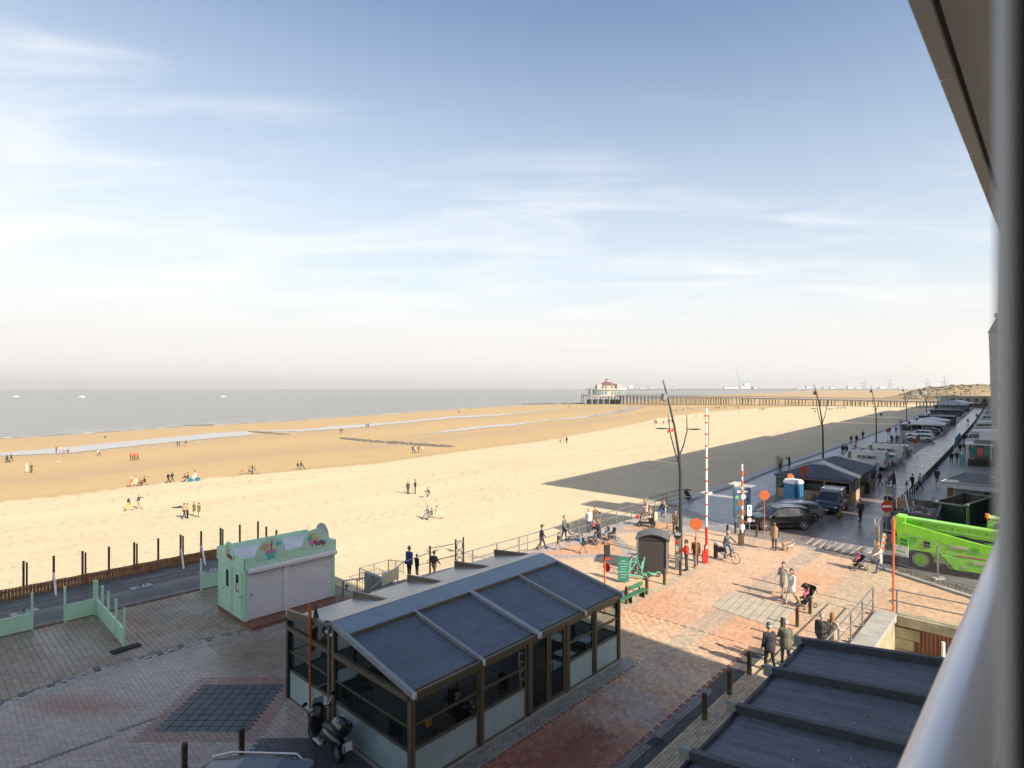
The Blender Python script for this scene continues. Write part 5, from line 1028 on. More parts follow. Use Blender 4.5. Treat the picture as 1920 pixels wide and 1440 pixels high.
def elvan(rear, label):
    f = Vector((math.cos(hn-.05), math.sin(hn-.05), 0)); r = car('cargo_van', label, rear+f*2.8+Vector((f.y, -f.x, 0))*0+U*1.0, hn-.05, 'cargo', None, 'white lettered cargo vans', paint=M_VANW)
    # side towards the camera is local +y (left side)
    lettering('ELBUMO', .55, M_DARKM, r, (-.75, 1.005, 1.62), (PI/2, 0, PI), .015); part('small_lettering_line', MB().bx(-1.4, -.1, .99, 1.0, 1.25, 1.29), M_GREY, r)
    part('roof_rack', MB().bx(-2.3, 1.1, -.8, -.75, 2.56, 2.62).bx(-2.3, 1.1, .75, .8, 2.56, 2.62).bx(-2.3, -2.25, -.8, .8, 2.5, 2.6).bx(-1.2, -1.15, -.8, .8, 2.5, 2.6).bx(0, .05, -.8, .8, 2.5, 2.6).bx(1.05, 1.1, -.8, .8, 2.5, 2.6), M_GREY, r); return r
elvan(G(1660, 884), 'white cargo van lettered ELBUMO, the nearer one beside the tent'); elvan(G(1694, 868), 'white cargo van lettered ELBUMO, the farther one')
MC = {'dk': (.03, .032, .036), 'sil': (.42, .44, .45), 'wh': (.6, .6, .6), 'gr': (.14, .145, .15)}
for px, py, k, c, l in ((1668, 880.5, 'estate', 'dk', 'dark grey car between the two lettered vans'), (1684, 874, 'suv', 'wh', 'white SUV right against the farther lettered van'), (1704, 856, 'suv', 'gr', 'grey SUV just past the farther lettered van'), (1709, 852.5, 'estate', 'sil', 'pale silver car, last of the row by the lettered vans'),
        (1752, 829, 'estate', 'sil', 'pale silver estate car parked before the white framed tent'), (1748, 822, 'suv', 'wh', 'white car parked behind the silver estate'), (1762, 817, 'suv', 'dk', 'black car third from the silver estate'), (1766, 811, 'estate', 'dk', 'black car in front of the white framed tent'), (1735, 808, 'estate', 'dk', 'dark car showing left of the white framed tent')):
    p = G(px, py); f = NV; car('parked_car', l, p+f*2.3, hn, k, MC[c])
for i, (px, py, k, c, l) in enumerate(((1801, 779, 'van', 'sil', 'silver van beside the dark kiosk farther on'), (1806, 776, 'suv', 'dk', 'dark car beside the silver van farther on'), (1829, 760, 'van', 'wh', 'pale van parked past the last tent'), (1834, 757, 'van', 'sil', 'silver van past the last tent'), (1836, 753, 'suv', 'dk', 'small dark car at the far end of the promenade'), (1842, 750, 'estate', 'dk', 'second small dark car at the far end of the promenade'))):
    car('parked_car', l, G(px, py)+NV*2, hn, k, MC[c])
# car at the lower left, only its roof in view
car('parked_car', 'dark blue car at the bottom edge with silver roof rails', Vector((-6.75, 13.35, 0)), PI-.02, 'suv', (.03, .045, .07), 'cars parked near the scooter')
# ---- motor scooter
ms = root('motor_scooter', 'black motor scooter with round top case parked by the cafe corner', 'scooter', Vector((-5.36, 16.78, 0)), R(136)); ms.scale = (1.04,)*3
M_SB = mat('glossy_black', (.010, .012, .017), .16, 0, 0, coat=.5)
for x in (.72, -.62): wh = part('wheel', MB().ring((x, 0, .27), .2, .075, 'y', 20, 8), M_TYRE, ms, True); part('rim', MB().cyl((x, -.05, .27), (x, .05, .27), .13, n=12), M_GREY, wh)
part('body', MB().tube([(-.85, 0, .55), (-.55, 0, .62), (-.1, 0, .60), (.1, 0, .38), (.4, 0, .34)], [.10, .2, .22, .18, .14], 12), M_SB, ms, True)
part('leg_shield', MB().tube([(.38, 0, .3), (.5, 0, .62), (.52, 0, .95), (.44, 0, 1.08)], [.17, .26, .27, .16], 12), M_SB, ms, True); part('mudguard', MB().tube([(.5, 0, .5), (.72, 0, .55), (.95, 0, .42)], [.06, .11, .05], 10), M_SB, ms, True)
part('seat', MB().tube([(-.72, 0, .82), (-.4, 0, .80), (-.05, 0, .76), (.12, 0, .72)], [.12, .15, .14, .08], 12), mat('seat_leather', (.022, .026, .032), .45), ms, True)
part('windscreen', MB().prism([(.55, -.2, 1.02), (.55, .2, 1.02), (.42, .15, 1.38), (.42, -.15, 1.38)], (.012, 0, 0)), glass('smoked_screen', (.05, .05, .06), .35), ms)
part('handlebar', MB().tube([(.3, -.38, 1.06), (.4, -.2, 1.06), (.42, 0, 1.04), (.4, .2, 1.06), (.3, .38, 1.06)], .02), M_DARKM, ms)
for s in (-1, 1): mr = part('mirror', MB().ell((.42, s*.42, 1.32), .02, .08, .06), M_SB, ms, True); part('mirror_stalk', MB().tube([(.38, s*.26, 1.06), (.40, s*.34, 1.2), (.42, s*.4, 1.3)], .012), M_ALU, mr); part('footboard', MB().box(.18, s*.16, .3, .4, .1, .04), M_ALU, ms)
tcs = part('top_case', MB().tube([(-1.12, 0, 1.06), (-1.06, 0, 1.06), (-.84, 0, 1.07), (-.62, 0, 1.05), (-.56, 0, 1.05)], [.1, .2, .23, .2, .1], 16), M_SB, ms, True); part('reflector_dot', MB().ell((-.85, .12, 1.26), .02, .02, .02).ell((-.7, -.1, 1.25), .02, .02, .02), M_WHITE, tcs)
part('exhaust', MB().cyl((-.2, -.2, .32), (-.95, -.24, .42), .06, .07), M_STEEL, ms, True); part('headlight', MB().ell((.66, 0, .82), .05, .14, .06), M_LAMP, ms, True)
pl_ = part('number_plate', MB().box(-1.12, 0, .62, .02, .26, .2, 0, .3), M_WHITE, ms); part('blue_band', MB().box(-1.132, .1, .62, .006, .04, .18, 0, .3), mat('plate_blue', (.02, .08, .4), .5), pl_); part('stand', MB().beam((-.3, -.12, .3), (-.35, -.22, 0), .03, .03), M_DARKM, ms)
# ================================================================ STREET FURNITURE
M_BOLL = mat('brown_bollard', (.085, .055, .035), .8, 0, .35, 7, .3, 20); M_BOLG = mat('mossy_bollard_foot', (.13, .14, .045), .9, 0, .3, 6)
bp_ = root('bollard', 'x', 'bollard', (0, 0, 0), TH, 'brown wooden bollards'); part('shaft', MB().box(0, 0, .5, .13, .13, .62).box(0, 0, .82, .125, .125, .03), M_BOLL, bp_, bev=.012); part('foot', MB().box(0, 0, .09, .135, .135, .22), M_BOLG, bp_); part('band', MB().box(0, 0, .70, .138, .138, .03), M_DARKM, bp_)
BL = [(1321, 1348, 'bollard in the shade nearest the bottom of the street'), (1368, 1302, 'second bollard up the right side of the street, in the shade'), (1405, 1264, 'first sunlit bollard on the right of the street, by the shade line'), (1438, 1231, 'bollard behind the dark-jacketed man in a cap'), (1467, 1195, 'bollard between the heads of the two men in caps'), (1495, 1175, 'bollard at the lower end of the ribbed crossing'), (1519, 1151, 'bollard beside the stroller with the pink child'),
      (1175, 1132, 'bollard at the green bench by the far cafe corner'), (1213, 1114, 'bollard between the bench and the dark shelter'), (1246, 1096, 'bollard at the right corner of the dark shelter'), (1276, 1079, 'bollard just left of the man in the red vest'), (1364, 1006, 'bollard left of the second barrier'), (1379, 1000, 'bollard below the aquarium billboard, left one'), (1395, 1006, 'bollard below the aquarium billboard, right one'), (1419, 1006, 'bollard before the front wheel of the black SUV'),
      (453, 1420, 'bollard standing behind the dark blue car roof'), (346, 1450, 'bollard cut by the bottom edge left of the dark blue car')]
for i, (px, py, l) in enumerate(BL):
    p = G(px, py)
    if i == 0: bp_.location = p; bp_['label'] = l
    else: dup(bp_, p, TH, l)
cb = root('cast_bollard', 'thick grey capped post beside the raised barrier', 'bollard', G(1342, 1046), TH); part('shaft', MB().box(0, 0, .42, .2, .2, .84), M_BOLL, cb); part('cap', MB().box(0, 0, .9, .24, .24, .14), M_WHITE, cb, bev=.03)
# right kerb: long row of dark steel bollards along the road
M_BOLD = mat('black_steel_bollard', (.035, .033, .033), .5, .3, .2, 5); bsm = MB().box(0, 0, .45, .12, .12, .9).mesh('bollard', M_BOLD); bcap = MB().box(0, 0, .92, .14, .14, .04).mesh('cap', M_BOLD)
s_ = 0; k = 0; prev = ZR[0]; acc = 0; nxt = 9.0
lab = 'dark steel bollard in the long row between the wet road and the stalls'
for a_, b_ in zip(ZR[:-2], ZR[1:-1]):
    Ln = (b_-a_).length; q = nxt
    while q < Ln:
        p = a_.lerp(b_, q/Ln); 
        if p.y > 50: o = bpy.data.objects.new('road_bollard', bsm); COL.objects.link(o); o.location = p; o.rotation_euler = (0, 0, TH); tag(o, lab, 'bollard', 'dark bollards along the far road'); k += 1
        q += 1.55 if p.y < 140 else 2.4
    nxt = q-Ln
def pole(mb, h, r=.03): return mb.cyl((0, 0, 0), (0, 0, h), r, n=8)
def facing(px): return math.atan2(F, px-HX)      # rotation so that local +x looks away from the camera
M_SBACK = mat('orange_red_sign_back', (.44, .10, .03), .55, 0, .1, 6)
def round_sign(px, py, h, rad, label, front=None, rz=None, plate=None, m=None):
    r = root('road_sign', label, 'road sign', G(px, py), rz if rz is not None else -.1, 'orange-backed road signs'); part('pole', pole(MB(), h), M_ORANGE, r)
    s = part('sign_disc', MB().cyl((0, -.05, h-rad), (0, -.035, h-rad), rad, n=28), m or M_SBACK, r); part('clamp', MB().box(0, -.055, h-rad*.6, rad*1.5, .02, .03).box(0, -.055, h-rad*1.4, rad*1.5, .02, .03), M_ORANGE, s)
    if plate: part('sign_plate', MB().box(0, -.04, h-rad*2-.14, .5, .015, .2), M_SBACK, r)
    return r
round_sign(1305, 1066, 2.95, .36, 'round orange-backed sign on a pole right of the man in the red vest'); round_sign(1433, 999, 3.1, .36, 'round orange-backed sign in front of the black SUV', plate=None); round_sign(1507, 940, 3.3, .38, 'round orange-backed sign in front of the dark tent', plate=1)
rs = root('road_sign', 'rectangular orange-backed sign in front of the portable toilet', 'road sign', G(1481, 946), 0, 'orange-backed road signs'); part('pole', pole(MB(), 2.75), M_ORANGE, rs); part('sign_panel', MB().box(0, -.05, 2.4, .45, .02, .8), M_SBACK, rs); part('sign_panel', MB().box(0, -.05, 1.85, .55, .02, .18), M_SBACK, rs)
for px, py, h, l in ((1664, 833, 2.9, 'orange-backed sign on the far walkway, left one'), (1704.5, 815, 3.1, 'orange-backed sign left of the white framed tent'), (1719, 812, 3.6, 'narrow orange-backed sign before the white framed tent'), (1741, 797, 3.3, 'orange-backed sign over the white tent roof'), (1748, 795, 3.3, 'second orange-backed sign over the white tent roof'), (1716, 850, 2.3, 'nearer orange sign on a foot between the far parked cars'), (1721, 845, 2.5, 'farther orange sign on a foot between the far parked cars'), (1797, 772, 3.6, 'round orange sign over the grey tent roof'), (1820, 763, 3.6, 'orange sign over the last white tent')): round_sign(px, py, h, .34, l)
ne = root('no_entry_sign', 'red no entry sign with white bar and small plate left of the green machine', 'road sign', G(1662, 1020), 0); part('pole', pole(MB(), 3.0, .04), M_STEEL, ne); d_ = part('sign_disc', MB().cyl((0, -.05, 2.55), (0, -.065, 2.55), .40, n=32), M_RED, ne); part('white_bar', MB().box(0, -.07, 2.55, .62, .008, .13), M_WHITE, d_); part('rim', MB().ring((0, -.06, 2.55), .40, .015, 'y', 32, 4), M_STEEL, d_); part('sign_plate', MB().box(0, -.06, 2.0, .48, .015, .3), M_CONCL, ne)
ne2 = root('no_entry_sign', 'small far no entry sign beside the road bollards', 'road sign', G(1831, 797), 0); part('pole', pole(MB(), 3.2, .05), M_STEEL, ne2); d_ = part('sign_disc', MB().cyl((0, -.05, 2.85), (0, -.065, 2.85), .42, n=24), M_RED, ne2); part('white_bar', MB().box(0, -.07, 2.85, .62, .008, .13), M_WHITE, d_)
dp = root('direction_sign', 'pale direction sign on a post above the two white-haired walkers', 'road sign', G(1664, 985), 0); part('pole', pole(MB(), 3.2, .04), M_STEEL, dp); part('sign_plate', MB().box(0, -.05, 2.6, .5, .02, .35), M_CONCL, dp)
# near sign poles
t1 = root('triangle_sign', 'orange-red sign pole by the cafe corner with a triangle sign seen edge-on', 'road sign', G(581, 1346), .0); part('pole', pole(MB(), 3.62, .036).cyl((0, 0, 2.75), (0, 0, 3.62), .055, n=8), M_ORANGE, t1); part('sign_triangle', MB().prism([(.06, .0, 2.95), (.16, .42, 2.95), (.10, .2, 3.55)], (.02, -.005, 0)), M_DARKM, t1); part('sign_panel', MB().prism([(.04, .02, 2.1), (.13, .32, 2.1), (.13, .32, 2.8), (.04, .02, 2.8)], (.02, -.006, 0)), M_SBACK, t1); part('clamp', MB().cyl((0, 0, 1.5), (0, 0, 1.54), .045).cyl((0, 0, 2.1), (0, 0, 2.14), .045), M_STEEL, t1)
t2 = root('traffic_sign_post', 'orange pole behind the cafe with a dark panel and a red disc', 'road sign', G(1134, 1152), .0); part('pole', pole(MB(), 3.3, .04), M_ORANGE, t2); part('sign_panel', MB().box(.10, -.05, 2.9, .3, .05, .72, .3), M_DARKM, t2, bev=.03); part('small_panel', MB().box(.1, -.08, 2.62, .24, .02, .12, .3), M_RED, t2); part('sign_disc', MB().cyl((.08, -.02, 2.2), (.10, .0, 2.2), .2, n=20), M_RED, t2)
t3 = root('tall_orange_pole', 'tall orange pole in front of the green machine', 'pole', G(1675, 1146), 0); part('pole', pole(MB(), 4.45, .045).cyl((0, 0, 3.2), (0, 0, 4.3), .075, n=8), M_ORANGE, t3)
pk = root('parking_sign', 'small white parking sign with a red ring right of the billboard', 'road sign', G(1405, 1014), 0); part('pole', pole(MB(), 2.3, .03), M_STEEL, pk); part('sign_panel', MB().box(0, -.04, 2.1, .3, .02, .75), M_WHITE, pk); part('sign_disc', MB().cyl((0, -.05, 1.45), (0, -.06, 1.45), .18, n=20), M_WHITE, pk); part('ring', MB().ring((0, -.06, 1.45), .16, .025), M_RED, pk); part('symbol', MB().box(0, -.056, 2.25, .1, .01, .2), mat('plate_blue', (0, 0, 0)), pk)
# raised barriers
def barrier(px, py, h, label):
    r = root('raised_barrier', label, 'barrier', G(px, py), 0); part('housing', MB().box(0, 0, .55, .22, .2, 1.1).box(-.16, 0, .4, .12, .18, .7), M_RED if px < 1350 else M_BOLL, r, bev=.02)
    bm = part('boom', MB().cyl((0, -.06, .9), (0, -.06, h), .07, .05, 10), M_WHITE, r); n = int((h-1)/.7); 
    for i in range(n): z = 1.4+i*(h-1.6)/n; dz = .09 if px < 1350 else .4; part('red_mark', MB().cyl((0, -.06, z), (0, -.06, z+dz), .075, n=10), M_RED if px < 1350 else M_ORANGE, bm)
    if px < 1350: part('lower_mark', MB().cyl((0, -.06, 1.1), (0, -.06, 2.2), .078, n=10), M_RED, bm); part('tip_lamp', MB().box(0, -.06, h-.45, .3, .1, .12), M_ORANGE, bm); part('support_tube', MB().cyl((.14, -.06, h-.5), (.12, -.06, h-2.2), .02), M_RED, bm)
    else: part('sign_disc', MB().cyl((.05, -.13, h-2.15), (.05, -.15, h-2.15), .16, n=18), M_WHITE, bm); part('hinge_box', MB().box(0, -.05, 1.25, .26, .22, .35), M_WHITE, r, bev=.03)
barrier(1324, 1056, 9.3, 'tall raised white barrier with small red marks beside the lamp post'); barrier(1391, 1023, 5.45, 'shorter raised barrier with long red bands before the billboard')
# billboard
bb = root('billboard', 'aquarium advertising board lettered SEALIFE left of the black SUV', 'billboard', G(1391, 986), -.10)
part('frame', MB().box(0, 0, 1.75, 1.30, .14, 2.4), M_GREY, bb, bev=.06); part('poster', MB().box(0, -.08, 1.75, 1.14, .02, 2.2), mat('poster_blue', (.05, .13, .22), .35, 0, .45, 2.2), bb); part('poster_rock', MB().prism([(-.5, -.095, .7), (.5, -.095, .7), (.45, -.095, 1.1), (.1, -.095, 1.35), (-.3, -.095, 1.0)], (0, -.003, 0)), mat('poster_reef', (.12, .14, .10), .5, 0, .5, 5), bb); part('poster_turtle', MB().ell((-.12, -.097, 1.75), .22, .004, .24).ell((.02, -.097, 2.0), .1, .004, .1), mat('poster_turtle_brown', (.34, .13, .05), .5, 0, .4, 6), bb); part('poster_spot', MB().cyl((-.38, -.092, 2.2), (-.38, -.098, 2.2), .13, n=14), mat('poster_green', (.2, .5, .12), .5), bb)
lettering('SEALIFE', .24, M_WHITE, bb, (.02, -.094, 2.62), (PI/2, 0, 0), .008); part('foot', MB().box(-.4, 0, .28, .14, .12, .56).box(.4, 0, .28, .14, .12, .56), M_GREY, bb)
# pay station by the lamp
pm = root('pay_station', 'dark pay column with tilted screen beside the red-vested man', 'pay station', G(1271, 1068), -.35); part('column', MB().box(0, 0, .95, .30, .24, 1.9), M_GREY, pm, bev=.02); part('head', MB().box(0, -.04, 2.0, .42, .36, .12, 0, 0, .35), M_DARKM, pm, bev=.02); part('screen', MB().box(0, -.06, 2.065, .32, .26, .01, 0, 0, .35), mat('screen_glass', (.25, .28, .3), .1), pm); part('red_panel', MB().box(-.04, -.125, 1.62, .16, .01, .2), M_RED, pm); part('notice', MB().box(-.04, -.125, 1.1, .16, .01, .6), M_CONCL, pm)
# shelter (dark cabin with curved roof)
sb = root('curved_roof_cabin', 'dark grey cabin with curved ribbed roof beside the e-scooters', 'cabin', G(1228, 1076)+Vector((.1, .7, 0)), -.30)
part('wall', MB().bx(-.85, .75, -.6, .6, 0, 1.85), mat('anthracite_panel', (.045, .043, .04), .6, 0, .12, 5), sb); 
for x in (-.87, .77):
    for y in (-.62, .62): part('corner_post', MB().bx(x-.05, x+.05, y-.05, y+.05, 0, 1.9), M_STEEL, sb)
rf = MB(); ap = [(x, .34*(1-(x/.98)**2)) for x in np.linspace(-.98, .92, 9)]
for (xa, za_), (xb, zb_) in zip(ap[:-1], ap[1:]): rf.prism([(xa, -.74, 1.86+za_), (xb, -.74, 1.86+zb_), (xb, -.74, 1.93+zb_), (xa, -.74, 1.93+za_)], (0, 1.48, 0))
part('roof', rf, mat('grey_roof_shell', (.12, .125, .125), .5, 0, .1), sb, True); mb = MB()
for y in np.linspace(-.6, .6, 6):
    for (xa, za_), (xb, zb_) in zip(ap[:-1], ap[1:]): mb.beam((xa, y, 1.94+za_), (xb, y, 1.94+zb_), .03, .03)
part('roof_rib', mb, M_GREY, sb)
part('gable_panel', MB().prism([(x, -.6, 1.83+z) for x, z in ap]+[(ap[-1][0]*.9, -.6, 1.8), (ap[0][0]*.9, -.6, 1.8)], (0, .03, 0)), M_PLAST, sb)
# e-scooters
M_TEAL = mat('mint_teal_paint', (.16, .50, .36), .4, 0, .05)
def escooter(loc, rz, label):
    r = root('electric_scooter', label, 'scooter', loc, rz, 'mint rental e-scooters by the cabin')
    part('deck', MB().box(-.05, 0, .16, .75, .17, .07), M_TEAL, r, bev=.02); part('stem', MB().tube([(.42, 0, .2), (.36, 0, .5), (.24, 0, 1.12)], .035), M_TEAL, r, True)
    hb = part('handlebar', MB().tube([(.2, -.28, 1.14), (.24, -.12, 1.15), (.24, .12, 1.15), (.2, .28, 1.14)], .018), M_PLAST, r); part('display', MB().box(.24, 0, 1.17, .08, .1, .05), M_PLAST, hb)
    for x in (.5, -.5): wh = part('wheel', MB().ring((x, 0, .12), .09, .032, 'y', 16, 6), M_TYRE, r, True); part('hub', MB().cyl((x, -.03, .12), (x, .03, .12), .05), M_STEEL, wh)
    part('battery_box', MB().box(.36, 0, .62, .12, .1, .4, 0, -.18), M_TEAL, r); part('rear_mudguard', MB().tube([(-.38, 0, .22), (-.5, 0, .28), (-.62, 0, .22)], .03), M_TEAL, r); return r
escooter(G(1192, 1085), R(152), 'mint e-scooter nearest the green board'); escooter(G(1201, 1079), R(140), 'mint e-scooter in the middle of the three'); escooter(G(1217, 1081), R(172), 'mint e-scooter nearest the dark cabin wall, deck to the right')
ab = root('menu_board', 'teal green standing information board beside the e-scooters', 'board', G(1169, 1092), -.15); part('panel', MB().box(0, 0, .72, .58, .03, 1.3, 0, 0, -.12), mat('teal_board', (.03, .17, .13), .45), ab)
for i in range(7): part('text_row', MB().box(0, -.025-.02*(i-3)*.0+.12*((.3+i*.14)-.72)-.0, .3+i*.14, .3+.1*(i % 3), .012, .03, 0, 0, -.12), mat('pale_teal_print', (.3, .5, .42), .6), ab)
bn = root('green_bench', 'green slatted bench behind the far cafe corner', 'bench', G(1180, 1130), TH-.05)
for x, h in ((-.75, .50), (.75, .62)): part('backrest', MB().box(x, .12, h, 1.15, .05, .2), mat('bench_green', (.03, .15, .08), .55), bn)
part('seat', MB().box(0, -.08, .40, 2.6, .3, .05), mat('bench_green', (0, 0, 0)), bn)
for x in (-1.1, 0, 1.1): part('leg', MB().box(x, .0, .2, .06, .3, .4).box(x, .16, .4, .06, .06, .5), M_DARKM, bn)
# ---- street lamps
M_LAMPP = mat('dark_lamp_steel', (.06, .068, .068), .42, .5, .1, 3)
def lamp(loc, label, det=True):
    r = root('street_lamp', label, 'street lamp', loc, 0, 'branching street lamps along the promenade')
    pts = [(0, 0, 0), (0, 0, 3), (-.02, 0, 5.4), (-.12, 0, 6.6), (-.38, 0, 8.2), (-.75, 0, 9.8), (-1.08, 0, 11.0)]; part('mast', MB().tube(pts, [.12, .11, .095, .08, .065, .05, .03], 10 if det else 6), M_LAMPP, r, True)
    part('branch', MB().tube([(-.05, 0, 5.8), (-.3, 0, 6.5), (-.62, 0, 7.7), (-.78, 0, 8.9)], [.05, .045, .035, .02], 8 if det else 5), M_LAMPP, r, True); part('branch', MB().tube([(-.1, 0, 6.3), (.18, 0, 7.0), (.40, 0, 7.9), (.38, 0, 8.9)], [.045, .04, .035, .02], 8 if det else 5), M_LAMPP, r, True)
    part('lamp_head', MB().ell((-1.15, -.05, 8.05), .42, .12, .045).beam((-.68, 0, 8.05), (-.95, 0, 8.05), .04, .04), M_LAMPP, r, True); part('lamp_head', MB().ell((.82, -.05, 8.0), .42, .12, .045).beam((.4, 0, 8.0), (.6, 0, 8.0), .04, .04), M_LAMPP, r, True)
    part('floodlight', MB().box(-1.02, -.1, 9.95, .3, .3, .42, .3, .2), M_GREY, r, bev=.03)
    if det: part('side_arm', MB().beam((0, 0, 6.0), (-.55, 0, 6.05), .04, .04), M_LAMPP, r)
    return r
on = ['beside the pay column', 'behind the dark tent', 'behind the lettered vans', 'by the far parked cars', 'past the white framed tent', 'sixth along the promenade', 'seventh along the promenade', 'eighth along the promenade', 'ninth along the promenade', 'tenth along the promenade', 'eleventh along the promenade', 'twelfth along the promenade']
for i, (px, Y) in enumerate(((1276, 35.5), (1543, 70), (1643, 108), (1700, 146), (1737, 185), (1759, 225), (1777, 265), (1791, 305), (1802, 345), (1811, 390), (1820, 440), (1828, 500))): lamp(Vector(((px-HX)*Y/F, Y, 0)), 'dark branching street lamp '+on[i], i < 5)
# ================================================================ TENTS
M_TWOOD = mat('tan_timber', (.42, .32, .2), .7, 0, .15, 4); M_TENT = mat('slate_tent_fabric', (.085, .10, .125), .65, 0, .15, 1.2, .2, 12, spec=.3); M_BULB = mat('warm_bulb', (1, .6, .2), .5, emit=(1, .55, .2, 14)); G_TENT = glass('tent_glass', (.03, .03, .03), .1)
XT = Vector((.646, .76, 0)).normalized(); ANG = math.atan2(XT.y, XT.x)
def tent(loc, w_, l_, he, hr, label, roofm, wallm, hip=3.2, near=False, openf=.55, cat='tent', name='terrace_tent', grp='terrace tents on the promenade', rz=ANG, lower=.8):
    r = root(name, label, cat, loc, rz, grp); o = .18; cy = w_/2
    A = [(-o, -o, he), (-o, w_+o, he), (l_+o, w_+o, he), (l_+o, -o, he)]; R0 = (hip, cy, hr); R1 = (l_-hip, cy, hr) if l_ > 2*hip else (l_/2+.1, cy, hr)
    mb = MB()
    for f in ([A[1], A[0], R0], [A[0], A[3], R1, R0], [A[3], A[2], R1], [A[2], A[1], R0, R1]):
        if not near: mb.poly(f); continue
        # fine fabric with slight sag between the frame ribs
        n = 14; a, b_ = Vector(f[0]), Vector(f[1]); c = Vector(f[2]); d = Vector(f[3]) if len(f) == 4 else c; vs = []
        for i in range(n*2+1):
            for j in range(n+1): s_ = i/(2*n); t_ = j/n; p = a.lerp(b_, s_).lerp(d.lerp(c, s_), t_); p.z -= .05*math.sin(PI*t_)*abs(math.sin(s_*PI*(4 if len(f) == 4 else 2))); vs.append(p)
        mb.add(vs, [(i*(n+1)+j, (i+1)*(n+1)+j, (i+1)*(n+1)+j+1, i*(n+1)+j+1) for i in range(2*n) for j in range(n)])
    part('canopy', mb, roofm, r, near); part('valance', MB().bx(-o, -o+.02, -o, w_+o, he-.14, he+.02).bx(-o, l_+o, -o, -o+.02, he-.14, he+.02).bx(-o, l_+o, w_+o-.02, w_+o, he-.14, he+.02), roofm, r)
    sides = [((0, 0), (0, w_)), ((0, 0), (l_, 0)), ((0, w_), (l_, w_)), ((l_, 0), (l_, w_))]
    for si, (a, b_) in enumerate(sides):
        a = Vector(a+(0,)); b_ = Vector(b_+(0,)); d = b_-a; n = max(2, round(d.length/2.1)); nm = d.normalized()
        part('side_panel', MB().beam(a+Vector((0, 0, lower/2)), b_+Vector((0, 0, lower/2)), .05, lower), wallm, r)
        mb = MB()
        for k in range(n+1): p = a+d*k/n; part('post', MB().box(p.x, p.y, he/2, .1, .1, he), wallm, r)
        part('rail', MB().beam(a+Vector((0, 0, lower+.03)), b_+Vector((0, 0, lower+.03)), .09, .06).beam(a+Vector((0, 0, he-.2)), b_+Vector((0, 0, he-.2)), .08, .1), wallm, r)
        if si != 0 or True: part('pane', MB().beam(a+Vector((0, 0, (he+lower)/2-.06)), b_+Vector((0, 0, (he+lower)/2-.06)), .01, he-lower-.3), G_TENT, r)
    part('floor', MB().bx(.05, l_-.05, .05, w_-.05, .02, .05), M_DARKM, r)
    return r
FRt = G(1594, 945.6); T1 = tent(FRt, 6.3, 13, 2.12, 3.3, 'dark slate terrace tent with timber sides behind the navy van', M_TENT, M_TWOOD, near=True)
for i in range(6): part('light_bulb', MB().ell((.4+i*1.9 if i % 2 else .3, .3+i*.9, 1.95), .05, .05, .05), M_BULB, T1)
for i in range(4): part('inner_shelf', MB().bx(1.5+i*2.6, 3.2+i*2.6, 2.0, 2.6, .05, 1.1+.3*(i % 2)), mat('dark_furniture', (.02, .018, .016), .7), T1)
thing('dark_litter_bin', MB().box(0, 0, .55, .5, .5, 1.1).box(0, 0, 1.13, .56, .56, .06), M_DARKM, 'dark square bin at the street side of the slate tent', 'bin', G(1625, 926), ANG)
M_TW = mat('white_tent_fabric', (.78, .78, .79), .5, 0, .06, 1); M_TWP = mat('white_aluminium', (.55, .56, .57), .4); M_TG = mat('grey_tent_fabric', (.42, .42, .41), .6, 0, .1, 1); M_BOX = mat('black_cabin_panel', (.06, .062, .066), .5, 0, .1); M_BROOF = mat('mid_grey_flat_roof', (.19, .20, .21), .6, 0, .15, .7)
tent(G(1769, 814.6), 8, 9, 2.2, 3.0, 'white framed glass terrace tent beyond the silver estate', M_TW, M_TWP, 0.3, lower=.5)
tent(G(1778, 806), 7, 6, 2.3, 3.0, 'white flat-roofed terrace cabin just past the white framed tent', M_TW, M_TWP, .5, lower=.5)
tent(G(1788, 798.5), 8, 10, 2.6, 2.75, 'black cabin with flat roof past the white tents', M_BROOF, M_BOX, 1, lower=2.0)
tent(G(1800, 781), 9, 9, 2.4, 2.6, 'low dark terrace shelter before the grey peaked tent', M_BROOF, M_BOX, 2, lower=1.5)
tent(G(1815, 772), 12, 12, 2.9, 5.2, 'grey peaked tent farther along the promenade', M_TG, M_BOX, 5)
tent(G(1823, 767), 12, 12, 2.9, 4.6, 'pale tent with shallow roof past the grey peaked tent', M_TW, M_TWP, 4)
tent(G(1829, 763), 12, 11, 2.9, 4.4, 'last pale tent before the far parked vans', M_TW, M_TWP, 4)
# portable toilet
pt = root('portable_toilet', 'blue portable toilet with white domed roof before the slate tent', 'portable toilet', G(1478, 950)+Vector((.7, .5, 0)), .45); M_PB = mat('toilet_blue', (.035, .20, .38), .45, 0, .1, 5)
part('wall', MB().bx(-.58, .58, -.55, .55, 0, 2.0), M_PB, pt)
for x in (-.45, -.15, .15, .45): part('wall_rib', MB().beam((x, -.56, .15), (x*.7, -.56, 1.85), .03, .06), M_PB, pt)
part('roof', MB().prism([(-.64, -.6, 2.0), (.64, -.6, 2.0), (.60, -.6, 2.2), (.35, -.6, 2.38), (-.35, -.6, 2.38), (-.60, -.6, 2.2)], (0, 1.2, 0)), M_WHITE, pt, bev=.03); part('vent_pipe', MB().cyl((.35, .3, 2.3), (.35, .3, 2.6), .05), M_WHITE, pt)
lb = root('lifebuoy_stand', 'red and white ring stand behind the blue portable toilet', 'lifebuoy', G(1500, 948)+Vector((.3, .8, 0)), 0); part('ring', MB().ring((0, 0, 1.5), .3, .07), M_RED, lb, True); part('post', pole(MB(), 1.6, .03), M_STEEL, lb)
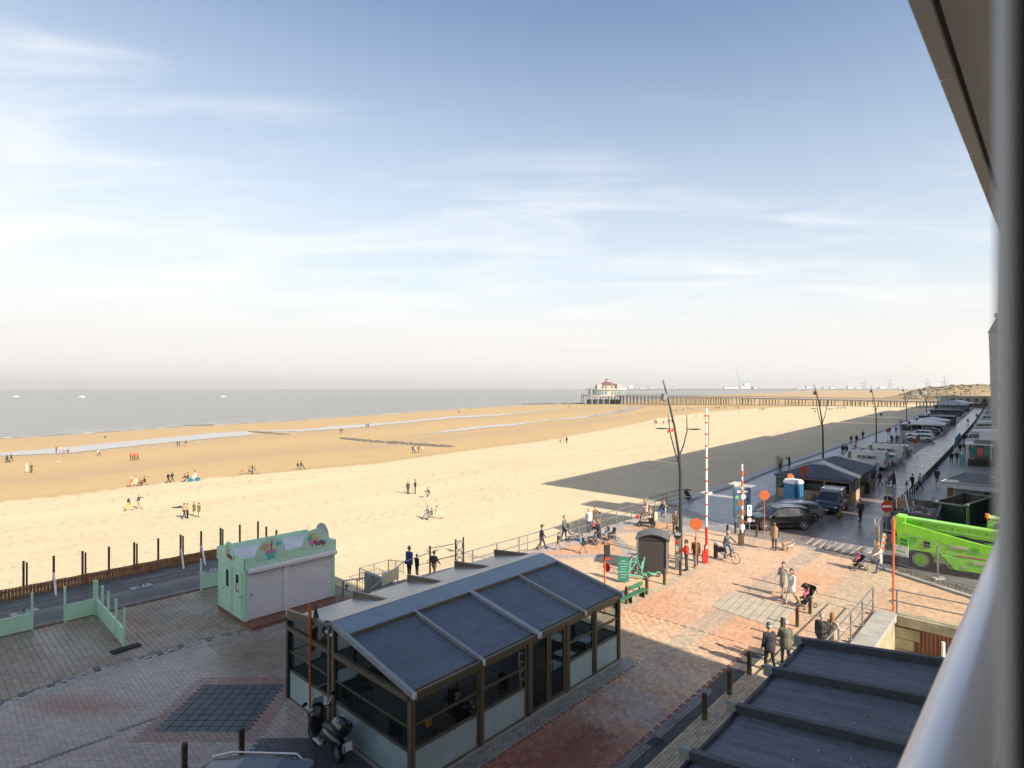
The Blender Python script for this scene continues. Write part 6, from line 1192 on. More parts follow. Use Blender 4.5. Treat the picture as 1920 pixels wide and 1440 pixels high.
for i, (px, py) in enumerate(((1457, 868), (1463, 868))): thing('white_pillar', MB().cyl((0, 0, 0), (0, 0, 1.6 if i == 0 else 1.3), .33, n=14).cyl((0, 0, 1.6 if i == 0 else 1.3), (0, 0, 1.68 if i == 0 else 1.38), .36, n=14), M_CONCL, ['taller pale round pillar at the beach edge behind the green jacket', 'shorter pale round pillar at the beach edge behind the green jacket'][i], 'pillar', G(px, py+10), smooth=True)
for i, px in enumerate((1687, 1692)): thing('white_pillar', MB().cyl((0, 0, 0), (0, 0, 2.0-.5*i), .4, n=12), M_CONCL, ['taller pale pillar by the far tents at the beach edge', 'shorter pale pillar by the far tents at the beach edge'][i], 'pillar', G(px, 799), smooth=True)
# ================================================================ BUILDING SITE: skips, green machine, fence
M_SKB = mat('worn_blue_grey_steel', (.11, .15, .20), .7, .2, .4, 2, .4, 12); M_SKG = mat('dark_green_steel', (.035, .09, .05), .6, .2, .3, 2); M_SKI = mat('rusty_inner_steel', (.20, .165, .13), .85, .1, .4, 2)
def skip(loc, rz, l_, w_, h, label, m, ribs=8, z=0):
    r = root('skip_container', label, 'container', loc, rz, 'open skips on the building site'); t_ = .07
    part('wall', MB().bx(0, l_, 0, t_, .15, h).bx(0, l_, w_-t_, w_, .15, h).bx(0, t_, t_, w_-t_, .15, h).bx(l_-t_, l_, t_, w_-t_, .15, h), m, r); part('floor', MB().bx(t_, l_-t_, t_, w_-t_, .15, .22), M_SKI, r)
    part('liner', MB().bx(t_, l_-t_, t_, t_+.01, .2, h-.02).bx(t_, l_-t_, w_-t_-.01, w_-t_, .2, h-.02).bx(t_, t_+.01, t_, w_-t_, .2, h-.02).bx(l_-t_-.01, l_-t_, t_, w_-t_, .2, h-.02), M_SKI, r)
    part('rim', MB().bx(-.06, l_+.06, -.06, t_, h, h+.1).bx(-.06, l_+.06, w_-t_, w_+.06, h, h+.1).bx(-.06, t_, 0, w_, h, h+.1).bx(l_-t_, l_+.06, 0, w_, h, h+.1), M_SKI if m is M_SKB else M_STEEL, r)
    for i in range(ribs): x = (i+.5)*l_/ribs; part('rib', MB().bx(x-.05, x+.05, -.08, .0, .15, h).bx(x-.05, x+.05, w_, w_+.08, .15, h), m, r)
    return r
A1, A2 = G(1672, 1012, 0), None
a_ = Vector((26.9, 41.1, 0)); b_ = Vector((29.3, 40.1, 0)); sk1 = skip(b_, math.atan2(.777, .63), 6.3, 3.0, 1.6, 'open blue-grey skip full of scrap metal behind the green machine', M_SKB)
random.seed(3); M_SCR = mat('grey_scrap', (.45, .46, .46), .5, .4, .3, 8); mb = MB()
sc_ = root('scrap_heap', 'tangled grey scrap metal lying in the blue-grey skip', 'scrap', b_, math.atan2(.777, .63)); 
part('bed', MB().bx(.2, 6.0, .2, 2.8, .25, 1.0), M_SKI, sc_)
for k in range(46):
    x = random.uniform(.5, 5.2); y = random.uniform(.4, 2.6); z = random.uniform(1.0, 1.45); a = random.random()*6; b2 = random.gauss(0, .5); l = random.uniform(.2, 1.1); part('scrap_bar', MB().tube([(x, y, z), (x+l*math.cos(a)*.5, y+l*.5*math.sin(a), z+l*b2*.4+.1), (max(.2, min(6, x+l*math.cos(a))), max(.2, min(2.8, y+l*math.sin(a))), z+l*b2*.3)], random.uniform(.015, .05), 5), M_SCR if k % 3 else M_WHITE, sc_)
part('scrap_bar', MB().tube([(1.2, 1.6, 1.1), (4.4, 2.2, 2.3)], .04), M_WHITE, sc_); part('crumpled_sheet', MB().box(1.0, 1.2, 1.2, .9, .7, .25, .3, .2).box(.9, 2.2, 1.15, .4, .9, .3, .8, .1), M_WHITE, sc_, bev=.05)
sk2 = skip(Vector((33.4, 43.0, 0)), math.atan2(3.6, 5.2), 6.4, 1.9, 1.75, 'open dark green ribbed skip to the right of the scrap skip', M_SKG, 12)
# green telescopic machine
M_FENC0 = mat('grey_wheel_ring', (.3, .3, .28), .6)
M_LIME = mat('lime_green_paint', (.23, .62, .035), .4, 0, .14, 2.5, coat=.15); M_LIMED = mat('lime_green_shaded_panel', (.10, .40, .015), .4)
gm = root('telescopic_handler', 'lime green telescopic handler machine behind the site fence', 'machine', Vector((22.6, 34.0, 0)), math.atan2(-.62, .78))
part('chassis', MB().bx(.3, 7.4, .4, 2.0, .65, 1.15), M_LIME, gm, bev=.05)
part('side_panel', MB().prism([(.1, .02, 1.15), (7.6, .02, 1.15), (7.6, .02, 1.38), (3.4, .02, 2.05), (1.1, .02, 2.5), (.15, .02, 2.7), (-.1, .02, 2.2), (-.05, .02, 1.4)], (0, .12, 0)), M_LIME, gm, bev=.02)
part('engine_cover', MB().prism([(1.95, .0, 1.12), (5.2, .0, 1.12), (4.85, .0, .8), (4.6, .0, .38), (2.6, .0, .38), (2.3, .0, .75)], (0, .5, 0)), M_LIME, gm, bev=.03)
part('boom', MB().prism([(.1, .55, 2.25), (8.0, .55, 1.95), (8.0, .55, 2.5), (.3, .55, 2.92)], (0, .55, 0)), M_LIME, gm, bev=.02); part('boom_edge', MB().beam((.3, .5, 2.9), (8.0, .5, 2.49), .06, .06).beam((.3, .5, 2.45), (8, .5, 2.15), .03, .03), mat('pale_lime', (.4, .62, .25), .5), gm)
part('boom_head', MB().prism([(-.35, .3, 2.0), (.3, .3, 2.3), (.35, .3, 2.95), (-.1, .3, 2.98), (-.4, .3, 2.7)], (0, 1.0, 0)), M_LIME, gm, bev=.04)
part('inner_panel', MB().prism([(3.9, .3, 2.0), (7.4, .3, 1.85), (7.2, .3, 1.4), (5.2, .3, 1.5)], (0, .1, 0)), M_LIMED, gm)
cb_ = part('cab', MB().prism([(4.0, 1.3, 2.3), (6.2, 1.3, 2.2), (6.0, 1.3, 2.75), (5.6, 1.3, 3.05), (4.3, 1.3, 3.15), (4.05, 1.3, 2.9)], (0, .9, 0)), M_LIME, gm, bev=.05); part('window', MB().prism([(4.2, 1.27, 2.5), (5.9, 1.27, 2.42), (5.6, 1.27, 2.85), (5.3, 1.27, 2.93), (4.4, 1.27, 3.0)], (0, .02, 0)), G_CAR, cb_); part('roof_grille', MB().box(4.9, 1.75, 3.2, 1.7, .9, .05, 0, .07), mat('pale_lime', (.4, .62, .25), .5), cb_)
bc = part('beacon', MB().cyl((4.05, 1.35, 3.1), (4.05, 1.35, 3.28), .03).cyl((4.05, 1.35, 3.25), (4.05, 1.35, 3.48), .1, n=10), mat('amber_beacon', (.8, .25, .02), .3), gm)
for x in (1.05, 6.2):
    for y in (.25, 2.0): wh = part('wheel', MB().cyl((x, y-.02, .62), (x, y+.42, .62), .62, n=22), M_TYRE, gm, True); part('rim', MB().cyl((x, y-.04, .62), (x, y+.0, .62), .30, n=16), M_LIME, wh); part('rim_ring', MB().ring((x, y-.03, .62), .36, .05, 'y', 22, 6), M_FENC0, wh, True)
part('mudguard', MB().tube([(.2, .15, 1.0), (.5, .15, 1.32), (1.1, .15, 1.42), (1.7, .15, 1.28), (2.1, .15, .8), (2.4, .15, .42), (4.7, .15, .36), (5.1, .15, .9), (5.6, .15, 1.35)], .045, 6), mat('pale_lime', (0, 0, 0)), gm); part('deck_tread', MB().box(4.6, .2, 1.2, 4.4, .35, .05), M_CONCL, gm); part('warning_stripe', MB().box(4.4, -.0, 1.19, 3.4, .02, .06), mat('red_white_tape', (.6, .12, .1), .6), gm)
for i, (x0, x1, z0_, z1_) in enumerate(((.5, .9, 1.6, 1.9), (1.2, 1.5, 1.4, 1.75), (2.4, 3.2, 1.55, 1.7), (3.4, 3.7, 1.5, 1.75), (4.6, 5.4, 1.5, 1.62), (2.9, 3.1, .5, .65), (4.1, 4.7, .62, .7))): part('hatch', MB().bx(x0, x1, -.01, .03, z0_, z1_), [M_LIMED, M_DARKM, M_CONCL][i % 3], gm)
for y_ in (.42, .52): part('hydraulic_hose', MB().tube([(.6, y_, 2.3), (1.6, y_-.1, 2.15), (3.0, y_, 2.2), (4.4, y_-.06, 1.9), (6.0, y_, 2.0)], .03), M_BLACK, gm, True)
for k in range(9): part('bolt', MB().cyl((1.0+.75*k, .52, 2.62-.045*k), (1.0+.75*k, .56, 2.62-.045*k), .035, n=6), M_DARKM, gm)
part('boom_lettering_bar', MB().bx(6.2, 7.6, .535, .55, 2.2, 2.32), M_CONCL, gm); part('ladder_rung', MB().box(5.9, -.05, .5, .6, .1, .06).box(5.9, -.05, .85, .6, .1, .06), M_WHITE, gm); part('number_panel', MB().box(3.9, -.02, .92, 1.0, .02, .14), M_CONCL, gm); part('side_lamp', MB().ell((6.9, -.0, .95), .1, .05, .1), M_ORANGE, gm)
# mesh fence panels
M_FENC = mat('zinc_mesh', (.36, .36, .35), .45, .6, .05)
def heras(p, q, label, h=2.0):
    d = q-p; Ln = d.length; r = root('mesh_fence_panel', label, 'fence', p, math.atan2(d.y, d.x), 'mesh fence panels of the building site'); mb = MB()
    part('frame', MB().tube([(0, 0, .08), (0, 0, h-.12), (.12, 0, h), (Ln-.12, 0, h), (Ln, 0, h-.12), (Ln, 0, .08)], .024, 6).beam((0, 0, .18), (Ln, 0, .18), .03, .03).beam((0, 0, h-.25), (Ln, 0, h-.25), .02, .02), M_FENC, r, True)
    x = .1
    while x < Ln: mb.cyl((x, 0, .18), (x, 0, h-.25), .0045, n=3, cap=False); x += .11
    for k in range(9): mb.cyl((0, 0, .3+k*.17), (Ln, 0, .3+k*.17), .0035, n=3, cap=False)
    part('wire', mb, M_FENC, r, kind='stuff'); part('foot', MB().box(0, 0, .06, .25, .7, .12), M_CONC, r); return r
H0, H1, H2 = G(1643, 1050), G(1757, 1086), G(1868, 1122); hp1 = heras(H0, H1, 'mesh fence panel with the green for-sale board'); heras(H1+(H2-H1).normalized()*.06, H2, 'mesh fence panel nearest the handrail'); heras(G(1655, 1020), H0+Vector((-.02, .06, 0)), 'mesh fence panel end-on by the no entry sign')
lettering('PUBLIQ' if 0 else 'ROTHO', .26, M_GREY, hp1, (1.95, -.03, 1.78), (PI/2, 0, 0)) if 0 else None
fs = root('for_sale_board', 'green and white board lettered TE KOOP hung on the mesh fence', 'board', H0.lerp(H1, .36)+Vector((-.03, -.10, 1.0)), math.atan2((H1-H0).y, (H1-H0).x)); part('upper_panel', MB().box(.2, 0, .57, .95, .02, .48), mat('sale_green', (.13, .55, .08), .5), fs); part('lower_panel', MB().box(.2, 0, .05, .95, .02, .56), M_WHITE, fs); lettering('TE KOOP', .2, M_BLACK, fs, (.2, -.013, .66), (PI/2, 0, 0), .005); part('number_line', MB().box(.2, -.012, .45, .7, .006, .06), mat('dark_print', (.02, .1, .03), .6), fs); part('name_bar', MB().box(.2, -.012, -.02, .55, .006, .08), mat('sale_green', (0, 0, 0)), fs)
for i, (px, py, h) in enumerate(((1640, 1052, 2.55), (1648, 1046, 2.0))): thing('site_post', MB().cyl((0, 0, 0), (0, 0, h), .035, n=8), M_CONCL, ['tall pale post at the corner of the site fence', 'shorter pale post by the site fence corner'][i], 'post', G(px, py), smooth=True)
wb_ = root('warning_baton', 'orange and white warning baton standing by the site fence', 'warning post', G(1655, 1043), .1); part('panel', MB().box(0, 0, .8, .2, .06, 1.3, 0, .15), M_CONCL, wb_)
for i in range(3): part('stripe', MB().box(.02+.06*i, -.035, .5+.35*i, .2, .01, .16, 0, .15), M_ORANGE, wb_)
M_RUB = mat('rubble_earth', (.16, .14, .12), .95, 0, .4, 3, .6, 12); mb = MB(); random.seed(9)
for k in range(900):
    t_ = random.random(); p = G(1650, 1058).lerp(G(1900, 1140), t_)+Vector((random.gauss(0, .22), random.gauss(.5, .3), 0)); r_ = random.uniform(.02, .09); mb.ell((p.x, p.y, .01), r_, r_*.8, r_*.6, 5, 3, k)
for k in range(700): p = Vector((random.uniform(38, 47), random.uniform(40, 47), 0)); r_ = random.uniform(.06, .3); mb.ell((p.x, p.y, 1.6*math.exp(-((p.x-43)**2+(p.y-43)**2)/8)*random.random()), r_, r_*.8, r_*.6, 5, 3, k)
tag(part('rubble', mb, M_RUB), 'grey rubble and gravel along the site fence and behind the machine', 'rubble', kind='stuff')
struct('kerb', MB().beam(G(1650, 1066)+Vector((0, 0, .05)), G(1880, 1140)+Vector((0, 0, .05)), .3, .12), M_CONC); struct('site_ground', MB().poly([G(1655, 1058, .006), G(1880, 1132, .006), Vector((48, 36, .006)), Vector((50, 50, .006)), Vector((31, 49, .006)), G(1660, 1010, .006)]), mat('grey_site_ground', (.11, .105, .10), .9, 0, .3, .8, .4, 8))
# ================================================================ RIGHT SIDE HUTS AND STALLS
M_HROOF = mat('grey_felt_roof', (.13, .14, .15), .7, 0, .2, 1.5); MBRK = M_BRICKW
ht = root('brick_hut', 'low brown brick hut with grey flat roof and pale door right of the skips', 'hut', Vector((36.2, 49.2, 0)), .72)
part('wall', MB().bx(0, 7, -6, 0, 0, 2.35) if 0 else MB().bx(1.5, 9, -7.5, -.2, 0, 2.3), MBRK, ht); part('roof', MB().bx(-.2, 9.2, -7.7, .1, 2.3, 2.5), M_HROOF, ht); part('fascia', MB().bx(-.25, 9.25, .1, .16, 2.2, 2.54).bx(-.25, -.2, -7.7, .1, 2.2, 2.54), M_TWP, ht); part('roof_light', MB().box(4, -3.5, 2.56, 2.4, 1.2, .1).box(7, -3.2, 2.56, 1.2, 1.8, .1), M_CONCL, ht)
part('shutter', MB().bx(1.42, 1.5, -2.6, -.8, .2, 2.0), mat('pale_aqua_door', (.35, .5, .5), .5), ht); part('door_frame', MB().bx(1.38, 1.44, -2.75, -2.6, 0, 2.1).bx(1.38, 1.44, -.8, -.65, 0, 2.1).bx(1.38, 1.44, -2.75, -.65, 2.0, 2.15), M_TWP, ht)
hb2 = root('brick_block', 'taller brown brick block behind the hut, beside the window frame', 'building', Vector((39.8, 47.6, 0)), .72); part('wall', MB().bx(0, 12, -14, 0, 0, 4.1), MBRK, hb2); part('coping', MB().bx(-.1, 12.1, -14.1, .08, 4.1, 4.22), M_CONC, hb2); part('door', MB().bx(-.06, 0, -5.2, -4.2, 0, 2.1), M_TWOOD, hb2); part('downpipe', MB().cyl((-.08, -3, 0), (-.08, -3, 3.0), .05), M_WHITE, hb2)
stl = root('clothes_stall', 'white framed stall hung with teal and coral clothes beside the bollards', 'stall', G(1812, 872), ANG)
for x in (0, 2.6, 5.2):
    for y in (0, -2.6): part('post', MB().box(x, y, 1.4, .12, .12, 2.8), M_WHITE, stl)
part('canopy', MB().bx(-.2, 5.4, -2.9, .2, 2.8, 2.92), M_TW, stl)
for i, (c, x) in enumerate((((.05, .22, .24), -.5), ((.62, .16, .11), -1.2), ((.06, .28, .2), -1.9), ((.04, .12, .2), -2.4))): part('garment', MB().prism([(.1, x, 2.5), (.1, x-.55, 2.5), (.1, x-.62, 2.0), (.1, x-.5, 1.0), (.1, x-.28, 1.5), (.1, x-.05, 1.0), (.1, x+.08, 2.0)], (.05, 0, 0)), mat('garment_%s' % 'abcd'[i], c, .8), stl)
part('counter', MB().bx(-.6, 0, -2.6, -.2, 0, .9), M_DARKM, stl); part('leaflet_rack', MB().bx(-1.1, -.7, .3, .7, 0, 1.5), mat('aqua_board', (.10, .38, .45), .5), stl)
agf = root('grey_fascia', 'grey shop front with pale letters ag beside the window frame', 'shop front', Vector((64.9, 78.5, 0)), ANG-PI/2); part('wall', MB().bx(-2, 10, 0, 1, 0, 3.4), M_GREY, agf); lettering('ag', 1.3, M_WHITE, agf, (-.4, -.03, 2.6), (PI/2, 0, 0), .02); part('light_box', MB().bx(-1.4, .6, -.3, .0, 3.5, 4.7), M_WHITE, agf)
random.seed(21); lens = [(88, 7, 2.7, M_TG), (97, 6, 3.0, M_GREY), (105, 8, 2.9, M_TW), (115, 7, 2.8, M_CONCL), (124, 8, 3.1, M_TG), (134, 9, 2.9, M_TW), (146, 9, 2.8, M_GREY), (158, 10, 3.1, M_TG), (172, 11, 2.9, M_CONCL), (188, 12, 3.0, M_GREY), (205, 14, 3.0, M_TG), (225, 16, 3.1, M_CONCL), (248, 18, 3.2, M_GREY), (275, 20, 3.2, M_TG), (305, 24, 3.2, M_CONCL)]
oz = ['first', 'second', 'third', 'fourth', 'fifth', 'sixth', 'seventh', 'eighth', 'ninth', 'tenth', 'eleventh', 'twelfth', 'thirteenth', 'fourteenth', 'fifteenth']
for i, (Y, l_, h, m_) in enumerate(lens):
    zx = np.interp(Y, [p.y for p in ZR], [p.x for p in ZR]); r = root('terrace_canopy', 'flat %s terrace canopy on the building side, %s past the clothes stall' % ({M_TG: 'grey', M_GREY: 'dark grey', M_TW: 'white', M_CONCL: 'beige'}[m_], oz[i]), 'canopy', Vector((zx+3.1, Y+.4, 0)), ANG, 'flat terrace canopies along the facades')
    part('canopy', MB().prism([(0, 0, h-.3), (0, -9, h+.35), (0, -9, h+.45), (0, 0, h-.2)], (l_-.5, 0, 0)), m_, r); part('front_beam', MB().bx(0, l_-.5, -.08, .08, h-.45, h-.2), M_TWP, r)
    for x in (.1, l_/2, l_-.6): part('post', MB().box(x, 0, h/2-.1, .1, .1, h-.3), M_DARKM, r)
    part('side_screen', MB().bx(0, .04, -7, -.5, 0, 1.6).bx(.2, l_-.7, -.02, .02, 0, .9), G_TENT, r); part('inner_counter', MB().bx(.8, l_-1, -6, -5, 0, 1.2), M_DARKM, r)
# potted shrubs and rails in front of the hut
def shrub(loc, label):
    r = root('potted_shrub', label, 'plant', loc, 0, 'bare shrubs by the skips'); mb = MB(); random.seed(int(loc.x*10))
    for k in range(26): a = random.random()*6.28; t_ = random.uniform(.2, .7); mb.tube([(0, 0, .35), (math.cos(a)*t_*.5, math.sin(a)*t_*.5, .8), (math.cos(a)*t_, math.sin(a)*t_, random.uniform(1.1, 1.7))], [.015, .01, .004], 4)
    part('branches', mb, mat('bare_twig', (.12, .10, .07), .9), r, kind='stuff'); part('pot', MB().lathe([(0, 0), (.22, 0), (.28, .42), (.24, .42), (.2, .3), (0, .3)], n=12), M_DARKM, r, True)
shrub(Vector((33.4, 48.6, 0)), 'bare shrub in a pot left of the brick hut'); shrub(Vector((34.6, 47.9, 0)), 'second bare shrub in a pot near the hut door')
railing([Vector((30.2, 47.2, 0)), Vector((31.8, 46.9, 0)), Vector((33.4, 46.6, 0)), Vector((35, 46.3, 0))], 'thin grey railing behind the skips', 1.0, 2, .02, .03)
bf = root('beach_flag', 'bright blue banner flag standing by the road bollards', 'flag', G(1789, 846), 0); part('pole', pole(MB(), 3.0, .02), M_WHITE, bf); part('cloth', MB().prism([(0, 0, .9), (.35, 0, 1.0), (1.3, .2, 2.9), (1.0, .2, 3.0), (.2, 0, 2.2)], (0, .02, 0)), mat('flag_blue', (.02, .25, .6), .6), bf)
# ================================================================ PIER
pier = root('pier', 'long white pier on thin piles crossing the beach to the sea', 'pier', (104, 641, 0), 0)
A0 = Vector((104, 641, 2.9)); B0 = Vector((262, 322, 2.4)); M_PIER = mat('pier_concrete', (.40, .37, .32), .8, 0, .12, .3); M_PILE = mat('pier_pile', (.20, .18, .155), .8, 0, .1, .3)
dpi = (B0-A0); pn = Vector((dpi.y, -dpi.x, 0)).normalized()
def PL(v): return v-Vector((104, 641, 0))
part('deck', MB().beam(PL(A0), PL(B0), 9, .9), M_PIER, pier); mb = MB(); mr_ = MB()
for k in range(150):
    p = PL(A0.lerp(B0, k/149)); 
    for s in (-4.3, 4.3): q = p+pn*s; mr_.beam(q, q+Vector((0, 0, 1.5)), .12, .12)
for s in (-4.3, 4.3):
    for z in (1.5, 1.05): mr_.beam(PL(A0)+pn*s+Vector((0, 0, z)), PL(B0)+pn*s+Vector((0, 0, z)), .12, .12)
part('railing', mr_, M_PIER, pier, kind='stuff')
for k in range(56):
    t_ = .07+.9*k/56; g_ = k % 4
    if t_ > .45 and g_ == 3: continue
    p = A0.lerp(B0, t_); 
    for s in (-3.6, 0, 3.6): q = p+pn*s; part('pile', MB().cyl(PL(Vector((q.x, q.y, -7.2))), PL(Vector((q.x, q.y, 2.6))), .30, n=6), M_PILE, pier)
for k in range(18): p = PL(A0.lerp(B0, .1+k*.05)); part('lamp_post', MB().cyl(p+pn*4.2, p+pn*4.2+Vector((0, 0, 3.6 if k < 9 else 3)), .08, n=5).box((p+pn*4.2).x, (p+pn*4.2).y, p.z+3.6, .6, .6, .12), M_PIER, pier)
pa = root('pier_pavilion', 'white round-cornered pier pavilion with red cone roof and lantern', 'pavilion', (104, 641, 0), 0); S_ = 641/F
def oct_(rx, ry, z0_, z1_, cx=0, n=24, k=3.2, cy_=0):
    pts = []
    for i in range(n): a = 2*PI*i/n; c, s = math.cos(a), math.sin(a); pts.append((cx+rx*math.copysign(abs(c)**(2/k), c), cy_+ry*math.copysign(abs(s)**(2/k), s), z0_))
    return MB().prism(pts, (0, 0, z1_-z0_))
M_PAVW = mat('pavilion_white', (.42, .39, .34), .7, 0, .05, .3); M_PGL = mat('pavilion_glass', (.22, .34, .33), .2, 0, .2, .3); M_RTILE = mat('red_roof_tile', (.17, .095, .075), .8, 0, .15, .5)
part('platform', oct_(27, 24, 2.0, 3.2), M_PIER, pa); mb = MB()
for i in range(60): a = 2*PI*i/60; x = 26.5*math.copysign(abs(math.cos(a))**.62, math.cos(a)); y = 23.5*math.copysign(abs(math.sin(a))**.62, math.sin(a)); mb.cyl((x, y, 3.2), (x, y, 4.4), .09, n=4)
part('platform_railing', mb, M_PIER, pa, kind='stuff')
for i in range(9):
    for y in (-22, 0, 20): part('column', MB().cyl((-25+i*6.2, y, -7.2), (-25+i*6.2, y, 2.1), .38, n=8), M_PIER, pa)
part('storage_wall', MB().bx(-21, 13, -19, 10, -7, -2.0), mat('dark_blue_hoarding', (.03, .038, .055), .7, 0, .1), pa)
lo = part('lower_wall', oct_(19, 16, 3.2, 8.6, 1), M_PAVW, pa)
for i in range(26):
    a = PI+PI*i/25; x = 1+19.05*math.copysign(abs(math.cos(a))**(2/3.2), math.cos(a)); y = 16.05*math.copysign(abs(math.sin(a))**(2/3.2), math.sin(a)); part('window', MB().box(x, y, 5.9, 1.25, 1.25, 3.2), M_PGL, lo)
part('lower_cornice', oct_(20.2, 17, 8.6, 10.0, 1), M_PAVW, pa); part('side_wing', MB().bx(-19, -11, -12, 8, 3.2, 8.4), mat('pavilion_grey_glass', (.25, .28, .28), .3), pa); part('side_wing_roof', MB().bx(-19.4, -10, -12.4, 8.4, 8.4, 9.2), M_PAVW, pa)
up = part('upper_wall', oct_(13, 12, 10, 13.2, 1), M_PAVW, pa)
for i in range(14): a = PI+PI*(i+.5)/14; part('window', MB().box(1+13.0*math.copysign(abs(math.cos(a))**(2/3.2), math.cos(a)), 12.05*math.copysign(abs(math.sin(a))**(2/3.2), math.sin(a)), 11.7, .9, .9, 1.6), M_BWIN, up)
for x in (-9.5, 12): part('corner_tower', MB().bx(x-2.6, x+2.6, -12.8, -6, 9.8, 15.4), M_PAVW, pa)
part('roof', MB().lathe([(11.5, 13.2), (9.5, 14.6), (5.5, 16.6), (2.2, 17.8)], (1, 0, 0), 16), M_RTILE, pa); part('lantern', MB().cyl((1, 0, 17.6), (1, 0, 20.0), 2.0, n=12), M_PAVW, pa); part('lantern_roof', MB().lathe([(2.4, 20), (1.2, 20.8), (0, 21.1)], (1, 0, 0), 12), M_RTILE, pa); part('flagpole', MB().cyl((1, 0, 21), (1, 0, 27.5), .12, .05, 5), M_PAVW, pa)
# buildings at the root of the pier and the beach club
pb = root('pier_entrance_building', 'long low white building with windows where the pier meets the promenade', 'building', G(1800, 756), math.atan2(.60, -.80)+.0)
d0 = Vector((262, 322, 0))-pb.location
pb.location = Vector((272, 333, 0)); pb.rotation_euler = (0, 0, math.atan2(100, -64) if 0 else ANG+PI/2+.12)
part('wall', MB().bx(-36, 22, -1, 12, -1, 5.6), M_PAVW, pb); part('roof', MB().bx(-36.3, 22.3, -1.3, 12.3, 5.6, 6.0), M_PIER, pb)
for i in range(16): part('window', MB().bx(-24+i*2.9, -22.4+i*2.9, 11.95 if 0 else -1.06, -1.0, 2.2, 4.6), M_BWIN, pb)
for i in range(12): part('window', MB().bx(-24+i*3.6, -22+i*3.6, 12.0, 12.06, 2.2, 4.6), M_BWIN, pb)
part('green_panel', MB().bx(-30, -28, -1.08, -1.02, 1.2, 3.6), mat('poster_green', (0, 0, 0)), pb)
bcb = root('beach_club', 'grey beach club block with slanted glass wing and flag masts beside the dunes', 'building', Vector((489, 700, 0)), .1); bcb.scale = (.6,)*3; part('wall', MB().bx(-12, 20, 0, 12, -2, 6.2), M_GREY, bcb); part('slanted_wing', MB().prism([(12, 0, 6.2), (20, 0, 6.2), (19, 0, 9), (8, 0, 13)], (0, 10, 0)), M_STEEL, bcb)
for x in (-12, -7): part('mast', MB().cyl((x, 0, 0), (x, 0, 19), .12, n=5), M_PIER, bcb)
